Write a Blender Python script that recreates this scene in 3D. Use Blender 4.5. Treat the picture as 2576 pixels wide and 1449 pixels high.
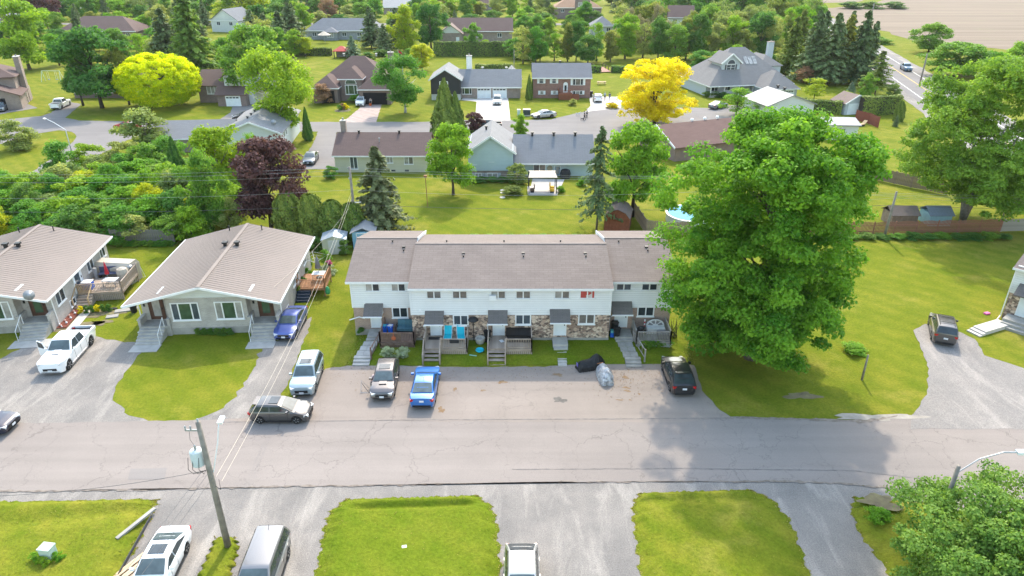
import bpy, bmesh, math, random
import numpy as np
from mathutils import Vector, Matrix
R = math.radians
sc = bpy.context.scene
col = sc.collection
for o in list(bpy.data.objects): bpy.data.objects.remove(o)

# ------------------------------------------------------------------ camera
FPX, PITCH, CAMH = 1750.0, R(26), 30.0
cam = bpy.data.cameras.new('camera'); cam.sensor_width = 36.0; cam.lens = 36.0*FPX/2576
cam.clip_start = 0.5; cam.clip_end = 6000
co = bpy.data.objects.new('camera', cam); col.objects.link(co)
co.location = (0, 0, CAMH); co.rotation_euler = (R(90)-PITCH, 0, 0)
sc.camera = co
# ------------------------------------------------------------------ sky, sun, exposure
SUN_EL, SUN_AZ = R(45), R(7)            # azimuth measured from +Y towards +X
w = bpy.data.worlds.new('World'); sc.world = w; w.use_nodes = True
wn = w.node_tree.nodes; wl = w.node_tree.links; wn.clear()
sky = wn.new('ShaderNodeTexSky'); sky.sky_type = 'NISHITA'; sky.sun_disc = False
sky.sun_elevation = SUN_EL; sky.sun_rotation = SUN_AZ
sky.air_density = 1.8; sky.dust_density = 2.2; sky.ozone_density = 1.0; sky.altitude = 100
bg = wn.new('ShaderNodeBackground'); bg.inputs['Strength'].default_value = 0.15
wo = wn.new('ShaderNodeOutputWorld')
wl.new(sky.outputs[0], bg.inputs[0]); wl.new(bg.outputs[0], wo.inputs[0])
sl = bpy.data.lights.new('sun', 'SUN'); sl.energy = 1.5; sl.angle = R(1.2); sl.color = (1.0, 0.91, 0.76)
so = bpy.data.objects.new('sun', sl); col.objects.link(so)
sdir = Vector((math.sin(SUN_AZ)*math.cos(SUN_EL), math.cos(SUN_AZ)*math.cos(SUN_EL), math.sin(SUN_EL)))
so.rotation_euler = (-sdir).to_track_quat('-Z', 'Y').to_euler(); so.location = (20, 60, 120)
sc.view_settings.view_transform = 'Standard'; sc.view_settings.look = 'None'
sc.view_settings.exposure = 1.78; sc.view_settings.gamma = 1.0
sc.render.engine = 'CYCLES'
sc.cycles.max_bounces = 6; sc.cycles.diffuse_bounces = 3; sc.cycles.transmission_bounces = 4

# ------------------------------------------------------------------ survey helpers (picture units 2576 x 1449 -> metres)
_c, _s = math.cos(PITCH), math.sin(PITCH)
def _ray(px, py):
    u = (px-1288)/FPX; v = (py-724.5)/FPX
    return u, _c-v*_s, -(_s+v*_c)
def G(px, py, z=0.0):
    d = _ray(px, py); t = (CAMH-z)/-d[2]
    return d[0]*t, d[1]*t
def onY(px, py, Y):
    d = _ray(px, py); t = Y/d[1]
    return d[0]*t, CAMH+d[2]*t

# ------------------------------------------------------------------ object helpers
def tag(o, label=None, cat=None, group=None, kind=None):
    if label: o['label'] = label
    if cat: o['category'] = cat
    if group: o['group'] = group
    if kind: o['kind'] = kind
    return o
def thing(name, label, cat, loc=(0, 0, 0), rz=0.0, group=None):
    o = bpy.data.objects.new(name, None); col.objects.link(o)
    o.empty_display_size = 0.3; o.location = loc; o.rotation_euler = (0, 0, rz)
    return tag(o, label, cat, group)
def link(name, me, parent=None, loc=None, rz=None):
    o = bpy.data.objects.new(name, me); col.objects.link(o)
    if parent: o.parent = parent
    if loc is not None: o.location = loc
    if rz is not None: o.rotation_euler = (0, 0, rz)
    return o
def dup(o, parent=None):
    c = o.copy(); col.objects.link(c); c.parent = parent
    for ch in list(o.children): dup(ch, c)
    return c

class MB:
    def __init__(s): s.v = []; s.f = []
    def add(s, vs, fs):
        b = len(s.v); s.v.extend([tuple(p) for p in vs]); s.f.extend([tuple(i+b for i in f) for f in fs]); return s
    def box(s, x0, x1, y0, y1, z0, z1):
        return s.add([(x0,y0,z0),(x1,y0,z0),(x1,y1,z0),(x0,y1,z0),(x0,y0,z1),(x1,y0,z1),(x1,y1,z1),(x0,y1,z1)],
                     [(3,2,1,0),(4,5,6,7),(0,1,5,4),(1,2,6,5),(2,3,7,6),(3,0,4,7)])
    def obox(s, c, size, rz=0, ry=0, rx=0):
        m = Matrix.Translation(c) @ Matrix.Rotation(rz,4,'Z') @ Matrix.Rotation(ry,4,'Y') @ Matrix.Rotation(rx,4,'X')
        a, b, d = size[0]/2, size[1]/2, size[2]/2
        vs = [m @ Vector(p) for p in [(-a,-b,-d),(a,-b,-d),(a,b,-d),(-a,b,-d),(-a,-b,d),(a,-b,d),(a,b,d),(-a,b,d)]]
        return s.add(vs, [(3,2,1,0),(4,5,6,7),(0,1,5,4),(1,2,6,5),(2,3,7,6),(3,0,4,7)])
    def bar(s, a, b, wd, ht=None):                      # square bar between two points
        a = Vector(a); b = Vector(b); d = b-a; L = d.length; ht = ht or wd
        q = d.to_track_quat('X', 'Z').to_matrix().to_4x4(); m = Matrix.Translation((a+b)/2) @ q
        x, y, z = L/2, wd/2, ht/2
        vs = [m @ Vector(p) for p in [(-x,-y,-z),(x,-y,-z),(x,y,-z),(-x,y,-z),(-x,-y,z),(x,-y,z),(x,y,z),(-x,y,z)]]
        return s.add(vs, [(3,2,1,0),(4,5,6,7),(0,1,5,4),(1,2,6,5),(2,3,7,6),(3,0,4,7)])
    def tube(s, pts, rads, n=6, cap=True):
        pts = [Vector(p) for p in pts]; b = len(s.v)
        if not hasattr(rads, '__len__'): rads = [rads]*len(pts)
        for i, p in enumerate(pts):
            d = (pts[min(i+1,len(pts)-1)]-pts[max(i-1,0)]).normalized()
            up = Vector((0,0,1)) if abs(d.z) < .9 else Vector((1,0,0))
            a = d.cross(up).normalized(); c = d.cross(a)
            for k in range(n):
                t = 2*math.pi*k/n; q = p+(a*math.cos(t)+c*math.sin(t))*rads[i]; s.v.append(tuple(q))
        for i in range(len(pts)-1):
            for k in range(n):
                k2 = (k+1) % n
                s.f.append((b+i*n+k, b+i*n+k2, b+(i+1)*n+k2, b+(i+1)*n+k))
        if cap:
            s.f.append(tuple(b+k for k in range(n))); s.f.append(tuple(b+(len(pts)-1)*n+k for k in reversed(range(n))))
        return s
    def lathe(s, prof, n=12, c=(0,0,0), axis='z'):
        b = len(s.v)
        for r, z in prof:
            for k in range(n):
                t = 2*math.pi*k/n; x, y = r*math.cos(t), r*math.sin(t)
                s.v.append((c[0]+x, c[1]+y, c[2]+z) if axis == 'z' else ((c[0]+x, c[1]+z, c[2]+y) if axis == 'y' else (c[0]+z, c[1]+x, c[2]+y)))
        for i in range(len(prof)-1):
            for k in range(n):
                k2 = (k+1) % n; s.f.append((b+i*n+k, b+i*n+k2, b+(i+1)*n+k2, b+(i+1)*n+k))
        s.f.append(tuple(b+k for k in reversed(range(n)))); s.f.append(tuple(b+(len(prof)-1)*n+k for k in range(n)))
        return s
    def prism(s, poly, y0, y1, axis='y'):               # polygon in (a,z) swept along an axis
        n = len(poly)
        mk = (lambda a, z, t: (a, t, z)) if axis == 'y' else ((lambda a, z, t: (t, a, z)) if axis == 'x' else (lambda a, z, t: (a, z, t)))
        vs = [mk(a, z, y0) for a, z in poly]+[mk(a, z, y1) for a, z in poly]
        fs = [tuple(range(n)), tuple(range(2*n-1, n-1, -1))]+[(i, i+n, (i+1) % n+n, (i+1) % n) for i in range(n)]
        return s.add(vs, fs)
    def slab(s, p, th):                                 # thick sheet under a 3D polygon
        n = len(p); vs = [Vector(q) for q in p]+[Vector(q)-Vector((0,0,th)) for q in p]
        return s.add(vs, [tuple(range(n)), tuple(range(2*n-1, n-1, -1))]+[(i, i+n, (i+1) % n+n, (i+1) % n) for i in range(n)])
    def mesh(s, name, mat=None, smooth=False, ang=None):
        me = bpy.data.meshes.new(name); me.from_pydata(s.v, [], s.f)
        bm = bmesh.new(); bm.from_mesh(me); bmesh.ops.recalc_face_normals(bm, faces=bm.faces); bm.to_mesh(me); bm.free()
        if mat: me.materials.append(mat)
        if smooth:
            me.polygons.foreach_set('use_smooth', [True]*len(me.polygons))
            if ang: me.set_sharp_from_angle(angle=R(ang))
        me.update(); return me
    def obj(s, name, mat, parent=None, smooth=False, ang=None, loc=None, rz=None):
        return link(name, s.mesh(name, mat, smooth, ang), parent, loc, rz)

def thing1(name, label, cat, mb, mat, loc=(0,0,0), rz=0, group=None, smooth=False, ang=None):
    o = mb.obj(name, mat, None, smooth, ang, loc, rz); return tag(o, label, cat, group)

# ------------------------------------------------------------------ materials
_mats = {}
def _base(name):
    m = bpy.data.materials.new(name); m.use_nodes = True
    n = m.node_tree.nodes; p = n['Principled BSDF']; return m, n, m.node_tree.links, p
def rgba(c): return (c[0], c[1], c[2], 1.0)
def node(n, kind, **kw):
    x = n.new(kind)
    for k, v in kw.items(): setattr(x, k, v)
    return x
def mixrgb(n, l, fac, a, b, mode='MIX'):
    x = n.new('ShaderNodeMix'); x.data_type = 'RGBA'; x.blend_type = mode
    for inp, val in ((0, fac), (6, a), (7, b)):
        if isinstance(val, bpy.types.NodeSocket): l.new(val, x.inputs[inp])
        elif inp == 0: x.inputs[0].default_value = val
        else: x.inputs[inp].default_value = rgba(val) if len(val) == 3 else val
    return x.outputs[2]
def mth(n, l, op, a, b=None, c=None):
    x = n.new('ShaderNodeMath'); x.operation = op
    for i, v in enumerate((a, b, c)):
        if v is None: continue
        if isinstance(v, bpy.types.NodeSocket): l.new(v, x.inputs[i])
        else: x.inputs[i].default_value = v
    return x.outputs[0]
def noise(n, l, vec, scale, detail=3, rough=.55, dist=0.0):
    x = n.new('ShaderNodeTexNoise'); x.inputs['Scale'].default_value = scale; x.inputs['Detail'].default_value = detail
    x.inputs['Roughness'].default_value = rough; x.inputs['Distortion'].default_value = dist
    if vec is not None: l.new(vec, x.inputs['Vector'])
    return x.outputs['Fac']
def ramp(n, l, fac, a, b, lo=0.0, hi=1.0):
    x = n.new('ShaderNodeMapRange'); x.inputs[1].default_value = a; x.inputs[2].default_value = b
    x.inputs[3].default_value = lo; x.inputs[4].default_value = hi; l.new(fac, x.inputs[0]); return x.outputs[0]
def bumpn(n, l, p, h, strength=.4, dist=.03):
    b = n.new('ShaderNodeBump'); b.inputs['Strength'].default_value = strength; b.inputs['Distance'].default_value = dist
    l.new(h, b.inputs['Height']); l.new(b.outputs[0], p.inputs['Normal'])
def mat(name, c, rough=.7, var=.12, scale=3.0, spec=.3, metal=0.0, c2=None, bump=0.0, coat=0.0):
    if name in _mats: return _mats[name]
    m, n, l, p = _base(name)
    tc = n.new('ShaderNodeTexCoord'); f = noise(n, l, tc.outputs['Object'], scale, 5)
    f = ramp(n, l, f, .3, .7)
    lo = tuple(x*(1-var) for x in c); hi = c2 or tuple(min(1, x*(1+var)) for x in c)
    l.new(mixrgb(n, l, f, lo, hi), p.inputs['Base Color'])
    p.inputs['Roughness'].default_value = rough; p.inputs['Specular IOR Level'].default_value = spec; p.inputs['Metallic'].default_value = metal
    if coat: p.inputs['Coat Weight'].default_value = coat; p.inputs['Coat Roughness'].default_value = .05
    if bump: bumpn(n, l, p, noise(n, l, tc.outputs['Object'], scale*6, 4), bump)
    _mats[name] = m; return m
def xyz(n, l, src='Object'):
    tc = n.new('ShaderNodeTexCoord'); s = n.new('ShaderNodeSeparateXYZ'); l.new(tc.outputs[src], s.inputs[0])
    return tc.outputs[src], s.outputs[0], s.outputs[1], s.outputs[2]
def comb(n, l, a, b, c=0.0):
    x = n.new('ShaderNodeCombineXYZ')
    for i, v in enumerate((a, b, c)):
        if isinstance(v, bpy.types.NodeSocket): l.new(v, x.inputs[i])
        else: x.inputs[i].default_value = v
    return x.outputs[0]
def m_siding(name, c, pitch=.2):
    if name in _mats: return _mats[name]
    m, n, l, p = _base(name); v, x, y, z = xyz(n, l)
    f = mth(n, l, 'FRACT', mth(n, l, 'DIVIDE', z, pitch))
    line = mth(n, l, 'LESS_THAN', f, .13)
    base = mixrgb(n, l, ramp(n, l, noise(n, l, v, .9, 4), .35, .7), tuple(k*.93 for k in c), c)
    l.new(mixrgb(n, l, line, base, tuple(k*.72 for k in c)), p.inputs['Base Color'])
    bumpn(n, l, p, f, .5, .02); p.inputs['Roughness'].default_value = .55; p.inputs['Specular IOR Level'].default_value = .25
    _mats[name] = m; return m
def m_brick(name, c1, c2, mortar, w_=.25, h_=.09):
    if name in _mats: return _mats[name]
    m, n, l, p = _base(name); v, x, y, z = xyz(n, l)
    b = n.new('ShaderNodeTexBrick'); l.new(comb(n, l, mth(n, l, 'ADD', x, y), z), b.inputs['Vector'])
    b.inputs['Color1'].default_value = rgba(c1); b.inputs['Color2'].default_value = rgba(c2); b.inputs['Mortar'].default_value = rgba(mortar)
    b.inputs['Scale'].default_value = 1.0; b.inputs['Brick Width'].default_value = w_; b.inputs['Row Height'].default_value = h_
    b.inputs['Mortar Size'].default_value = .012
    f = ramp(n, l, noise(n, l, v, 1.1, 4), .3, .75, .82, 1.12)
    l.new(mixrgb(n, l, 1.0, b.outputs[0], comb(n, l, f, f, f), 'MULTIPLY'), p.inputs['Base Color'])
    bumpn(n, l, p, b.outputs['Fac'], -.4, .01); p.inputs['Roughness'].default_value = .85
    _mats[name] = m; return m
def m_stone(name):
    if name in _mats: return _mats[name]
    m, n, l, p = _base(name); v, x, y, z = xyz(n, l)
    vo = n.new('ShaderNodeTexVoronoi'); vo.inputs['Scale'].default_value = 5.2; l.new(comb(n, l, mth(n, l, 'MULTIPLY', mth(n, l, 'ADD', x, y), .75), z), vo.inputs['Vector'])
    r = n.new('ShaderNodeValToRGB'); sp = n.new('ShaderNodeSeparateColor'); l.new(vo.outputs['Color'], sp.inputs[0]); l.new(sp.outputs[0], r.inputs[0])
    e = r.color_ramp.elements; e[0].color = (.13,.09,.075,1); e[1].color = (.50,.37,.28,1)
    for pos, cc in ((.25,(.24,.16,.125,1)),(.5,(.44,.31,.235,1)),(.75,(.58,.45,.35,1))):
        k = e.new(pos); k.color = cc
    r.color_ramp.interpolation = 'CONSTANT'
    ve = n.new('ShaderNodeTexVoronoi'); ve.feature = 'DISTANCE_TO_EDGE'; ve.inputs['Scale'].default_value = 5.2
    l.new(vo.inputs['Vector'].links[0].from_socket, ve.inputs['Vector'])
    l.new(mixrgb(n, l, mth(n, l, 'LESS_THAN', ve.outputs['Distance'], .05), r.outputs[0], (.3,.24,.19)), p.inputs['Base Color'])
    bumpn(n, l, p, ve.outputs['Distance'], .6, .04); p.inputs['Roughness'].default_value = .85
    _mats[name] = m; return m
def m_shingle(name, c, c2=None, axis='x', row=.22):
    if name in _mats: return _mats[name]
    m, n, l, p = _base(name); v, x, y, z = xyz(n, l)
    u = x if axis == 'x' else (y if axis == 'y' else mth(n, l, 'ADD', x, y))
    b = n.new('ShaderNodeTexBrick'); l.new(comb(n, l, u, mth(n, l, 'MULTIPLY', z, 3.1)), b.inputs['Vector'])
    c2 = c2 or tuple(k*.84 for k in c); c2 = tuple(.45*a+.55*b_ for a, b_ in zip(c2, c))
    b.inputs['Color1'].default_value = rgba(c); b.inputs['Color2'].default_value = rgba(c2); b.inputs['Mortar'].default_value = rgba(tuple(k*.66 for k in c))
    b.inputs['Scale'].default_value = 1.0; b.inputs['Brick Width'].default_value = .75; b.inputs['Row Height'].default_value = row
    b.inputs['Mortar Size'].default_value = .012; b.inputs['Bias'].default_value = -.1
    f = ramp(n, l, noise(n, l, v, .55, 5, .6), .3, .75, .93, 1.06)
    g = ramp(n, l, noise(n, l, v, 9, 3, .7), .3, .7, .92, 1.08)
    f = mth(n, l, 'MULTIPLY', f, g)
    l.new(mixrgb(n, l, 1.0, b.outputs[0], comb(n, l, f, f, f), 'MULTIPLY'), p.inputs['Base Color'])
    bumpn(n, l, p, b.outputs['Fac'], -.5, .012); p.inputs['Roughness'].default_value = .9; p.inputs['Specular IOR Level'].default_value = .2
    _mats[name] = m; return m
def m_paint(name, c, metal=.25, rough=.32):
    if name in _mats: return _mats[name]
    m, n, l, p = _base(name); p.inputs['Base Color'].default_value = rgba(c); p.inputs['Metallic'].default_value = metal
    p.inputs['Roughness'].default_value = rough; p.inputs['Coat Weight'].default_value = .8; p.inputs['Coat Roughness'].default_value = .06
    tc = n.new('ShaderNodeTexCoord'); f = ramp(n, l, noise(n, l, tc.outputs['Object'], 1.6, 4), .35, .7)
    l.new(mixrgb(n, l, f, c, tuple(k*.93+.01 for k in c)), p.inputs['Base Color'])
    _mats[name] = m; return m
def m_glass(name, c=(.03,.04,.045), rough=.06):
    if name in _mats: return _mats[name]
    m, n, l, p = _base(name); tc = n.new('ShaderNodeTexCoord')
    f = ramp(n, l, noise(n, l, tc.outputs['Object'], 1.3, 2), .35, .65)
    l.new(mixrgb(n, l, f, tuple(k*.75 for k in c), tuple(k*1.25 for k in c)), p.inputs['Base Color'])
    p.inputs['Roughness'].default_value = rough; p.inputs['Specular IOR Level'].default_value = .6
    _mats[name] = m; return m
def m_leaf(name, ca, cb, trans=.42, hue=.07):
    if name in _mats: return _mats[name]
    m, n, l, p = _base(name); out = n['Material Output']
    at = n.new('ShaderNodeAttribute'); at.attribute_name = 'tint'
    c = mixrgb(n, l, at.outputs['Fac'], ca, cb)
    oi = n.new('ShaderNodeObjectInfo'); hs = n.new('ShaderNodeHueSaturation'); l.new(c, hs.inputs['Color'])
    l.new(ramp(n, l, oi.outputs['Random'], 0, 1, .5-hue*.2, .5+hue*.45), hs.inputs['Hue'])
    l.new(ramp(n, l, oi.outputs['Random'], 0, 1, 1.12, .88), hs.inputs['Value'])
    l.new(hs.outputs[0], p.inputs['Base Color']); p.inputs['Roughness'].default_value = .6; p.inputs['Specular IOR Level'].default_value = .12
    t = n.new('ShaderNodeBsdfTranslucent'); br = mixrgb(n, l, 1.0, hs.outputs[0], (1.25,1.25,.7), 'MULTIPLY'); l.new(br, t.inputs[0])
    mx = n.new('ShaderNodeMixShader'); mx.inputs[0].default_value = trans
    l.new(p.outputs[0], mx.inputs[1]); l.new(t.outputs[0], mx.inputs[2]); l.new(mx.outputs[0], out.inputs[0])
    _mats[name] = m; return m
# ================================================================== ground materials
def m_grass(name, mown=True, dry=.4, lush=.0):
    m, n, l, p = _base(name); g = n.new('ShaderNodeNewGeometry'); v = g.outputs['Position']
    big = noise(n, l, v, .045, 4, .55); mid = noise(n, l, v, .33, 5, .6); fine = noise(n, l, v, 5.5, 4, .7); vfine = noise(n, l, v, 21, 2, .7)
    a = mixrgb(n, l, ramp(n, l, mid, .32, .68), (.112,.142,.011), (.208,.196,.024))
    a = mixrgb(n, l, ramp(n, l, big, .38, .66), a, mixrgb(n, l, .55, a, (.122,.155,.007)))
    wv = n.new('ShaderNodeTexWave'); wv.wave_type = 'BANDS'; wv.bands_direction = 'DIAGONAL'; wv.inputs['Scale'].default_value = .22; wv.inputs['Distortion'].default_value = 2.5; wv.inputs['Detail'].default_value = 2; wv.inputs['Detail Scale'].default_value = .5; l.new(v, wv.inputs['Vector'])
    a = mixrgb(n, l, mth(n, l, 'MULTIPLY', wv.outputs['Fac'], .30), a, (.075,.125,.006))
    a = mixrgb(n, l, mth(n, l, 'MULTIPLY', ramp(n, l, noise(n, l, v, 1.1, 6, .7), .5, .72), .55), a, (.068,.115,.006))
    dryf = mth(n, l, 'MULTIPLY', ramp(n, l, noise(n, l, v, .13, 6, .68), .54, .76), dry*2)
    a = mixrgb(n, l, dryf, a, (.29,.235,.055))
    f = mth(n, l, 'MULTIPLY', ramp(n, l, fine, .25, .75, .72, 1.28), ramp(n, l, vfine, .25, .75, .80, 1.2))
    if lush: a = mixrgb(n, l, lush, a, (.078,.138,.006))
    l.new(mixrgb(n, l, 1.0, a, comb(n, l, f, f, f), 'MULTIPLY'), p.inputs['Base Color'])
    bumpn(n, l, p, fine, .8, .08); p.inputs['Roughness'].default_value = .9; p.inputs['Specular IOR Level'].default_value = .04
    return m
def m_asphalt(name, c=(.25,.217,.195), crack=1.0, wear=.1):
    m, n, l, p = _base(name); g = n.new('ShaderNodeNewGeometry'); v = g.outputs['Position']
    big = ramp(n, l, noise(n, l, v, .11, 5, .6), .3, .7); speck = ramp(n, l, noise(n, l, v, 24, 3, .7), .3, .7, .9, 1.1)
    a = mixrgb(n, l, big, tuple(k*(1-wear) for k in c), tuple(k*(1+wear*.6) for k in c))
    # streaks along the street
    s = n.new('ShaderNodeMapping'); s.inputs['Scale'].default_value = (.03, .9, 1); l.new(v, s.inputs[0])
    st = ramp(n, l, noise(n, l, s.outputs[0], 1.0, 4, .6), .35, .7, .93, 1.05)
    # cracks: distorted cell edges
    wv = n.new('ShaderNodeTexNoise'); wv.inputs['Scale'].default_value = .5; wv.inputs['Detail'].default_value = 9; wv.inputs['Roughness'].default_value = .62; l.new(v, wv.inputs['Vector'])
    ad = n.new('ShaderNodeVectorMath'); ad.operation = 'MULTIPLY_ADD'; l.new(wv.outputs['Color'], ad.inputs[0]); ad.inputs[1].default_value = (3.4,3.4,0); l.new(v, ad.inputs[2])
    def cells(scale, width, sx=1.0):
        mp = n.new('ShaderNodeMapping'); mp.inputs['Scale'].default_value = (scale*sx, scale, scale); l.new(ad.outputs[0], mp.inputs[0])
        vo = n.new('ShaderNodeTexVoronoi'); vo.feature = 'DISTANCE_TO_EDGE'; vo.inputs['Scale'].default_value = 1.0; l.new(mp.outputs[0], vo.inputs['Vector'])
        return ramp(n, l, vo.outputs['Distance'], width*.3, width, 1, 0)
    gate = ramp(n, l, noise(n, l, v, .09, 3), .46, .6)
    cr = mth(n, l, 'MAXIMUM', cells(.15, .0055, 1.4), mth(n, l, 'MULTIPLY', cells(.45, .012), gate))
    f = mth(n, l, 'MULTIPLY', speck, st)
    a = mixrgb(n, l, 1.0, a, comb(n, l, f, f, f), 'MULTIPLY')
    l.new(mixrgb(n, l, mth(n, l, 'MULTIPLY', cr, .45*crack), a, tuple(k*.45 for k in c)), p.inputs['Base Color'])
    p.inputs['Roughness'].default_value = .95; p.inputs['Specular IOR Level'].default_value = .08
    bumpn(n, l, p, speck, .3, .01); return m
def m_gravel(name, c=(.245,.222,.20), pale=(.38,.345,.305), dark=(.175,.162,.15), rot=0.0, amt=.55):
    m, n, l, p = _base(name); g = n.new('ShaderNodeNewGeometry'); v = g.outputs['Position']
    mp = n.new('ShaderNodeMapping'); mp.inputs['Rotation'].default_value = (0,0,rot); mp.inputs['Scale'].default_value = (.55,.13,1); l.new(v, mp.inputs[0])
    tr = noise(n, l, mp.outputs[0], 1.3, 6, .62, .6); blot = noise(n, l, v, .28, 6, .65)
    a = mixrgb(n, l, ramp(n, l, blot, .35, .65), dark, c)
    a = mixrgb(n, l, mth(n, l, 'MULTIPLY', ramp(n, l, tr, .5, .68), amt), a, pale)
    sp = noise(n, l, v, 13, 4, .75); f = mth(n, l, 'MULTIPLY', ramp(n, l, sp, .28, .72, .68, 1.32), ramp(n, l, noise(n, l, v, 34, 2, .7), .3, .7, .85, 1.15))
    l.new(mixrgb(n, l, 1.0, a, comb(n, l, f, f, f), 'MULTIPLY'), p.inputs['Base Color'])
    bumpn(n, l, p, sp, .8, .04); p.inputs['Roughness'].default_value = .95; p.inputs['Specular IOR Level'].default_value = .15
    return m
GRASS = m_grass('grass'); GRASS2 = m_grass('grass_lush', dry=.12, lush=.35)
ASPH = m_asphalt('asphalt'); ASPH2 = m_asphalt('asphalt_lot', (.268,.227,.197), .7, .16)
ASPH3 = m_asphalt('asphalt_back', (.21,.195,.187), .4, .12)
GRAV = m_gravel('gravel_shoulder'); GRAV2 = m_gravel('gravel_drive', rot=R(-25)); GRAV3 = m_gravel('gravel_court', (.25,.228,.21), (.35,.315,.285), (.205,.19,.178), R(20), .6)
CONC = mat('concrete', (.38,.36,.33), .85, .16, 1.2, bump=.2); CONC_PALE = mat('concrete_pale', (.5,.46,.42), .85, .1, .8)
CONC_OLD = mat('concrete_old', (.30,.285,.26), .9, .2, 1.5, bump=.3)
PAVER = m_brick('pavers', (.30,.225,.20), (.36,.285,.26), (.22,.18,.16), .4, .4)

rngG = random.Random(5)
def rough_edge(pts, step, amp, seed=0):
    r = random.Random(seed); out = []
    for i in range(len(pts)):
        a = pts[i]; b = pts[(i+1) % len(pts)]; L = math.hypot(b[0]-a[0], b[1]-a[1]); k = max(1, min(400, int(L/step)))
        for j in range(k):
            t = j/k; x = a[0]+(b[0]-a[0])*t; y = a[1]+(b[1]-a[1])*t
            out.append((x+r.gauss(0, amp), y+r.gauss(0, amp)))
    return out
def sheet(name, pts, z, m, px=True, step=.5, amp=.05, label=None):
    if px: pts = [G(*p) for p in pts]
    if amp: pts = rough_edge(pts, step, amp, len(name)+int(abs(pts[0][0])))
    bm = bmesh.new(); vs = [bm.verts.new((x, y, z)) for x, y in pts]
    f = bm.faces.new(vs); bm.normal_update()
    if f.normal.z < 0: f.normal_flip()
    bmesh.ops.triangulate(bm, faces=[f]); me = bpy.data.meshes.new(name); bm.to_mesh(me); bm.free(); me.materials.append(m)
    return tag(link(name, me), label, kind='structure')
bm = bmesh.new(); bmesh.ops.create_grid(bm, x_segments=8, y_segments=8, size=2600); me = bpy.data.meshes.new('ground'); bm.to_mesh(me); bm.free()
me.materials.append(GRASS); tag(link('ground', me, None, (0, 1200, 0)), kind='structure')
# south of the street: gravel apron with the front lawns lying on it
sheet('gravel_shoulder', [(-400,1238),(0,1236),(375,1232),(644,1225),(969,1220),(1288,1214),(1932,1210),(2100,1214),(2250,1228),(2330,1248),(2420,1275),(2620,1345),(2750,1420),(2750,1900),(-600,1900)], .006, GRAV, amp=.04)
sheet('street', [(-400,1069),(0,1066),(300,1062),(640,1053),(700,1040),(1840,1049),(2060,1055),(2170,1060),(2290,1045),(2700,1045),(2800,1430),(2576,1338),(2420,1278),(2330,1250),(2250,1230),(2100,1216),(1932,1212),(1288,1216),(969,1222),(644,1227),(375,1234),(0,1238),(-400,1241)], .026, ASPH, amp=.03)
sheet('parking_lot', [(560,1056),(640,1052),(690,1018),(740,1003),(772,985),(800,950),(818,926),(910,919),(1030,921),(1190,925),(1400,921),(1560,914),(1745,918),(1768,985),(1802,1022),(1838,1051),(1700,1064),(1000,1060),(640,1064)], .03, ASPH2, amp=.05)
sheet('court', [(2290,1048),(2322,1010),(2336,975),(2332,920),(2318,880),(2296,832),(2330,815),(2392,828),(2420,838),(2455,855),(2478,895),(2530,912),(2600,935),(2750,985),(2750,1080),(2290,1080)], .034, GRAV3, amp=.06)
sheet('gravel_driveway', [(-400,1072),(-400,940),(0,905),(45,878),(100,858),(165,848),(240,848),(300,858),(345,861),(360,868),(352,888),(310,942),(286,985),(290,1016),(326,1045),(380,1060),(480,1062),(560,1028),(600,985),(640,925),(664,868),(700,858),(778,800),(785,812),(762,862),(738,930),(706,1000),(690,1022),(640,1058),(560,1075)], .014, GRAV2, amp=.09)
sheet('footpath', [(672,857),(700,857),(722,822),(752,774),(736,770),(698,822)], .05, CONC_PALE, amp=0)
# second street, its side street and the turning circle
sheet('back_street', [(-200,305),(0,302),(62,296),(130,290),(200,303),(400,307),(570,307),(1060,307),(1195,301),(1285,302),(1385,301),(1432,289),(1480,279),(1560,272),(1660,270),(1800,272),(1905,280),(1880,300),(1700,310),(1600,345),(1500,356),(1360,354),(1230,347),(1080,335),(800,331),(560,331),(420,331),(320,352),(190,422),(120,470),(20,470),(90,425),(186,357),(193,343),(180,332),(150,328),(95,336),(40,360),(-200,372)], .02, ASPH3, amp=.1, step=1.5)
sheet('driveway', [(742,426),(848,426),(846,331),(800,330),(796,342),(786,365)], .024, ASPH3, amp=.05)
sheet('driveway', [(862,308),(946,308),(962,257),(903,255),(905,272)], .026, PAVER, amp=.04)
sheet('driveway', [(1195,303),(1284,303),(1278,246),(1200,246)], .028, CONC_PALE, amp=0)
sheet('driveway', [(1472,282),(1500,278),(1562,272),(1566,244),(1482,243),(1486,266)], .028, CONC_PALE, amp=0)
sheet('driveway', [(540,309),(640,309),(645,258),(588,260),(580,283)], .026, ASPH3, amp=.05)
sheet('driveway', [(70,305),(160,300),(205,262),(168,256),(128,284)], .026, ASPH3, amp=.05)
sheet('driveway', [(-60,300),(20,284),(95,272),(70,262),(-60,280)], .03, ASPH3, amp=.05)
sheet('driveway', [(1780,276),(1905,282),(1890,262),(1800,268)], .026, ASPH3, amp=.05)
sheet('footpath', [(1160,252),(1200,256),(1200,249),(1165,246)], .03, CONC_PALE, amp=0)
sheet('far_street', [(-330,326),(180,322),(180,330),(-330,334)], .02, ASPH3, px=False, amp=.1, step=4)
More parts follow.
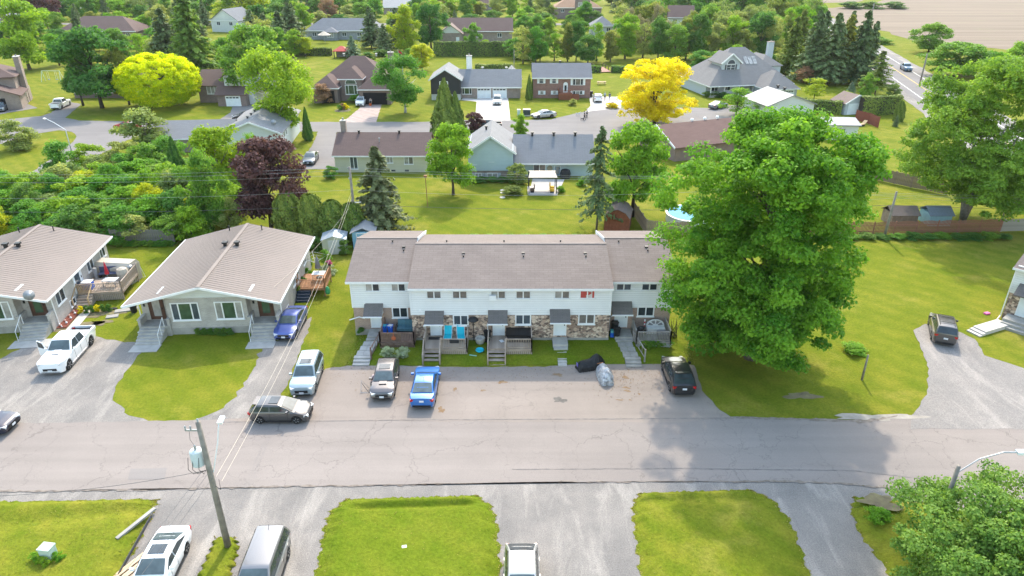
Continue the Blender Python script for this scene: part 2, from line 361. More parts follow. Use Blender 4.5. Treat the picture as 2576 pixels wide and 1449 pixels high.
# highway, verge and the ploughed field
hd = Vector((17.0, 66.0)).normalized(); hn = Vector((hd.y, -hd.x)); hc = Vector((106.5, 202.0))
def hw(off, a, b, wd): return [tuple(hc+hd*a+hn*(off-wd/2)), tuple(hc+hd*b+hn*(off-wd/2)), tuple(hc+hd*b+hn*(off+wd/2)), tuple(hc+hd*a+hn*(off+wd/2))]
sheet('road_verge', hw(0, -260, 420, 15.5), .02, GRAV, px=False, amp=.15, step=3)
sheet('highway', hw(0, -260, 420, 11.0), .04, ASPH3, px=False, amp=0)
WPAINT = mat('road_paint_white', (.6,.58,.55), .8, .2, 1.0); YPAINT = mat('road_paint_yellow', (.55,.36,.08), .8, .2, 1.0)
for off, mm, nm in ((-3.7, WPAINT, 'edge_line'), (3.7, WPAINT, 'edge_line'), (0, YPAINT, 'centre_line')):
    sheet(nm, hw(off, -260, 420, .22), .05, mm, px=False, amp=0)
def m_field():
    m, n, l, p = _base('ploughed_soil'); g = n.new('ShaderNodeNewGeometry'); v = g.outputs['Position']
    mp = n.new('ShaderNodeMapping'); mp.inputs['Rotation'].default_value = (0,0,R(-4)); mp.inputs['Scale'].default_value = (.006,.11,1); l.new(v, mp.inputs[0])
    st = noise(n, l, mp.outputs[0], 1.0, 6, .7); b = noise(n, l, v, .05, 6, .7); fi = noise(n, l, v, 2.2, 4, .7)
    a = mixrgb(n, l, ramp(n, l, st, .35, .65), (.125,.09,.06), (.19,.142,.1))
    a = mixrgb(n, l, mth(n, l, 'MULTIPLY', ramp(n, l, b, .58, .75), .5), a, (.17,.19,.07))
    f = ramp(n, l, fi, .3, .7, .85, 1.15); l.new(mixrgb(n, l, 1.0, a, comb(n, l, f, f, f), 'MULTIPLY'), p.inputs['Base Color'])
    p.inputs['Roughness'].default_value = 1; return m
FIELD = m_field()
sheet('ploughed_field', [(2052,23),(2110,50),(2140,66),(2240,80),(2292,103),(2400,114),(2576,130),(2900,155),(3000,60),(3000,-70),(2300,-70),(2235,-4),(2180,13)], .03, FIELD, amp=.6, step=8)
sheet('ploughed_field', [(2040,8),(2150,6),(2215,-10),(2230,-60),(2040,-60)], .03, FIELD, amp=.6, step=8)
SEAM = mat('asphalt_seam', (.165,.148,.136), .95, .25, 2.0)
for pts in ([(560,1062),(1000,1057),(1400,1055),(1838,1052),(1838,1053.2),(1400,1056.4),(1000,1058.4),(560,1063.4)], [(1288,1181),(1700,1179),(2140,1184),(2330,1206),(2330,1207.5),(2140,1185.4),(1700,1180.4),(1288,1182.2)]): sheet('pavement_seam', pts, .0375, SEAM, amp=.018, step=.25)
DIRT = mat('road_edge_dirt', (.19,.155,.125), .95, .3, 3.0, c2=(.26,.22,.185), bump=.3)
sheet('road_edge_dirt', [(-400,1238),(0,1235.5),(375,1231.5),(644,1224.5),(969,1219.5),(1288,1213.5),(1932,1209.5),(2100,1213.5),(2250,1227),(2330,1247),(2420,1274),(2420,1281),(2330,1254),(2250,1233),(2100,1217),(1932,1212.8),(1288,1216.6),(969,1222.4),(644,1227.6),(375,1234.6),(0,1239),(-400,1242)], .0385, DIRT, amp=.05, step=.3)
sheet('road_edge_dirt', [(1838,1049),(2050,1054),(2170,1058),(2260,1045),(2255,1049),(2172,1065),(2050,1060),(1838,1054)], .0385, DIRT, amp=.06, step=.3)
PATCH = m_asphalt('asphalt_newer', (.222,.2,.186), .3, .08)
sheet('pavement_patch', [(330,1180),(420,1178),(416,1206),(322,1208)], .034, PATCH, amp=.02)
# lawn plots with real relief (ditch) on the gravel apron
PLOTS = []
def plot(name, left, right, prof, m, seed=1, hz=.28, n=48):
    r = random.Random(seed); L = [G(*p) for p in left]; Rr = [G(*p) for p in right]
    def interp(poly, t):
        k = t*(len(poly)-1); i = min(int(k), len(poly)-2); q = k-i
        return (poly[i][0]+(poly[i+1][0]-poly[i][0])*q, poly[i][1]+(poly[i+1][1]-poly[i][1])*q)
    rows = 60; vs = []; fs = []
    for i in range(rows+1):
        t = i/rows; a = interp(L, t); b = interp(Rr, t)
        ja = .10*math.sin(i*.9+seed)+.06*math.sin(i*2.3+seed*2)+r.gauss(0,.02); jb = .10*math.sin(i*.8+seed*3)+.06*math.sin(i*2.1+seed)+r.gauss(0,.02)
        for j in range(n+1):
            u = j/n; x = a[0]+ja*(1-u)+(b[0]+jb*u-a[0])*u; y = a[1]+(b[1]-a[1])*u
            e = min(1, min(u, 1-u)*9)*min(1, t*11); e = e*e*(3-2*e)
            z = .01+hz*e*prof(t, u)+(r.random()*.03*e)
            if i == 0: y += r.gauss(0,.05)
            vs.append((x, y, z))
    for i in range(rows):
        for j in range(n): k = i*(n+1)+j; fs.append((k, k+n+1, k+n+2, k+1))
    me = bpy.data.meshes.new(name); me.from_pydata(vs, [], fs); me.materials.append(m)
    me.polygons.foreach_set('use_smooth', [True]*len(me.polygons)); PLOTS.append((np.array(vs).reshape(rows+1, n+1, 3), m)); return tag(link(name, me), kind='structure')
gauss = lambda x, s: math.exp(-(x/s)**2)
plot('lawn', [(-300,1265),(-300,1400),(-300,1560),(-300,1800)], [(398,1256),(380,1300),(330,1400),(250,1560),][:4], lambda t, u: 1-.8*gauss(t-.22,.09), GRASS, 1)
plot('lawn', [(868,1257),(828,1290),(815,1330),(805,1390),(790,1460),(770,1600)], [(1200,1246),(1238,1275),(1252,1320),(1256,1390),(1262,1460),(1270,1600)], lambda t, u: 1-.97*gauss(t-.17,.05)*min(1,max(0,(u-.1)*8))*min(1,max(0,(.97-u)*8)), GRASS2, 2)
plot('lawn', [(1610,1240),(1592,1265),(1592,1310),(1602,1380),(1612,1460),(1640,1650)], [(1890,1232),(1945,1258),(1988,1310),(2015,1380),(2040,1460),(2080,1650)], lambda t, u: 1-.7*gauss(t-.2,.07), GRASS, 3)
plot('lawn', [(2150,1250),(2140,1280),(2160,1340),(2205,1400),(2260,1480),(2350,1650)], [(2330,1265),(2450,1310),(2560,1360),(2650,1420),(2750,1480),(2850,1650)], lambda t, u: .8, m_grass('grass_dry', dry=.75), 4)
plot('lawn', [(545,1352),(530,1385),(508,1430),(490,1480),(470,1600)], [(590,1352),(600,1378),(590,1420),(570,1470),(540,1600)], lambda t, u: .6, GRASS, 5, n=14)
plot('lawn', [(912,800),(900,850),(895,890),(868,921)], [(1725,800),(1732,850),(1740,890),(1745,916)], lambda t, u: 1.45-.5*t if t < .82 else max(0,(1.04-.9*0)*(1-t)/.18), GRASS2, 6, hz=.3, n=90)
# bare earth and stains with their own outline
SOIL = mat('bare_soil', (.16,.125,.085), .95, .35, 1.4, c2=(.22,.19,.09), bump=.4); RUST = mat('rust_stain', (.24,.135,.06), .95, .25, 2.5, c2=(.23,.18,.13))
def blotch(name, px, py, rx, ry, m, z, seed, k=18):
    r = random.Random(seed); cx, cy = G(px, py); pts = []
    ph = [r.uniform(0, 6.28) for _ in range(4)]
    for i in range(k*2):
        a = math.pi*i/k; q = 1+.22*math.sin(2*a+ph[0])+.2*math.sin(3*a+ph[1])+.16*math.sin(5*a+ph[2])+.1*math.sin(9*a+ph[3])
        pts.append((cx+rx*q*math.cos(a), cy+ry*q*math.sin(a)))
    return sheet(name, pts, z, m, px=False, amp=0)
blotch('bare_earth', 180, 822, 2.0, 1.0, SOIL, .02, 1); blotch('bare_earth', 255, 812, .8, .5, SOIL, .02, 2); blotch('bare_earth', 232, 790, 2.2, .8, SOIL, .02, 22)
blotch('bare_earth', 2018, 996, 1.1, .5, SOIL, .02, 3)
blotch('bare_earth', 2205, 1050, 2.6, .45, mat('silt', (.3,.27,.23), .95, .2, 1.5), .036, 4)
blotch('bare_earth', 2210, 1276, 1.1, .6, SOIL, .42, 5)
for i, (x, y, a, b) in enumerate(((1110,1032,.3,.42),(1144,980,.16,.3),(1215,983,.22,.16),(1573,950,.3,.25),(1575,976,.33,.16),(1578,984,.3,.2),(1560,1007,.3,.12),(1608,992,.14,.12),(1585,1007,.16,.08),(1264,962,.35,.3),(1405,944,.4,.3))):
    blotch('rust_stain', x, y, a*.8, b*.8, RUST, .036, 30+i)
blotch('asphalt_patch', 1408, 1007, .45, .33, mat('asphalt_patch', (.13,.118,.105), .95, .2, 2.5), .036, 9)
# ================================================================== foliage
def leaf_mesh(name, C, N, size, rs, tint, asp=1.0, flat=False):
    """one small kite-shaped face per leaf or spray"""
    n = len(C); N = N/np.maximum(np.linalg.norm(N, axis=1, keepdims=True), 1e-6)
    a = rs.normal(size=(n,3)); T = np.cross(N, a); T /= np.maximum(np.linalg.norm(T, axis=1, keepdims=True), 1e-6); B = np.cross(N, T)
    s = (size*rs.uniform(.65, 1.35, n))[:,None] if np.ndim(size) == 0 else size[:,None]
    V = np.empty((n,4,3)); V[:,0] = C-T*s*.5*asp; V[:,1] = C+B*s*.38-T*s*.05; V[:,2] = C+T*s*.55*asp+N*s*.12; V[:,3] = C-B*s*.38-T*s*.05
    me = bpy.data.meshes.new(name); me.vertices.add(n*4); me.vertices.foreach_set('co', V.reshape(-1).astype(np.float32))
    me.loops.add(n*4); me.loops.foreach_set('vertex_index', np.arange(n*4, dtype=np.int32))
    me.polygons.add(n); me.polygons.foreach_set('loop_start', np.arange(0, n*4, 4, dtype=np.int32))
    at = me.attributes.new('tint', 'FLOAT', 'FACE'); at.data.foreach_set('value', np.clip(tint, 0, 1).astype(np.float32))
    me.update(calc_edges=True); return me
def clump_cloud(rs, cen, rad, per, leaf, ctint, updir=.35, squash=.8):
    """leaves spread through and over clumps"""
    k = len(cen); d = rs.normal(size=(k*per,3)); d /= np.linalg.norm(d, axis=1, keepdims=True)
    d[:,2] = np.where(d[:,2] < -.3, -d[:,2]*rs.uniform(-.6, 1, len(d)), d[:,2])
    rr = rs.uniform(.35, 1.0, k*per)**.6
    off = d*rr[:,None]*np.repeat(rad, per)[:,None]; off[:,2] *= squash
    C = np.repeat(cen, per, axis=0)+off
    N = d*.8+np.array([0,0,updir])+rs.normal(size=d.shape)*.55
    t = np.repeat(ctint, per)+rs.normal(size=k*per)*.16
    return C, N, t
def crown_pts(rs, k, prof, lobes=5, inner=.55, rough=.22):
    """clump centres of a crown of unit height and unit width, gathered in uneven lobes; prof(h) gives the relative radius at height h"""
    if rough < .05:
        h = rs.uniform(0, 1, k*4); pr = np.array([prof(x) for x in h]); keep = rs.uniform(0, 1, k*4) < np.maximum(pr, .12); h = h[keep][:k]; pr = pr[keep][:k]
        a = rs.uniform(0, 2*np.pi, len(h)); r = (inner+(1-inner)*rs.uniform(0, 1, len(h))**.6)*pr*.5
        return np.stack([r*np.cos(a), r*np.sin(a), .03+h*.94], 1), len(h)
    nl = 10+lobes*3 if lobes < 8 else lobes*6; hl = (np.arange(nl)+.5)/nl; rs.shuffle(hl); rl = rs.uniform(.10, .21, nl)*(1.05-.25*hl); al = np.arange(nl)*2.39996+rs.uniform(-.5, .5, nl)
    pr = np.array([prof(x) for x in hl]); rc = np.maximum(pr*.5*(1+rough*rs.uniform(-1, .6, nl))-rl*.75, .02); rc *= np.where(rs.uniform(size=nl) < .2, .45, 1)
    cl = np.stack([rc*np.cos(al), rc*np.sin(al), np.clip(hl, rl*.55, 1-rl*.8)], 1)
    idx = rs.choice(nl, k, p=rl**2/np.sum(rl**2)); d = rs.normal(size=(k,3)); d[:,2] = np.abs(d[:,2])*.9-.35; d /= np.linalg.norm(d, axis=1, keepdims=True)
    p = cl[idx]+d*(rl[idx]*rs.uniform(.55, 1.0, k))[:,None]*np.array([1,1,.85]); fill = rs.uniform(size=k) < (1-inner)*.25; p[fill,:2] *= .55
    return p, k
PROF = dict(
 round=lambda h: math.sqrt(max(0, 1-((h-.48)/.54)**2)),
 oval=lambda h: math.sqrt(max(0, 1-((h-.42)/.6)**2))*(1-.18*h),
 cone=lambda h: max(.05, (1-h)**.72)*min(1, .45+h*5),
 tall=lambda h: math.sqrt(max(0, 1-((h-.45)/.57)**2))*(.92+.1*math.sin(h*17)),
 umbrella=lambda h: math.sqrt(max(0, 1-((h-.55)/.5)**2))*(1.0 if h > .35 else .75+h*.7),
 bush=lambda h: math.sqrt(max(0, 1-((h-.28)/.74)**2)))
def make_crown(name, seed, prof, k, per, crad, leaf, inner=.5, rough=.22, updir=.35, squash=.8, lobes=5):
    rs = np.random.RandomState(seed); c, k = crown_pts(rs, k, PROF[prof], lobes, inner, rough)
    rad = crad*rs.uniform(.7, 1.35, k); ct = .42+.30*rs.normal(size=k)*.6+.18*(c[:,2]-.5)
    C, N, t = clump_cloud(rs, c, rad, per, leaf, ct, updir, squash)
    return leaf_mesh(name, C, N, leaf, rs, t)
def make_conifer(name, seed, whorls=34, per=11, seg=9, droop=.22, gap=0.0, leaf=.05, width=1.0):
    rs = np.random.RandomState(seed); Cs = []; Ns = []; Ts = []
    for i in range(whorls):
        h = .06+.93*(i/whorls)**.92; L = .5*width*(1-h)**.82*rs.uniform(.82, 1.1)+.012
        for b in range(max(4, int(per*(1-h*.55)))):
            if rs.rand() < gap: continue
            a = rs.uniform(0, 2*np.pi); l2 = L*rs.uniform(.68, 1.12); t = np.linspace(.12, 1, seg)
            r = t*l2; z = h-droop*l2*(t**1.4)+.10*l2*t**3+rs.normal()*.004
            tw = .11*l2*(1.15-t)
            for s in (-1, 0, 1):
                x = r*np.cos(a)-s*tw*np.sin(a)*1.4; y = r*np.sin(a)+s*tw*np.cos(a)*1.4
                Cs.append(np.stack([x, y, z-abs(s)*.01+rs.normal(size=seg)*.004], 1))
                Ns.append(np.stack([np.cos(a)*.25+rs.normal(size=seg)*.35, np.sin(a)*.25+rs.normal(size=seg)*.35, np.ones(seg)*.8], 1))
                Ts.append(.25+.5*t*rs.uniform(.6, 1.2)+rs.normal(size=seg)*.12)
    C = np.concatenate(Cs); N = np.concatenate(Ns); T = np.concatenate(Ts)
    return leaf_mesh(name, C, N, leaf, rs, T, 1.25)
def make_cedar(name, seed, n=5200, leaf=.055, prof=None):
    rs = np.random.RandomState(seed); h = rs.uniform(0, 1, n)**1.25; a = rs.uniform(0, 6.283, n)
    pr = np.array([ (prof or PROF['cone'])(x) for x in h]); lob = 1+.07*np.sin(7*a+h*9)+.08*np.sin(3*a-h*14)+.05*np.sin(13*a+h*31)
    r = .5*pr*lob*rs.uniform(.82, 1.0, n)
    C = np.stack([r*np.cos(a), r*np.sin(a), h], 1); N = np.stack([np.cos(a)+rs.normal(size=n)*.5, np.sin(a)+rs.normal(size=n)*.5, .35+rs.normal(size=n)*.35], 1)
    t = .4+.22*np.sin(7*a+h*9)+rs.normal(size=n)*.18
    return leaf_mesh(name, C, N, leaf, rs, t, 1.3)
# ---- leaf colours (albedo)
LEAF = dict(
 maple=m_leaf('leaf_maple', (0.107,0.231,0.021), (0.297,0.452,0.039)),
 mid=m_leaf('leaf_mid', (0.090,0.211,0.028), (0.236,0.392,0.052)),
 dark=m_leaf('leaf_dark', (0.070,0.164,0.034), (0.176,0.302,0.055)),
 fresh=m_leaf('leaf_fresh', (0.133,0.268,0.021), (0.317,0.467,0.033)),
 lime=m_leaf('leaf_lime', (0.246,0.334,0.017), (0.492,0.509,0.022)),
 sage=m_leaf('leaf_sage', (0.178,0.230,0.061), (0.403,0.439,0.132)),
 olive=m_leaf('leaf_olive', (0.143,0.186,0.035), (0.309,0.330,0.071)),
 chart=m_leaf('leaf_chartreuse', (.36,.50,.002), (.88,.86,.004), .5, .01),
 gold=m_leaf('leaf_gold', (.58,.47,.006), (.90,.80,.012), .45, .01),
 goldx=m_leaf('leaf_goldx', (0.670,0.420,0.004), (0.880,0.620,0.008), .35, .02),
 purple=m_leaf('leaf_purple', (0.067,0.034,0.040), (0.193,0.089,0.091), .25, .03),
 rust=m_leaf('leaf_rust', (0.213,0.131,0.070), (0.450,0.263,0.149), .25, .03),
 spruce=m_leaf('leaf_spruce', (0.074,0.123,0.048), (0.199,0.257,0.099), .12, .03),
 bluespruce=m_leaf('leaf_bluespruce', (0.112,0.182,0.104), (0.278,0.361,0.206), .12, .03),
 cedar=m_leaf('leaf_cedar', (0.086,0.140,0.026), (0.238,0.291,0.055), .12, .04),
 hosta=m_leaf('leaf_hosta', (0.208,0.275,0.136), (0.505,0.550,0.363), .25, .02),
 nearmaple=m_leaf('leaf_nearmaple', (.10,.20,.034), (.29,.41,.085)),
 greyspruce=m_leaf('leaf_greyspruce', (.075,.100,.042), (.185,.205,.09), .12, .01),
 bare=m_leaf('leaf_bare', (0.251,0.219,0.124), (0.446,0.388,0.206), .2, .03))
BARK = mat('bark', (.085,.068,.052), .95, .3, 4.0, c2=(.15,.125,.10), bump=.5)
BARK_GREY = mat('bark_grey', (.19,.17,.145), .95, .25, 4.0, c2=(.27,.25,.22), bump=.4)
BARK_WHITE = mat('bark_birch', (.42,.40,.36), .85, .35, 3.0, c2=(.55,.53,.49))
BARK_DARK = mat('bark_dark', (.05,.042,.034), .95, .3, 4.0, bump=.5)
# ---- shared crown meshes, unit size
CR = {}
CR['round0'] = make_crown('crown_round', 1, 'round', 174, 84, .12, 0.0400)
CR['round1'] = make_crown('crown_round', 2, 'oval', 188, 81, .115, 0.0385, rough=.3)
CR['round2'] = make_crown('crown_round', 3, 'round', 159, 89, .125, 0.0400, rough=.34, lobes=4)
CR['tall0'] = make_crown('crown_tall', 4, 'tall', 174, 81, .115, 0.0385, rough=.28)
CR['tall1'] = make_crown('crown_tall', 5, 'oval', 159, 81, .11, 0.0370, rough=.36, lobes=3)
CR['airy0'] = make_crown('crown_airy', 6, 'oval', 137, 45, .10, 0.0323, inner=.25, rough=.4)
CR['airy1'] = make_crown('crown_airy', 7, 'tall', 145, 40, .095, 0.0323, inner=.2, rough=.42)
CR['weep0'] = make_crown('crown_weeping', 8, 'umbrella', 217, 81, .10, 0.0323, rough=.25, squash=1.5)
CR['bush0'] = make_crown('crown_bush', 9, 'bush', 80, 88, .15, 0.0524, rough=.3)
CR['bush1'] = make_crown('crown_bush', 10, 'bush', 80, 88, .145, 0.0508, rough=.36, lobes=3)
CR['bush2'] = make_crown('crown_bush', 11, 'oval', 80, 85, .14, 0.0493, rough=.4, lobes=4)
CR['ball0'] = make_crown('crown_ball', 12, 'round', 160, 102, .085, 0.0308, inner=.8, rough=.03)
CR['con0'] = make_conifer('crown_conifer', 21, 34, 11, 9)
CR['con1'] = make_conifer('crown_conifer', 22, 30, 11, 9, droop=.3, gap=.12)
CR['con2'] = make_conifer('crown_conifer', 23, 26, 8, 9, droop=.32, gap=.25, leaf=.045)
CR['cedar0'] = make_cedar('crown_cedar', 31)
CR['cedar1'] = make_cedar('crown_cedar', 32, prof=lambda h: math.sqrt(max(.01, 1-((h-.35)/.68)**2)))
for _me in CR.values(): _me.materials.append(LEAF['mid'])
# ---- shared trunks, unit height
def limb_tree(name, seed, base_r, split, nl, reach, top, m, multi=0):
    r = random.Random(seed); mb = MB()
    if not multi:
        mb.tube([(0,0,-.02),(r.uniform(-.01,.01),r.uniform(-.01,.01),split*.5),(0,0,split),(r.uniform(-.02,.02),0,top*.75),(0,0,top)], [base_r*1.35,base_r,base_r*.85,base_r*.5,base_r*.15], 8)
    else:
        for k in range(multi):
            a = 6.283*k/multi+r.uniform(-.3,.3); d = r.uniform(.5,1)
            mb.tube([(0,0,-.02),(math.cos(a)*.02,math.sin(a)*.02,split),(math.cos(a)*reach*.35*d,math.sin(a)*reach*.35*d,split+(top-split)*.45),(math.cos(a)*reach*.6*d,math.sin(a)*reach*.6*d,top)], [base_r,base_r*.8,base_r*.55,base_r*.12], 7)
    for k in range(nl):
        a = 6.283*k/nl+r.uniform(-.4,.4); z0 = split+(top*.8-split)*r.random()*.8; q = reach*r.uniform(.6,1)
        mb.tube([(0,0,z0),(math.cos(a)*q*.45,math.sin(a)*q*.45,z0+.09+.05*r.random()),(math.cos(a)*q,math.sin(a)*q,z0+.2+.1*r.random())], [base_r*.42,base_r*.28,base_r*.08], 5)
    return mb.mesh(name, m, True)
TR = {}
for nm, mm in (('brown',BARK),('grey',BARK_GREY),('white',BARK_WHITE),('dark',BARK_DARK)):
    TR[nm] = limb_tree('trunk', 3, .024, .22, 9, .36, .88, mm)
TR['stems'] = limb_tree('trunk', 4, .016, .06, 6, .42, .8, BARK_GREY, multi=4)
TR['conifer'] = limb_tree('trunk', 5, .014, .3, 0, .1, .97, BARK)
TR['short'] = limb_tree('trunk', 6, .03, .1, 7, .36, .7, BARK, multi=3)
def crown_obj(parent, key, leaf, z, w_, h_, d_=None, name='crown', rz=0):
    o = link(name, CR[key], parent, (0,0,z), rz); o.scale = (w_, d_ or w_, h_)
    if not o.data.materials: o.data.materials.append(LEAF['mid'])
    o.material_slots[0].link = 'OBJECT'; o.material_slots[0].material = LEAF[leaf]
    return o
_rt = random.Random(77)
def tree(px, py, top, wpx, crown, leaf, label, name='tree', cat='tree', group=None, trunk='brown', cb=.22, dx=0, z0=0.0):
    """px,py: foot of the trunk; top: picture row of the tip; wpx: width; cb: share of the height below the crown"""
    X, Y = G(px, py, z0); H = max(1.2, onY(px, top, Y)[1]-z0); depth = Y*_c+(CAMH-H*.5)*_s; W = wpx*depth/FPX*(1.3 if trunk == 'conifer' and crown.startswith('con') else 1.0)
    t = thing(name, label, cat, (X, Y, z0), _rt.uniform(0, 6.28), group)
    tr = link('trunk', TR[trunk], t, (0,0,0)); tr.scale = (min(H, W*1.2)*.95, min(H, W*1.2)*.95, H)
    crown_obj(t, crown, leaf, H*cb, W, H*(1-cb), name='crown')
    return t
def conifer(px, py, top, wpx, key, leaf, label, name='spruce_tree', group=None, cb=.04):
    return tree(px, py, top, wpx, key, leaf, label, name, 'tree', group, 'conifer', cb)
def shrub(px, py, top, wpx, key, leaf, label, name='shrub', group=None, cat='shrub', z0=0.0):
    X, Y = G(px, py, z0); H = max(.4, onY(px, top, Y)[1]-z0); depth = Y*_c+(CAMH-H*.5)*_s; W = wpx*depth/FPX
    t = thing(name, label, cat, (X, Y, z0), _rt.uniform(0, 6.28), group)
    st = link('stem', TR['short'], t); st.scale = (min(H,W)*.8, min(H,W)*.8, H*.8)
    crown_obj(t, key, leaf, 0, W, H, name='foliage'); return t

# ================================================================== hero trees
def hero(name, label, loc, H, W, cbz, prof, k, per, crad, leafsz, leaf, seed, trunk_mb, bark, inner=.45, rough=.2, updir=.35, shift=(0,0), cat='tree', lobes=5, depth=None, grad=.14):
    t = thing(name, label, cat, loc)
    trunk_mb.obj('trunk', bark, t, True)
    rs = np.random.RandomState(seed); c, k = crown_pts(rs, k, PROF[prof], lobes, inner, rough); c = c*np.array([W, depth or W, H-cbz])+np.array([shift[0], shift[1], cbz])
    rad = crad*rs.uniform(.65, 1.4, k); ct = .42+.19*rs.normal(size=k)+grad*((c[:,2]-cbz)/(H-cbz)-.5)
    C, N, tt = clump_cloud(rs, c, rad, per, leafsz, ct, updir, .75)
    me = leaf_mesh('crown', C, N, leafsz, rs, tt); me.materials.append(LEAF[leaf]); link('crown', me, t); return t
def big_trunk(r0, split, H, spread, nl, seed, sway=.4):
    r = random.Random(seed); mb = MB()
    mb.tube([(0,0,-.2),(0,0,.5),(r.uniform(-sway,sway)*.4,0,split),(r.uniform(-sway,sway),r.uniform(-sway,sway),(split+H)/2),(0,0,H*.93)], [r0*1.5,r0*1.05,r0*.85,r0*.5,r0*.08], 10)
    for i in range(nl):
        a = 6.283*i/nl*1.618+r.uniform(-.3,.3); z0 = split+(H*.75-split)*(i/nl); q = spread*r.uniform(.65,1)*(1-.35*i/nl)
        p1 = (math.cos(a)*q*.4, math.sin(a)*q*.4, z0+q*.32); p2 = (math.cos(a)*q, math.sin(a)*q, z0+q*.6)
        mb.tube([(0,0,z0),p1,p2], [r0*.42,r0*.28,r0*.06], 6)
        for s in (-1,1):
            b = a+s*.6; mb.tube([p1,(math.cos(b)*q*.8, math.sin(b)*q*.8, z0+q*.72)], [r0*.2,r0*.04], 5)
    return mb
x, y = G(1888, 900); BM = (x, y)
PROF['maple'] = lambda h: (math.sqrt(max(0, 1-((h-.58)/.44)**2)) if h > .58 else .62+.38*math.sin(math.pi/2*h/.58))*(1 if h > .04 else .6)
hero('maple_tree', 'huge broad green maple overhanging the end of the white townhouse row', (x, y, 0), 19.7, 15.2, .7, 'maple', 980, 230, 1.0, .23, 'maple', 101, big_trunk(.42, 4.0, 18, 4.6, 16, 1), BARK, inner=.42, rough=.2, lobes=11, depth=14.5, shift=(-.5, 0))
x, y = G(2420, 560)
mb = big_trunk(.36, 3.0, 12, 4.5, 5, 2)
for a, q in ((.2,3.2),(1.3,2.5),(2.4,3.4),(3.5,2.6),(4.6,3.0),(5.6,3.4)):
    mb.tube([(0,0,.4),(math.cos(a)*.5,math.sin(a)*.5,3),(math.cos(a)*q*.55,math.sin(a)*q*.55,8),(math.cos(a)*q,math.sin(a)*q,12.5)], [.40,.28,.17,.04], 7)
hero('silver_maple_tree', 'tall many-stemmed maple with pale grey trunks behind the red picket fence', (x, y, 0), 19.2, 18.5, 2.2, 'round', 1000, 130, 1.0, .27, 'mid', 102, mb, BARK_GREY, inner=.5, rough=.22, shift=(1.0, 0), lobes=16)
x, y = G(2490, 1540)
hero('maple_tree', 'young bushy maple with star-shaped leaves beside the wooden lamp pole', (x, y, 0), 6.7, 11.0, .4, 'round', 640, 230, .62, .145, 'nearmaple', 103, big_trunk(.18, 1.2, 5.4, 3.0, 10, 3), BARK, inner=.5, rough=.14, lobes=13)
x, y = G(1645, 312)
hero('honey_locust_tree', 'golden yellow locust tree beside the turning circle', (x, y, 0), 11.9, 14.6, .6, 'round', 620, 80, .8, .27, 'gold', 104, big_trunk(.3, 2.0, 11, 6, 14, 4, .8), BARK_DARK, inner=.4, rough=.16, updir=.7, lobes=11)
x, y = G(412, 268)
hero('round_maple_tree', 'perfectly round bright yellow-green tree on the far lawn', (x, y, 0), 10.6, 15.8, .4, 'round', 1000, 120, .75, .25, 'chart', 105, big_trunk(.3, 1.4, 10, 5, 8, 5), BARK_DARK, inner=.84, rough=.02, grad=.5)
# ================================================================== building helpers (local frame, front faces -Y)
WHITE = mat('white_trim', (.72,.72,.72), .5, .05, 2.0); DARKGREY = mat('dark_grey_metal', (.06,.06,.065), .5, .15, 3); BLACKM = mat('black_metal', (.02,.02,.022), .45, .2, 3)
GREYM = mat('grey_metal', (.32,.33,.34), .45, .15, 3, metal=.3)
GL = m_glass('glass_dark'); GL_T = m_glass('glass_taupe', (.15,.135,.12), .12); GL_B = m_glass('glass_blue', (.06,.075,.09), .08); GL_L = m_glass('glass_light', (.30,.29,.27), .15); GL_G = m_glass('glass_green', (.05,.085,.05), .08)
DOORW = mat('door_white', (.66,.70,.73), .45, .06, 1.5); DOORB = mat('door_brown', (.09,.045,.03), .45, .2, 2.0)
def fr(face, at_):
    """basis of a wall: (origin fn) u along the wall, v up, n outwards"""
    if face == 'f': return lambda u, v, n: (u, at_-n, v)
    if face == 'b': return lambda u, v, n: (u, at_+n, v)
    if face == 'l': return lambda u, v, n: (at_-n, u, v)
    return lambda u, v, n: (at_+n, u, v)
def wbox(mb, T, u0, u1, v0, v1, n0, n1):
    vs = [T(u0,v0,n0),T(u1,v0,n0),T(u1,v1,n0),T(u0,v1,n0),T(u0,v0,n1),T(u1,v0,n1),T(u1,v1,n1),T(u0,v1,n1)]
    mb.add(vs, [(3,2,1,0),(4,5,6,7),(0,1,5,4),(1,2,6,5),(2,3,7,6),(3,0,4,7)])
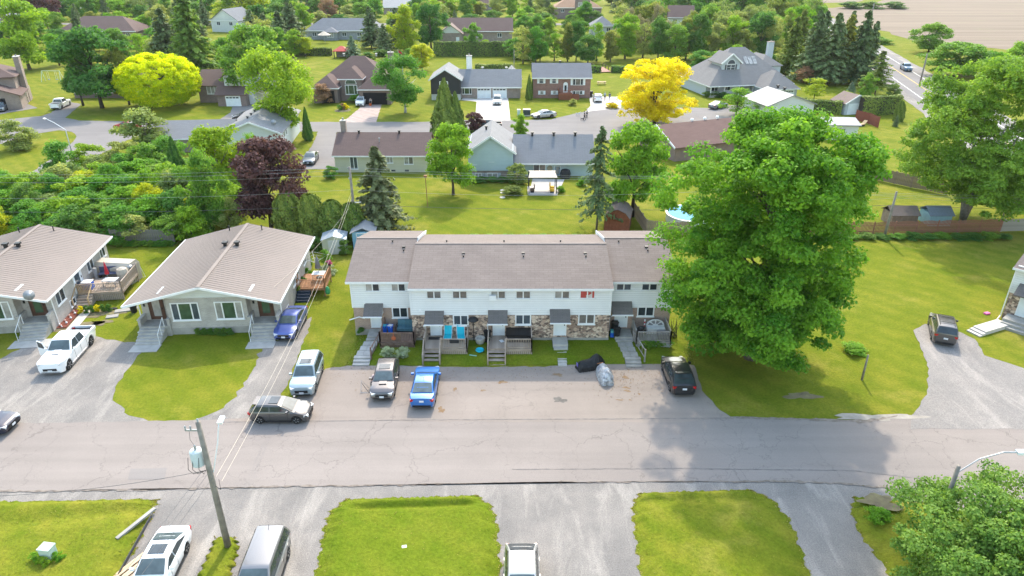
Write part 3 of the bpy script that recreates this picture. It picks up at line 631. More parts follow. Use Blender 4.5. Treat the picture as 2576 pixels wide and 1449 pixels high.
def window(par, face, at_, u0, u1, v0, v1, cols=2, glass=None, frame=None, rows=1, fw=.07, sill=True, ratio=None, name='window', shutter=None, proud=.06):
    T = fr(face, at_); frame = frame or WHITE; glass = glass if isinstance(glass, (list, tuple)) else [glass or GL]*cols
    mb = MB(); wbox(mb,T,u0-fw,u1+fw,v1,v1+fw,-.02,proud); wbox(mb,T,u0-fw,u1+fw,v0-fw,v0,-.02,proud)
    wbox(mb,T,u0-fw,u0,v0,v1,-.02,proud); wbox(mb,T,u1,u1+fw,v0,v1,-.02,proud)
    cuts = [u0]; tot = sum(ratio) if ratio else cols
    for i in range(cols): cuts.append(cuts[-1]+(u1-u0)*((ratio[i] if ratio else 1)/tot))
    mw = min(.05, (u1-u0)*.04)
    for c in cuts[1:-1]: wbox(mb,T,c-mw,c+mw,v0,v1,-.02,proud-.008)
    for k in range(1, rows): vv = v0+(v1-v0)*k/rows; wbox(mb,T,u0,u1,vv-.025,vv+.025,-.02,proud-.014)
    w_ = mb.obj(name, frame, par)
    for i in range(cols):
        m2 = MB(); wbox(m2,T,cuts[i]+.005,cuts[i+1]-.005,v0+.005,v1-.005,-.015,.015+.004*(i%2)); m2.obj('pane', glass[i], w_)
    if sill:
        m2 = MB(); wbox(m2,T,u0-fw-.05,u1+fw+.05,v0-fw-.06,v0-fw,0,proud+.06); m2.obj('sill', frame, w_)
    if shutter:
        for s in (-1,1):
            m2 = MB(); a = (u0-fw-.04-.42) if s < 0 else (u1+fw+.04); wbox(m2,T,a,a+.42,v0-fw,v1+fw,-.01,.045); m2.obj('shutter', shutter, w_)
    return w_
def door(par, face, at_, u0, u1, v0, v1, m, frame=None, glass=None, knob=True):
    T = fr(face, at_); mb = MB(); f = .07
    wbox(mb,T,u0-f,u0,v0,v1+f,-.02,.07); wbox(mb,T,u1,u1+f,v0,v1+f,-.02,.07); wbox(mb,T,u0,u1,v1,v1+f,-.02,.07)
    d = mb.obj('door', frame or WHITE, par); m2 = MB(); wbox(m2,T,u0,u1,v0,v1,-.02,.025); m2.obj('door_leaf', m, d)
    if glass: m3 = MB(); wbox(m3,T,u0+(u1-u0)*.22,u1-(u1-u0)*.22,v0+(v1-v0)*.15,v1-(v1-v0)*.08,0,.035); m3.obj('door_glass', glass, d)
    if knob: m3 = MB(); wbox(m3,T,u1-.14,u1-.07,v0+.95,v0+1.15,.02,.075); m3.obj('door_handle', BLACKM, d)
    return d
def gable_x(mb, x0, x1, y0, y1, ze, zr, ov=.4, og=.3, th=.16):      # ridge along x
    ym = (y0+y1)/2; sl = (zr-ze)/(ym-y0); a = ze-ov*sl
    mb.slab([(x0-og,y0-ov,a),(x1+og,y0-ov,a),(x1+og,ym,zr),(x0-og,ym,zr)], th); mb.slab([(x1+og,y1+ov,a),(x0-og,y1+ov,a),(x0-og,ym,zr),(x1+og,ym,zr)], th)
    return a
def gable_y(mb, x0, x1, y0, y1, ze, zr, ov=.4, og=.3, th=.16):      # ridge along y
    xm = (x0+x1)/2; sl = (zr-ze)/(xm-x0); a = ze-ov*sl
    mb.slab([(x0-ov,y1+og,a),(x0-ov,y0-og,a),(xm,y0-og,zr),(xm,y1+og,zr)], th); mb.slab([(x1+ov,y0-og,a),(x1+ov,y1+og,a),(xm,y1+og,zr),(xm,y0-og,zr)], th)
    return a
def hip(mb, x0, x1, y0, y1, ze, pitch=.42, ov=.4, th=.14):
    x0 -= ov; x1 += ov; y0 -= ov; y1 += ov; ze = ze-ov*pitch; dx, dy = x1-x0, y1-y0; h = min(dx, dy)/2; zr = ze+h*pitch
    if dx >= dy: a, b = (x0+h,(y0+y1)/2,zr), (x1-h,(y0+y1)/2,zr)
    else: a, b = ((x0+x1)/2,y0+h,zr), ((x0+x1)/2,y1-h,zr)
    p = [(x0,y0,ze),(x1,y0,ze),(x1,y1,ze),(x0,y1,ze)]
    vs = p+[a,b]+[(q[0],q[1],q[2]-th) for q in p]
    if dx >= dy: fs = [(0,1,5,4),(1,2,5),(2,3,4,5),(3,0,4)]
    else: fs = [(0,1,4),(1,2,5,4),(2,3,5),(3,0,4,5)]
    fs += [(0,6,7,1),(1,7,8,2),(2,8,9,3),(3,9,6,0),(9,8,7,6)]
    mb.add(vs, fs); return zr
def fascia_x(par, x0, x1, y, z, h=.16, m=None, name='fascia'): MB().box(x0,x1,y-.03,y+.0,z-h,z+.03).obj(name, m or WHITE, par)
def fascia_ring(par, x0, x1, y0, y1, z, ov=.4, h=.17, m=None, pitch=.42):
    z -= ov*pitch; a = .02; mb = MB(); X0, X1, Y0, Y1 = x0-ov, x1+ov, y0-ov, y1+ov
    mb.box(X0-a,X1+a,Y0-a,Y0-.003,z-h,z+.01); mb.box(X0-a,X1+a,Y1+.003,Y1+a,z-h,z+.01); mb.box(X0-a,X0-.003,Y0,Y1,z-h,z+.01); mb.box(X1+.003,X1+a,Y0,Y1,z-h,z+.01)
    return mb.obj('fascia', m or WHITE, par)
def rake(par, pts, wd=.05, ht=.2, m=None):
    mb = MB()
    for a, b in zip(pts[:-1], pts[1:]): mb.bar(a, b, wd, ht)
    return mb.obj('rake_board', m or WHITE, par)
def roof_vent(par, x, y, z, s=1.0, m=None):
    m = m or BLACKM; mb = MB(); mb.box(x-.13*s,x+.13*s,y-.13*s,y+.13*s,z-.12,z+.28*s); mb.box(x-.22*s,x+.22*s,y-.22*s,y+.22*s,z+.28*s,z+.42*s); return mb.obj('roof_vent', m, par)
def pipe_vent(par, x, y, z, h=.35): return MB().lathe([(.055,-.1),(.055,h),(.075,h),(.075,h+.08)],8,(x,y,z)).obj('vent_pipe', BLACKM, par)
def chimney(par, x, y, z0, z1, sx, sy, m, cap=None):
    c = MB().box(x-sx/2,x+sx/2,y-sy/2,y+sy/2,z0,z1).obj('chimney', m, par)
    MB().box(x-sx/2-.08,x+sx/2+.08,y-sy/2-.08,y+sy/2+.08,z1,z1+.12).obj('chimney_cap', cap or CONC, c); MB().lathe([(.12,0),(.12,.3),(.15,.3),(.15,.36)],8,(x,y,z1+.12)).obj('flue', CONC_OLD, c); return c
def steps(par, x0, x1, y_top, z_top, n, rise, run, m, z_end=0.0, name='step'):   # descending towards -Y
    for i in range(n):
        MB().box(x0, x1, y_top-run*(i+1), y_top-run*i+.02, z_end-.05, z_top-rise*(i+1)).obj(name, m, par)
def balusters(par, a, b, z0, z1, m, sp=.13, sz=.04):
    a = Vector(a); b = Vector(b); L = (b-a).length; n = max(1, int(L/sp)); me = MB().box(-sz/2,sz/2,-sz/2,sz/2,z0,z1).mesh('baluster', m)
    for i in range(1, n): p = a+(b-a)*(i/n); link('baluster', me, par, (p.x, p.y, 0))
def railing(par, pts, z, h, m, sp=.13, post_every=True, cap=.09):
    for a, b in zip(pts[:-1], pts[1:]):
        mb = MB(); mb.bar((a[0],a[1],z+h-.03),(b[0],b[1],z+h-.03), cap, .05); mb.obj('top_rail', m, par)
        MB().bar((a[0],a[1],z+.1),(b[0],b[1],z+.1), .045, .07).obj('bottom_rail', m, par)
        balusters(par, (a[0],a[1],0), (b[0],b[1],0), z+.1, z+h-.05, m, sp)
    for p in pts: MB().box(p[0]-.05,p[0]+.05,p[1]-.05,p[1]+.05,max(0,z-.3),z+h+.08).obj('post', m, par)
def planks(par, x0, x1, y0, y1, z, m, along='x', w_=.145, th=.035, name='deck_board'):
    if along == 'x':
        n = max(1, int((y1-y0)/w_)); me = MB().box(x0,x1,0,(y1-y0)/n-.01,-th,0).mesh(name, m)
        for i in range(n): link(name, me, par, (0, y0+(y1-y0)*i/n, z))
    else:
        n = max(1, int((x1-x0)/w_)); me = MB().box(0,(x1-x0)/n-.01,y0,y1,-th,0).mesh(name, m)
        for i in range(n): link(name, me, par, (x0+(x1-x0)*i/n, 0, z))

# ================================================================== the townhouse row
TH_SH = m_shingle('shingle_townhouse', (.188,.155,.139), (.135,.11,.099)); TH_SH2 = m_shingle('shingle_canopy', (.15,.135,.128), (.11,.1,.095)); RIDGE = mat('ridge_cap', (.205,.172,.156), .9, .1, 2)
SID = m_siding('siding_white', (.74,.75,.76), .2); STONE = m_stone('stone_veneer'); BRK = m_brick('brick_brown', (.29,.19,.15), (.36,.245,.195), (.38,.32,.27))
FOUND = mat('foundation', (.3,.285,.26), .9, .15, 1.5)
YM, YW = 50.75, 52.25; ZG = .38
th = thing('townhouse_row', 'long white-sided townhouse row with stone and brick ground floor and brown shingle roof', 'townhouse')
zM = onY(1288, 792, YM)[1]; zW = onY(960, 773.5, YW)[1]; ZE_M = onY(1288,727,YM-.35)[1]+.06; ZE_W = onY(960,710,YW-.35)[1]+.06
XL, XR, XM0, XM1 = -13.45, 13.45, -8.3, 8.1; YB = 61.6
def wallpiece(x0, x1, y0, y1, z0, z1, m, nm='wall'): return MB().box(x0,x1,y0,y1,z0,z1).obj(nm, m, th)
wallpiece(XM0, XM1, YM, YB, .0, zM, STONE); wallpiece(XM0-.03, XM1+.03, YM-.04, YB+.04, zM, ZE_M+.05, SID)
for x0, x1 in ((XL, XM0-.03), (XM1+.03, XR)):
    wallpiece(x0, x1-.002 if x0 < 0 else x1, YW, YB+1.4, .0, zW, BRK); wallpiece(x0-.03 if x0 < 0 else x0, x1 if x0 < 0 else x1+.03, YW-.04, YB+1.44, zW, ZE_W+.05, SID)
wallpiece(XM0-.02, XM1+.02, YM-.025, YM, 0, ZG+.22, FOUND, 'foundation')
for x0, x1 in ((XL-.02, XM0-.05), (XM1+.05, XR+.02)): wallpiece(x0, x1, YW-.025, YW, 0, ZG+.2, FOUND, 'foundation')
yrM, zrM = G(1288, 612, 6.9)[1], 6.9; yrW, zrW = G(960, 598, 6.87)[1], 6.87
def roof_part(x0, x1, yf, zf, yr, zr, yb, m, nm='roof', th_=.2, sides=.0):
    mb = MB(); mb.slab([(x0,yf,zf),(x1,yf,zf),(x1,yr,zr),(x0,yr,zr)], th_); mb.slab([(x1,yb,zf),(x0,yb,zf),(x0,yr,zr),(x1,yr,zr)], th_); return mb.obj(nm, m, th)
rM = roof_part(XM0-.12, XM1+.12, YM-.4, ZE_M, yrM, zrM, 2*yrM-YM+.4, TH_SH)
for x0, x1 in ((XL-.35, XM0-.14), (XM1+.14, XR+.35)):
    r_ = roof_part(x0, x1, YW-.4, ZE_W, yrW, zrW, 2*yrW-YW+.4, TH_SH)
    MB().box(x0,x1,yrW-.14,yrW+.14,zrW-.03,zrW+.02).obj('ridge_cap', RIDGE, r_)
    fascia_x(th, x0, x1, YW-.402, ZE_W-.05, .16)
    xi = XM0-.14 if x0 < 0 else XM1+.14; sg = 1 if x0 < 0 else -1
    MB().prism([(YW,ZE_W-.1),(2*yrW-YW,ZE_W-.1),(yrW,zrW-.16)], xi, xi+sg*.06, 'x').obj('gable_wall', SID, th)
    MB().bar((xi+sg*.05,yrW,zrW-.1),(xi+sg*.05,2*yrW-YW+.4,ZE_W-.1),.08,.26).obj('rake_board', WHITE, th)
    xo = XL if x0 < 0 else XR
    MB().prism([(YW,ZE_W-.1),(2*yrW-YW,ZE_W-.1),(yrW,zrW-.18)], xo-.03, xo+.03, 'x').obj('gable_wall', SID, th)
MB().box(XM0-.12,XM1+.12,yrM-.14,yrM+.14,zrM-.03,zrM+.02).obj('ridge_cap', RIDGE, rM); fascia_x(th, XM0-.12, XM1+.12, YM-.402, ZE_M-.05, .16)
for px, py in ((1166,638),(1316,638),(1472,638)):
    x, y = G(px, py, 6.5); roof_vent(th, x, y, 6.35, .62); pipe_vent(th, x+.02, y-.5, 6.2, .3)
for px, py in ((1016,622),(1626,622)):
    x, y = G(px, py, 6.5); roof_vent(th, x, y, 6.35, .62); pipe_vent(th, x+.05, y-.5, 6.15, .3)
for px in (988, 1124, 1268, 1410, 1556): x, y = onY(px, 600, yrM+1)[0], yrM+.8; pipe_vent(th, x, y, 6.5, .3)
def fwin(px0, px1, py0, py1, Y, **k): x0, z1 = onY(px0,py0,Y-.04); x1, z0 = onY(px1,py1,Y-.04); return window(th,'f',Y-(.04 if z0 > 2.4 else 0),x0,x1,z0,z1,**k)
FLAGR = mat('flag_red', (.42,.07,.06), .7, .1, 2); BRN = mat('brown_frame', (.3,.26,.22), .6, .1, 2)
for a, b, Y, gl in ((919.5,953.7,YW,[GL_L,GL]),(985,1018.7,YW,[GL_L,GL]),(1553,1586,YW,[GL_B,GL_B]),(1617,1651,YW,[GL_B,GL])):
    fwin(a, b, 713 if a < 1200 else 711, 731 if a < 1200 else 728.5, Y, glass=gl, fw=.035)
for a, b, gl in ((1074.5,1108.7,[GL_T,GL_T]),(1139.5,1173.7,[GL_T,GL_T]),(1236,1270,[GL_L,GL_T]),(1299.5,1333,[GL_T,GL_T]),(1397,1431,[GL_L,GL_T])): fwin(a, b, 733, 749.5, YM, glass=gl, fw=.035)
w_ = fwin(1461,1494.5,732,749,YM,glass=[FLAGR, mat('flag_white', (.55,.5,.48), .7, .1, 2)], fw=.035)
# folded flag hung behind the glass: red bars and a red leaf on white
x0, z1 = onY(1461,732,YM); x1, z0 = onY(1494.5,749,YM); cx = (x0+x1)/2+.0; cz = (z0+z1)/2+.12
lp = [(0,.30),(.06,.2),(.12,.23),(.1,.08),(.2,.14),(.22,.07),(.3,.06),(.25,-.02),(.1,-.14),(.02,-.14),(.02,-.24),(-.02,-.24),(-.02,-.14),(-.1,-.14),(-.25,-.02),(-.3,.06),(-.22,.07),(-.2,.14),(-.1,.08),(-.12,.23),(-.06,.2)]
MB().prism([(cx+a*1.15, cz+b*1.15) for a, b in lp], YM-.066, YM-.062, 'y').obj('leaf_emblem', FLAGR, w_); MB().box(x1-.17,x1-.01,YM-.066,YM-.062,z0,z1).obj('flag_bar', FLAGR, w_)
MB().box(x0+.45,x1-.6,YM-.064,YM-.061,z0+.02,z1-.02).obj('flag_field', mat('flag_white', (.55,.5,.48)), w_)
ac = onY(1240,746,YM); MB().box(ac[0]-.3,ac[0]+.28,YM-.35,YM-.03,ac[1]-.2,ac[1]+.22).obj('air_conditioner', WHITE, th)
for a, b, c, d, Y, gl in ((988,1024.5,775,797,YW,[GL,GL]),(1142,1176,794.5,816.5,YM,[GL_B,GL_B]),(1299,1333,793,814.5,YM,[GL_B,GL_B]),(1458,1493,792,813,YM,[GL_T,GL_T]),(1607,1642,772.5,793.5,YW,[GL,GL])): fwin(a, b, c, d, Y, glass=gl, fw=.1)
DOORS = ((933,959.5,788.5,824,YW),(1083.7,1111,807.7,845,YM),(1241,1268,806,844,YM),(1395,1422,803.5,843.5,YM),(1548.7,1575,783.5,822.7,YW)); dx = []
for a, b, c, d, Y in DOORS:
    x0, z1 = onY(a,c,Y); x1, z0 = onY(b,d,Y); dx.append((x0,x1,z0,z1)); door(th,'f',Y,x0,x1,max(z0,.66),z1,DOORW)
for i, (a, b, c, d, Y) in enumerate(DOORS):
    x0, x1, z0, z1 = dx[i]; e = .42 if i != 0 else .45; zt = z1+1.0; zf = z1+.28; yf = Y-1.05
    cnp = MB(); cnp.slab([(x0-e,yf,zf),(x1+e-.12,yf,zf),(x1+e-.12,Y-.03,zt),(x0-e,Y-.03,zt)], .1); c_ = cnp.obj('door_canopy', TH_SH2, th)
    mb = MB(); mb.prism([(yf+.04,zf-.1),(Y-.05,zf-.1),(Y-.05,zt-.13)], x0-e+.02, x0-e+.06, 'x'); mb.prism([(yf+.04,zf-.1),(Y-.05,zf-.1),(Y-.05,zt-.13)], x1+e-.2, x1+e-.16, 'x'); mb.box(x0-e+.02,x1+e-.16,yf+.02,Y-.04,zf-.16,zf-.101); mb.obj('canopy_frame', WHITE, c_)
    MB().bar((x0-e-.02,yf-.05,zf-.08),(x1+e-.1,yf-.05,zf-.08),.1,.09).obj('gutter', WHITE, c_)
    mb = MB(); gx = x0-e-.05
    if i == 0: mb.tube([(gx+.1,yf-.05,zf-.12),(gx+.1,yf+.3,zf-.35),(gx-.5,Y-.12,zf-.55),(gx-1.35,Y-.12,zf-.85)], .045, 6)
    else: mb.tube([(gx,yf-.05,zf-.12),(gx,yf+.25,zf-.4),(gx,Y-.1,zf-.5),(gx,Y-.1,ZG+.1)], .045, 6)
    if i != 3: mb.obj('downspout', WHITE, c_)
for px, py, Y in ((916,763,YW),(1057,782,YM),(1198,782,YM),(1222,782,YM),(1355,780,YM),(1378,780,YM),(1521,758,YW)):
    x, z = onY(px,py,Y-.04); T_ = fr('f',Y-.04); mb = MB(); wbox(mb,T_,x-.1,x+.1,z-.1,z+.1,0,.05); mb.obj('wall_vent', WHITE, th)
for x in (XM0-.02, XM1+.0): MB().box(x-.05,x+.05,YM-.075,YM-.041,zM,ZE_M-.18).obj('corner_trim', WHITE, th)
for x, s in ((XL-.03,-1),(XR+.03,1)): MB().box(x-.05,x+.05,YW-.075,YW-.041,zW,ZE_W-.18).obj('corner_trim', WHITE, th)

# ---- decks, stairs and stoops along the row (each its own thing)
WOOD_R = mat('wood_redbrown', (.17,.098,.075), .8, .3, 3.0, c2=(.26,.175,.135)); WOOD_W = mat('wood_weathered', (.33,.255,.2), .85, .22, 2.0, c2=(.43,.35,.285)); WOOD_G = mat('wood_grey', (.25,.225,.205), .85, .2, 2.0, c2=(.35,.325,.30)); WOOD_N = mat('wood_new', (.42,.30,.17), .8, .15, 2.0)
def deck(label, x0, x1, y0, y1, z, m, sides='flr', zg=.2, mr=None, h=.92, along='x', skirt=True, sp=.13, gap=None):
    t = thing('deck', label, 'deck'); planks(t, x0, x1, y0, y1, z, m, along)
    MB().box(x0,x1,y0+.02,y0+.06,z-.24,z-.036).obj('rim_board', m, t)
    for x in (x0+.0, x1-.04): MB().box(x,x+.04,y0+.062,y1,z-.24,z-.036).obj('rim_board', m, t)
    for x in (x0+.08, (x0+x1)/2, x1-.08):
        for y in (y0+.1, y1-.15): MB().box(x-.05,x+.05,y-.05,y+.05,0,z-.24).obj('post', m, t)
    if skirt:
        n = int((x1-x0)/.16); me = MB().box(0,.13,0,.02,zg,z-.25).mesh('skirt_board', m)
        for i in range(n): link('skirt_board', me, t, (x0+.03+i*(x1-x0)/n, y0+.03, 0))
    pts = {'l': [(x0+.05,y1-.06),(x0+.05,y0+.06)], 'f': [(x0+.05,y0+.06),(x1-.05,y0+.06)], 'r': [(x1-.05,y0+.06),(x1-.05,y1-.06)]}
    for s in sides: railing(t, pts[s], z, h, mr or m, sp)
    return t
# unit 1
x0, y0 = G(956, 876, .3); x1 = G(1044, 876, .3)[0]; D1 = deck('red-brown timber deck with solid railing under the left end unit', x0, x1, y0, YW-.03, .82, WOOD_R, zg=.25)
MB().box(x0+.12,x0+(x1-x0)*.62,y0+.1,y0+.13,.93,1.66).obj('board_panel', WOOD_R, D1)
def stoop(label, x0, x1, yw, z, parts, m, name='stoop'):
    t = thing(name, label, 'steps'); MB().box(x0,x1,parts[0],yw-.03,.0,z).obj('landing', m, t); return t
X0, X1 = dx[0][0]-.2, dx[0][1]+.15
t = stoop('concrete landing and sloping slab path with three steps below the left end door', X0, X1, YW, .66, (YW-1.4,), CONC_OLD)
MB().box(X0-.05,X1,YW-1.75,YW-1.41,0,.52).obj('step', CONC_OLD, t)
px0 = [G(937,862,.38)[0], G(975,862,.38)[0]]
for i in range(3):
    for j in range(2):
        ya = YW-1.78-i*.72; sx = -.12*(i+1); MB().box(X0-.08+sx+j*.58, X0-.08+sx+j*.58+.56, ya-.7, ya, .0, .42-.02*i).obj('slab', CONC, t)
yb = YW-1.78-3*.72
for i in range(3): MB().box(X0-.55,X0+.78,yb-.36*(i+1),yb-.36*i-.01,0,.36-.12*(i)).obj('step', CONC, t)
railing(t, [(X1+.0, YW-1.8), (X1-.28, yb-.3)], .42, .8, WOOD_R, .6)
# units 2 and 3: timber landings with stairs and a deck beside
def stair_unit(label_s, label_d, i, xr_px, wide, mdeck):
    xa, xb, z0, z1 = dx[i]; xa -= .35; xb += .1; z = .84; yl = YM-2.15
    t = thing('stairs', label_s, 'stairs'); planks(t, xa, xb, yl, YM-.03, z, WOOD_W, 'x'); MB().box(xa,xb,yl+.01,yl+.05,z-.3,z-.036).obj('riser', WOOD_W, t)
    for k in range(4): MB().box(xa,xb,yl-.3*(k+1),yl-.3*k+.04,z-.2*(k+1)-.05,z-.2*(k+1)).obj('tread', WOOD_W, t); MB().box(xa+.02,xb-.02,yl-.3*k-.03,yl-.3*k-.005,max(0,z-.2*(k+2)),z-.2*(k+1)-.051).obj('riser', WOOD_W, t)
    for x in (xa-.03, xb+.03):
        MB().prism([(YM-.05,0),(yl,0.3),(yl-1.25,0),(yl-1.25,.12),(yl,z-.05),(YM-.05,z-.05)], x-.025, x+.025, 'x').obj('stringer', WOOD_W, t)
        a = (x, yl, 0); b = (x, yl-1.2, 0); MB().bar((x,yl,z+.9),(x,yl-1.2,.98),.08,.05).obj('handrail', WOOD_W, t)
        for p, zt in ((yl,z+.95),(yl-1.2,1.02)): MB().box(x-.05,x+.05,p-.05,p+.05,0,zt).obj('post', WOOD_W, t)
        for k in range(1,7): y_ = yl-1.2*k/7; MB().box(x-.02,x+.02,y_-.02,y_+.02,z-.2*4*k/7-.0,z+.9-.76*k/7).obj('baluster', WOOD_W, t)
    railing(t, [(xa-.03,YM-.1),(xa-.03,yl)], z, .92, WOOD_W)
    if wide:
        x1_ = G(xr_px, 890, .4)[0]; d = deck(label_d, xb+.09, x1_, yl-.1, YM-.03, z, mdeck, 'fr', .12); return t, d
    return t, None
S2, D2 = stair_unit('weathered timber stairs with handrails beside the deck with turquoise loungers', 'weathered timber deck holding two turquoise loungers', 1, 1176, True, WOOD_W)
S3, D3 = stair_unit('weathered timber stairs with papers lying on the landing', 'weathered timber deck with a black covered hot tub', 2, 1339, True, WOOD_W)
# unit 4: concrete stoop and stepping slabs
xa, xb, _, _ = dx[3]; t = thing('stoop', 'plain concrete stoop with a line of loose stepping slabs', 'steps')
MB().box(xa-.15,xb+.15,YM-1.25,YM-.03,0,.68).obj('landing', CONC, t); MB().box(xa-.1,xb+.12,YM-1.62,YM-1.26,0,.5).obj('step', CONC, t)
for i in range(5): x, y = G(1413+i*.5, 884+i*8.2, .35-.06*i); MB().obox((x,y,.3-.055*i),(.78-.02*i,.36,.1),rngG.uniform(-.06,.06)).obj('slab', CONC, t)
# unit 5
xa, xb, _, _ = dx[4]; t = thing('stoop', 'concrete landing and cracked slab walk beside the grey deck', 'steps')
MB().box(xa-.15,xb+.35,YW-1.5,YW-.03,0,.66).obj('landing', CONC_OLD, t); MB().box(xa-.1,xb+.35,YW-1.85,YW-1.51,0,.52).obj('step', CONC_OLD, t)
for i in range(3):
    for j in range(2): ya = YW-1.9-i*.75; xo = xa+.02+i*.09; MB().box(xo+j*.62,xo+j*.62+.6,ya-.72,ya,0,.41-.02*i).obj('slab', CONC_OLD, t)
ya = YW-1.9-3*.75
for i in range(3): MB().box(xa+.3,xa+1.55,ya-.36*(i+1),ya-.36*i-.01,0,.36-.12*i).obj('step', CONC_OLD, t)
railing(t, [(xb+.38,YW-1.6),(xb+.85,ya-.4)], .42, .8, WOOD_G, .7)
x0 = G(1598, 872, .3)[0]; x1 = G(1686, 872, .3)[0]; y0 = G(1640, 872, .35)[1]
D5 = deck('grey timber deck with white lattice skirt at the right end unit', x0, x1, y0, YW-.03, .82, WOOD_G, 'flr', skirt=False)
lat = []
W2 = mat('white_lattice', (.68,.68,.68), .6, .08, 2)
for k in range(int((x1-x0)/.12)):
    xx = x0+k*.12
    for s in (-1,1): lat.append(MB().bar((xx, y0+.02+.012*s, .3 if s > 0 else .58), (xx+.3, y0+.02+.012*s, .58 if s > 0 else .3), .025, .01).obj('lattice_slat', W2, D5))
# ================================================================== the two grey duplex bungalows
METAL = mat('metal_roof', (.228,.19,.167), .7, .05, .4, spec=.1); METAL_R = mat('metal_roof_rib', (.236,.198,.174), .7, .05, 1, spec=.1); BRKG = m_brick('brick_grey', (.34,.315,.285), (.40,.37,.34), (.44,.42,.39), .3, .1)
SIDP = m_siding('siding_pediment', (.66,.68,.68), .16)
def duplex(label, cx, cy, rz, side_windows):
    t = thing('bungalow', label, 'house', (cx, cy, 0), rz); ZE, ZR, HW, L = 3.45, 4.9, 5.9, 15.0; sl = (ZR-ZE)/HW
    MB().box(-HW,HW,2.0,L-.6,0,ZE).obj('wall', BRKG, t); MB().box(-3.35,3.35,1.0,2.0-.002,0,ZE).obj('wall', BRKG, t)
    MB().box(-3.38,3.38,.97,1.0,0,.62).obj('foundation', FOUND, t)
    MB().prism([(-HW,ZE),(HW,ZE),(0,ZR-.12)], L-.75, L-.62, 'y').obj('gable_wall', SIDP, t); mb = MB(); mb.prism([(-3.9,ZE-.05),(3.9,ZE-.05),(3.9,ZE+.5),(0,ZR-.16),(-3.9,ZE+.5)], 1.02, 2.4, 'y'); mb.obj('gable_wall', SIDP, t)
    mb = MB(); gable_y(mb, -HW, HW, .4, L-.4, ZE, ZR, .55, .35, .14); r = mb.obj('roof', METAL, t)
    MB().box(-.16,.16,.03,L-.03,ZR-.05,ZR+.03).obj('ridge_cap', METAL_R, r)
    xe = HW+.55; ze = ZE-.55*sl
    for s in (-1, 1):
        me = MB().bar((s*.1,0,ZR+.0),(s*xe,0,ze+.0),.05,.024).mesh('roof_rib', METAL_R); n = 41
        for i in range(n): link('roof_rib', me, r, (0, .12+(L-.24)*i/(n-1), 0))
        MB().box(min(s*xe,s*(xe+.1)),max(s*xe,s*(xe+.1)),.05,L-.05,ze-.16,ze-.02).obj('gutter', WHITE, t)
        MB().bar((s*xe,.03,ze-.1),(0,.03,ZR-.1),.05,.2).obj('rake_board', WHITE, t)
        MB().tube([(s*(xe+.04),.5,ze-.1),(s*(HW+.08),1.7,ze-.5),(s*(HW+.08),1.75,.25),(s*(HW+.5),1.3,.12)], .045, 6).obj('downspout', WHITE, t)
    for a in (-1, 1):
        roof_vent(t, a*.55, 9.3, ZR-.14, 1.05); pipe_vent(t, a*1.6, 14.0, ZR-.4, .45)
        x0, x1 = (-2.9,-.75) if a < 0 else (.75,2.9)
        window(t,'f',1.0,x0,x1,1.45,2.95,3,[GL_B,GL_G,GL_B] if a < 0 else [GL_L,GL_G,GL_L],ratio=(1,2,1),fw=.09)
        u0 = -5.2 if a < 0 else 4.05
        d = door(t,'f',2.0,u0,u0+1.15,1.02,3.1,DOORB,DOORB,GL_L if a < 0 else GL_G)
        T = MB(); T.box(a*4.6-1.25,a*4.6+1.25,.75,1.99,0,.98); T.obj('porch', CONC_OLD, t)
        for i in range(5): MB().box(a*4.75-1.05,a*4.75+1.05,.75-.3*(i+1),.75-.3*i-.002,0,.98-.165*(i+1)).obj('step', CONC, t)
        for xx in (a*4.6-1.3, a*4.6+1.1): MB().box(xx,xx+.22,.8,1.98,0,1.55).obj('porch_wall', BRKG, t); MB().box(xx-.04,xx+.26,.76,1.99,1.55,1.63).obj('coping', CONC, t)
        rx = a*4.75-a*1.0; mb = MB(); mb.tube([(rx,.7,.98),(rx,.7,1.85),(rx,-.75,1.0),(rx,-.75,.05)], .03, 5); mb.tube([(rx,-.05,.5),(rx,-.05,1.4)], .02, 4); mb.obj('handrail', WHITE, t)
        MB().box(u0-.5,u0-.35,1.94,1.99,2.3,2.55).obj('wall_lamp', BLACKM, t)
        MB().box(a*4.75-1.15,a*4.75+1.15,-1.9,-.76,0,.05).obj('walk_slab', CONC, t)
    for (y, z0, z1, w_, nm) in side_windows:
        if nm == 'door': door(t,'r',HW,y,y+w_,z0,z1,DOORW,None,GL_B)
        else: window(t,'r',HW,y,y+w_,z0,z1,2,[GL_B,GL])
    return t
RZB = R(3.5)
HB = duplex('grey brick bungalow with ribbed beige metal roof beside the blue sedan', -25.95, 51.55, RZB, [(3.3,.5,.95,.9,''),(6.6,1.6,2.7,.8,''),(8.0,1.0,3.05,.95,'door'),(11.2,1.7,2.7,1.2,'')])
HA = duplex('grey brick bungalow with ribbed beige metal roof behind the white pickup', -45.7, 51.3, R(8), [(2.6,1.6,2.8,1.5,''),(4.6,.45,.95,1.0,''),(6.2,1.0,3.1,1.7,'door'),(9.4,1.75,2.85,1.3,''),(12.6,1.8,2.8,1.1,'')])
# dish on bungalow A
dd = MB(); dd.lathe([(.02,0),(.25,.03),(.42,.1),(.44,.12)], 14); o = dd.obj('satellite_dish', GREYM, HA, True, loc=(5.3,.1,3.9)); o.rotation_euler = (R(65),0,R(20)); MB().tube([(5.3,.15,3.3),(5.3,.12,3.9)],.03,5).obj('dish_mount', GREYM, HA)
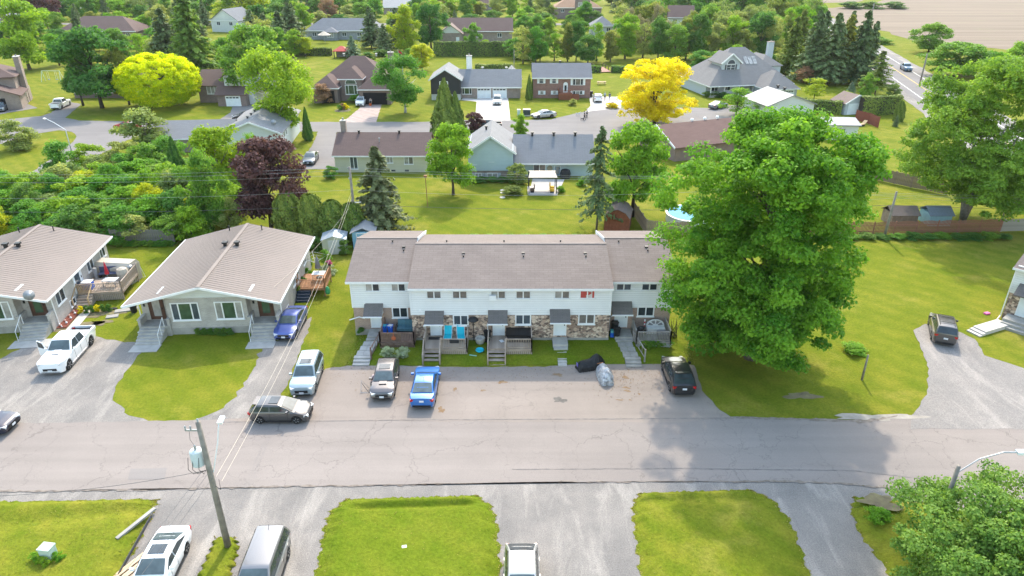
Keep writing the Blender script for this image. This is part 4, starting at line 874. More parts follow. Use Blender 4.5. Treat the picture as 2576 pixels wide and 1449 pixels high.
# right-hand building at the frame edge
t = thing('townhouse_end', 'white-sided townhouse corner with stone ground floor beside the gravel court', 'townhouse', (0,0,0))
x, y = G(2520, 812); RX, RY = 33.2, 48.6
x0_, y0_ = G(2518, 800); t.location = (x0_, y0_, 0); t.rotation_euler = (0,0,R(-50))
MB().box(0,14,0,9,0,2.6).obj('wall', STONE, t); MB().box(-.04,14,-.04,9.04,2.6,5.2).obj('wall', SID, t)
mb = MB(); gable_x(mb, 0, 14, 0, 9, 5.15, 7.0, .4, .3); mb.obj('roof', TH_SH, t); fascia_x(t,-.3,14.3,-.41,5.0)
door(t,'f',0,.95,1.9,.7,2.75,DOORW); window(t,'f',0,3.2,4.6,1.2,2.2,2)
cnp = MB(); cnp.slab([(.5,-1.1,2.95),(2.4,-1.1,2.95),(2.4,-.05,3.7),(.5,-.05,3.7)],.1); cnp.obj('door_canopy', TH_SH2, t)
MB().tube([(-.08,-.1,5.0),(-.08,-.1,.3),(-.1,-.7,.08)],.05,6).obj('downspout', WHITE, t); MB().box(.4,2.6,-1.4,-.04,0,.66).obj('landing', CONC_OLD, t)
for i in range(2): MB().box(.4,2.6,-1.4-.36*(i+1),-1.4-.36*i-.002,0,.66-.22*(i+1)).obj('step', CONC_OLD, t)
t = thing('garden_steps', 'pale concrete walk with two steps down to the gravel court', 'steps'); xa, ya = G(2490, 820, .3)
MB().obox((xa+.2,ya+.05,.17),(3.2,1.15,.34),R(24)).obj('slab', CONC_PALE, t)
for i in range(2): MB().obox((xa+.2-1.8*.91-.36*i*.91,ya+.05-1.8*.41-.36*i*.41,.11-.055*i),(.42,1.2,.22-.11*i),R(24)).obj('step', CONC_PALE, t)

# ================================================================== houses on the second street (backs towards us)
CREAM = m_siding('siding_cream', (.56,.53,.40), .22); BLUE = m_siding('siding_blue', (.44,.54,.58), .2); BLUE_S = mat('shutter_blue', (.16,.26,.33), .6, .1, 2)
SH_BR = m_shingle('shingle_brown', (.135,.092,.082), (.10,.07,.062), 'z'); SH_BRX = m_shingle('shingle_brown_x', (.135,.092,.082), (.10,.07,.062), 'x'); SH_GR = m_shingle('shingle_grey', (.185,.19,.20), (.14,.145,.155), 'z'); SH_LG = m_shingle('shingle_lightgrey', (.24,.235,.235), (.19,.187,.187), 'z'); SH_TAN = m_shingle('shingle_tan', (.22,.165,.14), (.17,.125,.105), 'z')
BRK_RED = m_brick('brick_red', (.20,.085,.07), (.26,.12,.095), (.26,.2,.17)); BRK_BR = m_brick('brick_taupe', (.23,.17,.145), (.28,.215,.19), (.30,.26,.23)); BRK_DR = m_brick('brick_mauve', (.17,.115,.105), (.21,.15,.135), (.24,.2,.18))
SID_BK = m_siding('siding_black', (.035,.037,.042), .25); SID_GB = m_siding('siding_greyblue', (.44,.48,.52), .2); SID_OFF = m_siding('siding_offwhite', (.60,.62,.61), .2); SID_G2 = m_siding('siding_grey', (.30,.315,.33), .22)
def wz(px, py, Y): return onY(px, py, Y)
# cream bungalow
Yh = 100.9; xa, xb = wz(845,432,Yh)[0], wz(1078,432,Yh)[0]; t = thing('bungalow', 'cream sided bungalow with dark brown roof backing onto the lawn', 'house', (xa, Yh, 0)); Wd = xb-xa; ze = 2.75
MB().box(0,Wd,0,8.6,.0,ze).obj('wall', CREAM, t); mb = MB(); gable_x(mb,0,Wd,0,8.6,ze,5.0,.35,.3); mb.obj('roof', SH_BRX, t); fascia_x(t,-.3,Wd+.3,-.36,ze-.2)
mb = MB(); mb.prism([(0,ze),(8.6,ze),(4.3,4.8)],0.0,.08,'x'); mb.prism([(0,ze),(8.6,ze),(4.3,4.8)],Wd-.08,Wd,'x'); mb.obj('gable_wall', CREAM, t)
def pxwin(t, Y, a, b, c, d, **k):
    x0, z1 = wz(a,c,Y); x1, z0 = wz(b,d,Y); return window(t,'f',0,x0-t.location.x,x1-t.location.x,z0,z1,**k)
pxwin(t,Yh,880,900,394,424,cols=2,glass=[GL_B,GL_B]); pxwin(t,Yh,973,988,394,409,cols=2,glass=[GL_L,GL_L]); pxwin(t,Yh,1017,1039,394,412,cols=2,glass=[GL_L,GL_T])
chimney(t, .6, 5.2, 3.5, 6.5, .75, .75, BRK_BR)
for u, h in ((3.1,.9),(9.2,.9)): roof_vent(t, u, 4.1, 4.95, h)
MB().lathe([(.06,0),(.06,.45),(.14,.45),(.1,.6)],8,(6.4,2.4,4.0)).obj('vent_pipe', GREYM, t)
for u in (8.6, 10.6): MB().box(u-.3,u+.3,-.03,-.001,.15,.4).obj('basement_window', GL, t)
# pale blue split level
Yh = 97.6; xa = wz(1180,450,Yh)[0]; xm = wz(1290,450,Yh)[0]; xb = wz(1492,450,Yh)[0]
t = thing('split_level_house', 'pale blue split-level house with grey shingle roof and blue shutters', 'house', (xa, Yh, 0)); w1 = xm-xa; w2 = xb-xa
MB().box(0,w1,0,9.5,0,1.25).obj('wall', BRK_BR, t); MB().box(-.05,w1+.05,-.1,9.6,1.25,4.2).obj('wall', BLUE, t)
mb = MB(); gable_y(mb,0,w1,-.1,9.6,4.2,6.35,.5,.45); r1 = mb.obj('roof', SH_LG, t); MB().prism([(0,4.2),(w1,4.2),(w1/2,6.25)],-.09,-.01,'y').obj('gable_wall', BLUE, t)
rake(t,[(-.5,-.56,3.78),(w1/2,-.56,6.28),(w1+.5,-.56,3.78)],.06,.26)
MB().box(w1+.052,w2,1.4,9.4,0,2.7).obj('wall', BLUE, t); mb = MB(); gable_x(mb,w1+.3,w2,1.4,9.4,2.7,5.2,.9,.3); mb.obj('roof', m_shingle('shingle_grey_x', (.185,.19,.20), (.14,.145,.155), 'x'), t); fascia_x(t,w1-.1,w2+.3,.48,2.1)
pxwin(t,Yh-.1,1191,1199,392,413,cols=1,glass=[GL],rows=3); pxwin(t,Yh-.1,1231,1241,391,406,cols=1,glass=[GL],rows=2,shutter=BLUE_S)
for a, b in ((1196,1211),(1226,1251)): pxwin(t,Yh,a,b,436,447,cols=2,glass=[GL_L,GL_L],shutter=mat('shutter_grey',(.35,.38,.42),.6,.1,2))
for i, px in enumerate((1395,1450,1340)): x, y = G(px, 352, 5.0); roof_vent(t, x-xa, 5.1, 5.15, 1.1)
roof_vent(t, 2.4, 5.5, 6.0, 1.0)
def bwin(a,b,c,d,**k):
    x0, z1 = wz(a,c,Yh+1.4); x1, z0 = wz(b,d,Yh+1.4); return window(t,'f',1.4,x0-xa,x1-xa,z0,z1,**k)
bwin(1343,1371,413,432,cols=2,glass=[GL,GL_T])
x0, z1 = wz(1396,418,Yh+1.4); x1, z0 = wz(1408,451,Yh+1.4); door(t,'f',1.4,x0-xa,x1-xa,.1,z1,BLUE_S,None,GL_L)
x, z = wz(1383,423,Yh+1.4); MB().lathe([(.42,0),(.42,.04),(.3,.07),(.3,.03)],14,(x-xa,1.38,z),'y').obj('wall_clock', mat('clock_rim',(.3,.27,.2)), t)
# grey-roofed house on the left corner
t = thing('corner_house', 'white-sided house with light grey hip roof and low grey wing behind the thicket', 'house', (-41.5, 109.5, 0), R(6))
MB().box(-4.2,4.6,0,17,0,3.9).obj('wall', SID_OFF, t); mb = MB(); gable_y(mb,-4.2,4.6,0,17,3.9,5.6,.5,.5); mb.obj('roof', SH_LG, t)
MB().prism([(-4.2,3.9),(4.6,3.9),(.2,5.5)],-.06,.02,'y').obj('gable_wall', SID_OFF, t); rake(t,[(-4.75,-.5,3.62),(.2,-.5,5.55),(5.15,-.5,3.62)],.06,.24)
MB().box(-17,-4.25,4,13,0,2.5).obj('wall', BRK_BR, t); mb = MB(); gable_x(mb,-17,-4.3,4,13,2.5,4.3,.45,.3); mb.obj('roof', SH_GR, t); fascia_x(t,-17.3,-4.6,3.54,2.3); window(t,'f',4.0,-15.4,-13.4,1.0,2.1,2,[GL,GL_B])
window(t,'r',4.6,3,3.7,2.3,3.1,1,[GL]); window(t,'r',4.6,4.8,5.5,2.3,3.1,1,[GL])
for y in (5,7.6,10.2): roof_vent(t,-1.2,y,5.05,.9,DARKGREY)
o = dd.obj('satellite_dish', GREYM, t, True, loc=(3.4,2.4,4.9)); o.rotation_euler = (R(65),0,R(30))
# brown gabled house right
t = thing('brown_house', 'low house with reddish brown roof and white edging beyond the airy tree', 'house', (23.5, 111.5, 0), R(-68))
BRST = mat('stucco_brown',(.24,.17,.14),.9,.1,1.5); MB().box(-5.2,5.2,0,14,0,2.5).obj('wall', BRST, t); mb = MB(); gable_y(mb,-5.2,5.2,0,14,2.5,4.7,.5,.5); mb.obj('roof', m_shingle('shingle_redbrown',(.165,.10,.085),(.12,.075,.064),'y'), t); MB().prism([(-5.2,2.5),(5.2,2.5),(0,4.6)],-.06,.02,'y').obj('gable_wall', BRST, t)
rake(t,[(-5.7,-.5,2.25),(0,-.5,4.65),(5.7,-.5,2.25)],.08,.3)
for y in (6.5,9.0,11.5): MB().lathe([(.14,0),(.14,.3),(.3,.3),(.2,.5)],8,(-.3,y,4.6)).obj('roof_vent', WHITE, t)
# white-roofed houses behind the maple
WMET = mat('white_metal_roof', (.25,.25,.255), .6, .06, 1.0)
x, y = G(1985, 298); t = thing('white_roof_house', 'house with pale white metal roof and two dark vents behind the maple', 'house', (x, y, 0), R(12))
MB().box(-5,5,0,9,0,2.8).obj('wall', SID_OFF, t); mb = MB(); gable_y(mb,-5,5,0,9,2.8,4.6,.4,.4); mb.obj('roof', WMET, t); MB().prism([(-5,2.8),(5,2.8),(0,4.5)],-.05,.02,'y').obj('gable_wall', SID_OFF, t)
roof_vent(t,1.2,7.5,4.6,1.2); roof_vent(t,1.5,5.5,4.5,1.2)
x, y = G(2118, 352); t = thing('garage', 'small garage with flat white roof half hidden by the maple', 'garage', (x, y, 0), R(-4))
MB().box(-3.2,2.4,0,6,0,2.7).obj('wall', SID_OFF, t); mb = MB(); gable_x(mb,-3.2,2.4,0,6,2.7,3.3,.35,.3); mb.obj('roof', WMET, t); window(t,'f',0,-1,.2,1,2,2)
x, y = G(2150, 288); t = thing('garden_shed', 'grey-blue shed with tan roof and white door beside the clipped hedge', 'shed', (x, y, 0), R(14))
MB().box(-2.5,2.5,0,4.2,0,2.5).obj('wall', SID_GB, t); mb = MB(); gable_y(mb,-2.5,2.5,0,4.2,2.5,3.9,.4,.35); mb.obj('roof', SH_TAN, t); MB().prism([(-2.5,2.5),(2.5,2.5),(0,3.8)],-.04,.02,'y').obj('gable_wall', SID_GB, t); rake(t,[(-2.9,-.36,2.2),(0,-.36,3.85),(2.9,-.36,2.2)],.06,.24)
MB().box(-1.9,.7,-.05,-.001,.05,2.2).obj('garage_door', DOORW, t); window(t,'f',0,1.3,1.8,1.1,2.0,1,[GL],rows=3)

# ================================================================== houses facing us across the second street
def gdoor(t, x0, x1, z1, y, m=None):
    g = MB().box(x0-.08,x1+.08,y-.03,y-.001,0,z1+.1).obj('garage_door', WHITE, t)
    for k in range(4): MB().box(x0,x1,y-.055,y-.031,.03+k*z1/4,(k+1)*z1/4-.01).obj('door_panel', m or DOORW, g)
    for k in range(4): a = x0+.12+k*(x1-x0-.24)/4; MB().box(a,a+(x1-x0)/4-.2,y-.062,y-.056,z1*.79,z1*.92).obj('pane', GL, g)
# brick raised bungalow
x0, y0 = G(1341,247); x1 = G(1484,247)[0]; Wd = x1-x0; t = thing('raised_bungalow', 'red brick raised bungalow with white shutters and grey roof', 'house', (x0,y0,0))
MB().box(0,Wd,0,8.2,0,4.7).obj('wall', BRK_RED, t); mb = MB(); gable_x(mb,0,Wd,0,8.2,4.7,7.0,.45,.3); mb.obj('roof', m_shingle('shingle_slate_x',(.16,.165,.18),(.12,.125,.14),'x'), t); fascia_x(t,-.3,Wd+.3,-.46,4.45,.22)
mb = MB(); mb.prism([(0,4.7),(8.2,4.7),(4.1,6.9)],0,.06,'x'); mb.prism([(0,4.7),(8.2,4.7),(4.1,6.9)],Wd-.06,Wd,'x'); mb.obj('gable_wall', WHITE, t)
def rw(a,b,c,d,**k):
    X0, z1 = wz(a,c,y0); X1, z0 = wz(b,d,y0); return window(t,'f',0,X0-x0,X1-x0,z0,z1,sill=False,**k)
SHW = mat('shutter_white',(.68,.7,.72),.6,.05,2)
rw(1357.5,1366,197.5,209,cols=1,glass=[GL_B],rows=2,shutter=SHW); rw(1389.5,1398,197.5,209,cols=1,glass=[GL_B],rows=2,shutter=SHW); rw(1442,1466,197.5,213.5,cols=3,glass=[GL,GL_T,GL],ratio=(1,2,1),shutter=SHW)
rw(1360,1366,229,237,cols=1,glass=[GL_L],shutter=SHW); rw(1392,1398,229,237,cols=1,glass=[GL_L],shutter=SHW); rw(1442,1464,229,237,cols=3,glass=[GL,GL_L,GL],ratio=(1,2,1),shutter=SHW)
X0, z1 = wz(1418,213,y0); X1, z0 = wz(1427,233,y0); door(t,'f',0,X0-x0,X1-x0,z0,z1,DOORW,None,GL); T = MB().lathe([(.5,0),(.5,.05)],14,((X0+X1)/2-x0,-.03,z1+.05),'y').obj('fanlight', WHITE, t)
roof_vent(t, 6.1, 4.6, 6.9, 1.2)
# deck of the brick house
RD = mat('deck_cedar',(.25,.09,.05),.8,.2,2); xa = G(1404,249)[0]; xb = G(1438,249)[0]; yd = y0-2.4
t2 = deck('red cedar front deck with stairs at the brick house door', xa, xb, yd, y0-.03, 1.25, RD, 'fl', .05, sp=.2); steps(t2, xb-.2, xb+1.6, y0-.4, 1.25, 4, .25, .35, RD)
# grey and black house with double garage
x0, y0 = G(1160,250); x1 = G(1309,248)[0]; y0 = G(1200,247)[1]; Wd = x1-x0; t = thing('split_level_house', 'house with black gabled wing, grey roof and two white garage doors', 'house', (x0,y0,0))
MB().box(0,Wd,0,9,0,2.7).obj('wall', BRK_BR, t); mb = MB(); gable_x(mb,-.5,Wd,0,9,2.75,5.6,.5,.3); mb.obj('roof', m_shingle('shingle_grey_x',(.2,.2,.2)), t); fascia_x(t,-.4,Wd+.3,-.52,2.45,.2)
xg = G(1215,247)[0]-x0; xh = G(1246,247)[0]-x0; gdoor(t, xg-1.2, xg+1.75-.0, 2.2, 0); gdoor(t, xh-.5, xh+2.5, 2.2, 0)
X0, z1 = wz(1163,222,y0); X1, z0 = wz(1186,236,y0); window(t,'f',0,X0-x0,X1-x0,z0,z1,3,[GL,GL_G,GL],ratio=(1,2.4,1))
chimney(t, 1.6, 5.4, 4.5, 8.3, 1.2, .9, mat('chimney_white',(.7,.7,.68))); roof_vent(t, 4.6,5.2,5.4,1.3,GREYM); roof_vent(t, 10,5.2,5.4,1.3,GREYM)
xw = G(1085,254)[0]-x0; MB().box(xw,-.05,-2.2,8,0,1.3).obj('wall', mat('stucco_grey',(.42,.42,.41)), t); MB().box(xw-.05,-.02,-2.3,8.1,1.3,4.6).obj('wall', SID_BK, t)
mb = MB(); gable_y(mb,xw,-.05,-2.3,8,4.6,6.6,.5,.4); mb.obj('roof', m_shingle('shingle_grey_y',(.24,.24,.24),None,'y'), t); MB().prism([(xw,4.6),(-.05,4.6),((xw-.05)/2,6.5)],-2.36,-2.28,'y').obj('gable_wall', SID_BK, t); rake(t,[(xw-.5,-2.75,4.25),((xw-.05)/2,-2.75,6.55),(.45,-2.75,4.25)],.06,.26)
window(t,'f',-2.3,xw+2.0,xw+3.6,2.5,3.9,1,[GL_B],rows=2,fw=.14); window(t,'f',-2.2,xw+1.8,xw+4.2,.2,1.0,2,[GL_L,GL_B])
x, y = G(1287,245); t2 = thing('carport', 'small white gabled carport open at the front beside the double garage', 'carport', (x, y+6, 0))
for a, b in ((-2,0),(2,0),(-2,5),(2,5)): MB().box(a-.09,a+.09,b-.09,b+.09,0,3.4).obj('post', WHITE, t2)
mb = MB(); gable_y(mb,-2,2,0,5,3.4,5.4,.4,.4); mb.obj('roof', SH_LG, t2); MB().box(-2,2,4.8,4.9,0,3.4).obj('wall', SID_G2, t2); MB().prism([(-2,3.4),(2,3.4),(0,5.3)],4.8,4.9,'y').obj('gable_wall', SID_G2, t2); rake(t2,[(-2.4,-.4,3.0),(0,-.4,5.35),(2.4,-.4,3.0)],.08,.3)
# brown hip-roofed house
x0, y0 = G(795,262); x1 = G(962,255)[0]; y0 = 153.5; Wd = x1-x0; t = thing('hip_roof_house', 'mauve brick house with big brown hip roofs and tall arched window', 'house', (x0,y0,0))
MB().box(-1,Wd+2,3.2,17,0,3.4).obj('wall', BRK_DR, t); mb = MB(); hip(mb,-1,Wd+2,3.2,17,3.4,.72,.4); mb.obj('roof', SH_BR, t)
def wing(a, b, ya, zz, pitch, nm=''):
    MB().box(a,b,ya,5,0,zz).obj('wall', BRK_DR, t); mb = MB(); hip(mb,a,b,ya,ya+(b-a)+3,zz,pitch,.4); mb.obj('roof', SH_BR, t); fascia_ring(t,a,b,ya,ya+(b-a)+3,zz,.4,.2,None,pitch)
wing(9.6,16.2,-2.4,3.5,.75); wing(-.6,4.6,-.8,3.5,.75); wing(4.75,9.45,1.6,5.0,.75)
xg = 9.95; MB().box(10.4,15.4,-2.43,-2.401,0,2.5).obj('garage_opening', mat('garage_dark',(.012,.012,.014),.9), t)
window(t,'f',1.6,5.9,8.3,1.5,3.3,3,[GL_G,GL_G,GL_G],ratio=(1,2,1),fw=.12); aw = MB(); arc = [(7.1+1.25*math.cos(a*math.pi/12), 3.6+1.25*math.sin(a*math.pi/12)) for a in range(13)]; aw.prism(arc,1.52,1.6,'y'); w_ = aw.obj('arched_window', WHITE, t); MB().prism([(7.1+1.1*math.cos(a*math.pi/12), 3.66+1.1*math.sin(a*math.pi/12)) for a in range(13)],1.49,1.519,'y').obj('pane', GL_G, w_)
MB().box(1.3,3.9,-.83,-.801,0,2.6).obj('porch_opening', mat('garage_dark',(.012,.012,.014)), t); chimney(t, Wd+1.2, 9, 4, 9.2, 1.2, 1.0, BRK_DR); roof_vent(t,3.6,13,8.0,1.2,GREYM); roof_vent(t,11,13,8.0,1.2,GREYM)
# split-level behind the birches
x0, y0 = G(505,258); t = thing('split_level_house', 'brown-roofed split-level house half hidden beside the round yellow tree', 'house', (x0,y0,0))
MB().box(0,6.6,0,9,0,3.9).obj('wall', BRK_DR, t); mb = MB(); gable_x(mb,0,6.6,0,9,3.9,6.3,.5,.4); mb.obj('roof', SH_BRX, t); window(t,'f',0,1.9,4.3,1.9,3.4,3,[GL_L,GL_L,GL_L]); MB().box(6.62,12.5,-2,9,0,6.0).obj('wall', SID_OFF, t); mb = MB(); gable_y(mb,6.62,12.5,-2,9,6.0,7.6,.5,.4); mb.obj('roof', SH_BR, t)
MB().box(5.4,11.4,-4,-2.01,0,2.5).obj('wall', BRK_DR, t); mb = MB(); mb.slab([(5.0,-4.4,2.4),(11.8,-4.4,2.4),(11.8,-2,3.9),(5.0,-2,3.9)],.15); mb.obj('porch_roof', SH_BRX, t); gdoor(t,7.2,10.2,2.1,-4.0)
# two-storey brown house far left
t = thing('two_storey_house', 'taupe brick two-storey house with open garage and tall chimney', 'house', (-101.8,146.5,0), R(24))
MB().box(-11,0,0,8,0,3.0).obj('wall', BRK_BR, t); mb = MB(); gable_y(mb,-11,0,0,8,3.0,5.2,.5,.4); mb.obj('roof', SH_BR, t); MB().prism([(-11,3.0),(0,3.0),(-5.5,5.1)],-.04,.03,'y').obj('gable_wall', BRK_BR, t)
MB().box(-13,-1,5,15,0,6.2).obj('wall', BRK_BR, t); mb = MB(); hip(mb,-13,-1,5,15,6.2,.5,.6); mb.obj('roof', SH_BR, t)
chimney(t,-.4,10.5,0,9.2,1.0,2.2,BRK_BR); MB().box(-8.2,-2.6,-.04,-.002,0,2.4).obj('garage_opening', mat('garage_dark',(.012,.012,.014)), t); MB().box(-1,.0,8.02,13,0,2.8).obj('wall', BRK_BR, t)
window(t,'f',5.0,-9.5,-8.3,3.9,5.2,1,[GL]); door(t,'r',0,6.4,7.4,.1,2.2,DOORB)
# bungalow hidden behind the maples
t = thing('bungalow', 'pale stucco bungalow with brown roof showing under the leafy maples', 'house', (-88.5,158.5,0), R(2)); MB().box(-9,14,0,9,0,3.0).obj('wall', mat('stucco_pale',(.55,.53,.48)), t); MB().box(-9.03,14.03,-.03,9.03,0,1.0).obj('foundation', BRK_DR, t); mb = MB(); hip(mb,-9,14,0,9,3.0,.5,.5); mb.obj('roof', SH_BR, t)
for a in (-5,3,8): window(t,'f',0,a,a+2.2,1.4,2.6,3,[GL_B,GL_B,GL_B])
# large grey house with dormers
t = thing('large_house', 'large pale grey house with sweeping grey roof, arched dormer and skylights', 'house', (52.5,160.5,0), R(12))
t.scale = (.9,.9,.9); SHW2 = m_shingle('shingle_weathered',(.20,.19,.185),(.155,.148,.145),'z')
MB().box(-9.5,12.5,2.2,17,0,3.3).obj('wall', SID_GB, t)
mb = MB(); hip(mb,-9.5,12.5,0,18,3.3,.82,.6); mb.obj('roof', SHW2, t)
MB().box(-9.4,2.5,.0,2.2,0,.35).obj('porch_floor', CONC, t)
for x in (-9.2,-5.5,-1.6,2.2): MB().box(x-.1,x+.1,.0,.2,.35,3.2).obj('porch_post', WHITE, t)
railing(t,[(-9.2,.1),(2.2,.1)],.35,.9,WHITE,.25); fascia_ring(t,-9.5,12.5,0,18,3.3,.6,.22,None,.82)
for a in (-8,-4.6,-1): window(t,'f',2.2,a,a+1.7,1.2,2.7,2,[GL,GL_B])
MB().box(-5.2,-.4,3.4,9,3.5,7.9).obj('dormer_wall', SID_GB, t); mb = MB(); gable_y(mb,-5.2,-.4,3.4,10,7.9,9.9,.5,.5); mb.obj('dormer_roof', SHW2, t); MB().prism([(-5.2,7.9),(-.4,7.9),(-2.8,9.8)],3.36,3.42,'y').obj('gable_wall', SID_GB, t); rake(t,[(-5.7,2.9,7.5),(-2.8,2.9,9.85),(.1,2.9,7.5)],.1,.32)
window(t,'f',3.4,-3.9,-1.7,5.3,7.2,2,[GL_B,GL_B],rows=3,shutter=DARKGREY); w_ = MB().prism([(-2.8+1.15*math.cos(a*math.pi/10),7.35+1.15*math.sin(a*math.pi/10)) for a in range(11)],3.33,3.4,'y').obj('arched_window', WHITE, t); MB().prism([(-2.8+1.0*math.cos(a*math.pi/10),7.42+1.0*math.sin(a*math.pi/10)) for a in range(11)],3.3,3.329,'y').obj('pane', GL_B, w_)
for k in range(3):
    mb = MB(); xx = 1.8+k*1.15; yy = 4.5; sl = .82; z_ = 3.3+(yy+.0)*sl+.12; mb.slab([(xx,yy,z_),(xx+.95,yy,z_),(xx+.95,yy+1.9,z_+1.9*sl),(xx,yy+1.9,z_+1.9*sl)],.1); mb.obj('skylight', GL_L, t)
MB().box(6.5,12.4,5.5,16,3.4,6.6).obj('dormer_wall', SID_GB, t); mb = MB(); hip(mb,6.5,12.4,5.5,16.5,6.6,.7,.4); mb.obj('dormer_roof', SHW2, t)
chimney(t,13.1,13,0,11.2,1.6,1.0,SID_GB,BRK_BR)
MB().box(2.6,10.6,-6,2.18,0,3.0).obj('wall', SID_GB, t); mb = MB(); hip(mb,2.6,10.6,-6,4,3.0,.8,.5); mb.obj('garage_roof', SHW2, t); fascia_ring(t,2.6,10.6,-6,4,3.0,.5,.2,None,.8); roof_vent(t,9.4,-1,4.4,1.3)
gdoor(t,3.2,6.2,2.2,-6); gdoor(t,6.8,9.8,2.2,-6)
for a in (3,6,9,12): window(t,'r',12.5,a,a+.8,1.0,2.5,1,[GL])

# ================================================================== third row, far away
def far_house(label, pxl, pxr, py, depth, ze, zr, wallm, roofm, kind='gable', rz=0, wins=4, extra=None, name='house', fw=None):
    x0, y0 = G(pxl, py); x1 = G(pxr, py)[0]; Wd = x1-x0; t = thing(name, label, 'house', (x0, y0, 0), R(rz))
    MB().box(0,Wd,0,depth,0,ze).obj('wall', wallm, t); mb = MB()
    if kind == 'gable': gable_x(mb,0,Wd,0,depth,ze,zr,.5,.4)
    elif kind == 'front': gable_y(mb,0,Wd,0,depth,ze,zr,.5,.4)
    else: hip(mb,0,Wd,0,depth,ze,(zr-ze)/(min(Wd,depth)/2),.5)
    mb.obj('roof', roofm, t); fascia_x(t,-.5,Wd+.5,-.52,ze-.1,.22)
    if kind == 'front': MB().prism([(0,ze),(Wd,ze),(Wd/2,zr-.1)],-.05,.03,'y').obj('gable_wall', wallm, t)
    if kind == 'gable':
        mb = MB(); mb.prism([(0,ze),(depth,ze),(depth/2,zr-.1)],0,.06,'x'); mb.prism([(0,ze),(depth,ze),(depth/2,zr-.1)],Wd-.06,Wd,'x'); mb.obj('gable_wall', wallm, t)
    for i in range(wins): a = Wd*(i+.6)/(wins+.2); window(t,'f',0,a-.7,a+.7,ze-2.0,ze-.8,2,[GL_B,GL])
    return t
SIDGR = m_brick('brick_bluegrey',(.24,.26,.28),(.28,.30,.32),(.30,.31,.32))
t = far_house('long grey ranch house with hip roof and patio in the third row', 770, 965, 100, 11, 3.3, 7.0, SIDGR, SH_GR, 'hip', wins=5); MB().box(7,12,-2.5,-.01,0,3.1).obj('wall', SIDGR, t); mb = MB(); hip(mb,7,12,-2.5,3,3.1,.5,.5); mb.obj('porch_roof', SH_GR, t); window(t,'f',-2.5,8.5,10.8,1.2,2.7,3,[GL_L]*3)
t = far_house('long tan brick bungalow with brown roof behind the tall hedge', 1122, 1288, 107, 12, 3.9, 7.8, BRK_BR, SH_BRX, 'gable', wins=3); MB().box(-2,6,-4,-.01,0,3.6).obj('wall', BRK_BR, t); mb = MB(); gable_y(mb,-2,6,-4,6,3.6,6.4,.5,.4); mb.obj('roof', SH_TAN, t); MB().prism([(-2,3.6),(6,3.6),(2,6.3)],-4.05,-3.97,'y').obj('gable_wall', SID_OFF, t); door(t,'f',-4,4,5,.1,2.2,DOORW)
far_house('very wide brown hip-roofed house behind the twin maples', 150, 345, 104, 14, 3.6, 8.0, BRK_DR, SH_BR, 'hip', wins=6)
far_house('white gabled house with grey roof among dark spruces', 535, 612, 80, 13, 4.6, 8.6, SID_OFF, SH_GR, 'front', -14, wins=2)
t = far_house('brick house with orange-brown hip roofs near the top of the woods', 1392, 1512, 47, 14, 5.0, 9.0, BRK_DR, m_shingle('shingle_orange',(.32,.2,.13),(.26,.16,.10),'z'), 'hip', wins=3); MB().box(10,17,-1.5,-.01,0,8.5).obj('wall', BRK_DR, t); window(t,'f',-1.5,11.5,14,5.6,7.2,2,[GL_L,GL_L])
far_house('small pale blue house with grey hip roof inside the woods', 1488, 1545, 95, 10, 4.3, 7.2, SID_GB, SH_GR, 'hip', wins=2)
far_house('white two-storey house with brown roof rising from the woods', 1678, 1738, 84, 11, 6.0, 10.0, SID_OFF, SH_BRX, 'gable', -10, wins=2)
far_house('red brick house at the far left edge', -40, 24, 88, 12, 6.0, 9.5, BRK_RED, SH_GR, 'front', 10, wins=2)
far_house('grey house with white trim behind the purple beech', 110, 195, 30, 14, 6.0, 9.0, SID_G2, SH_GR, 'front', 8, wins=2)
far_house('small dark pavilion with brown roof on the far lawn', 328, 360, 30, 8, 3.4, 6.6, SID_G2, SH_BR, 'hip', wins=1)
far_house('low house with white metal roof at the top edge', 966, 1036, 36, 14, 3.4, 7.6, BRK_BR, WMET, 'gable', 6, wins=2)
far_house('tan house with grey-brown roof at the top edge', 1185, 1250, 28, 12, 3.6, 7.4, BRK_BR, SH_BR, 'hip', wins=2)
# ================================================================== vehicles (front towards +X, origin on the ground)
TYRE = mat('tyre', (.018,.018,.019), .85, .2, 6); RIM = mat('rim_alloy', (.42,.42,.43), .35, .1, 4, metal=.6); PLAST = mat('black_plastic', (.018,.018,.02), .6, .2, 4); LAMPW = mat('headlamp', (.6,.62,.64), .15, .1, 5, spec=.6); LAMPR = mat('tail_lamp', (.42,.012,.012), .2, .15, 5, spec=.5); LAMPA = mat('lamp_amber', (.6,.22,.03), .25, .1, 5)
PLATE = mat('number_plate', (.62,.64,.68), .5, .05, 5); CARGL = m_glass('car_glass', (.035,.045,.05), .04); CARGL2 = m_glass('car_glass_screen', (.075,.10,.105), .04); CHROME = mat('chrome', (.55,.55,.56), .2, .05, 5, metal=.9)
def lerp(t, pts):
    for (a, va), (b, vb) in zip(pts[:-1], pts[1:]):
        if t <= b: q = (t-a)/(b-a) if b > a else 0; q = min(1, max(0, q)); return va+(vb-va)*q
    return pts[-1][1]
_wheel = {}
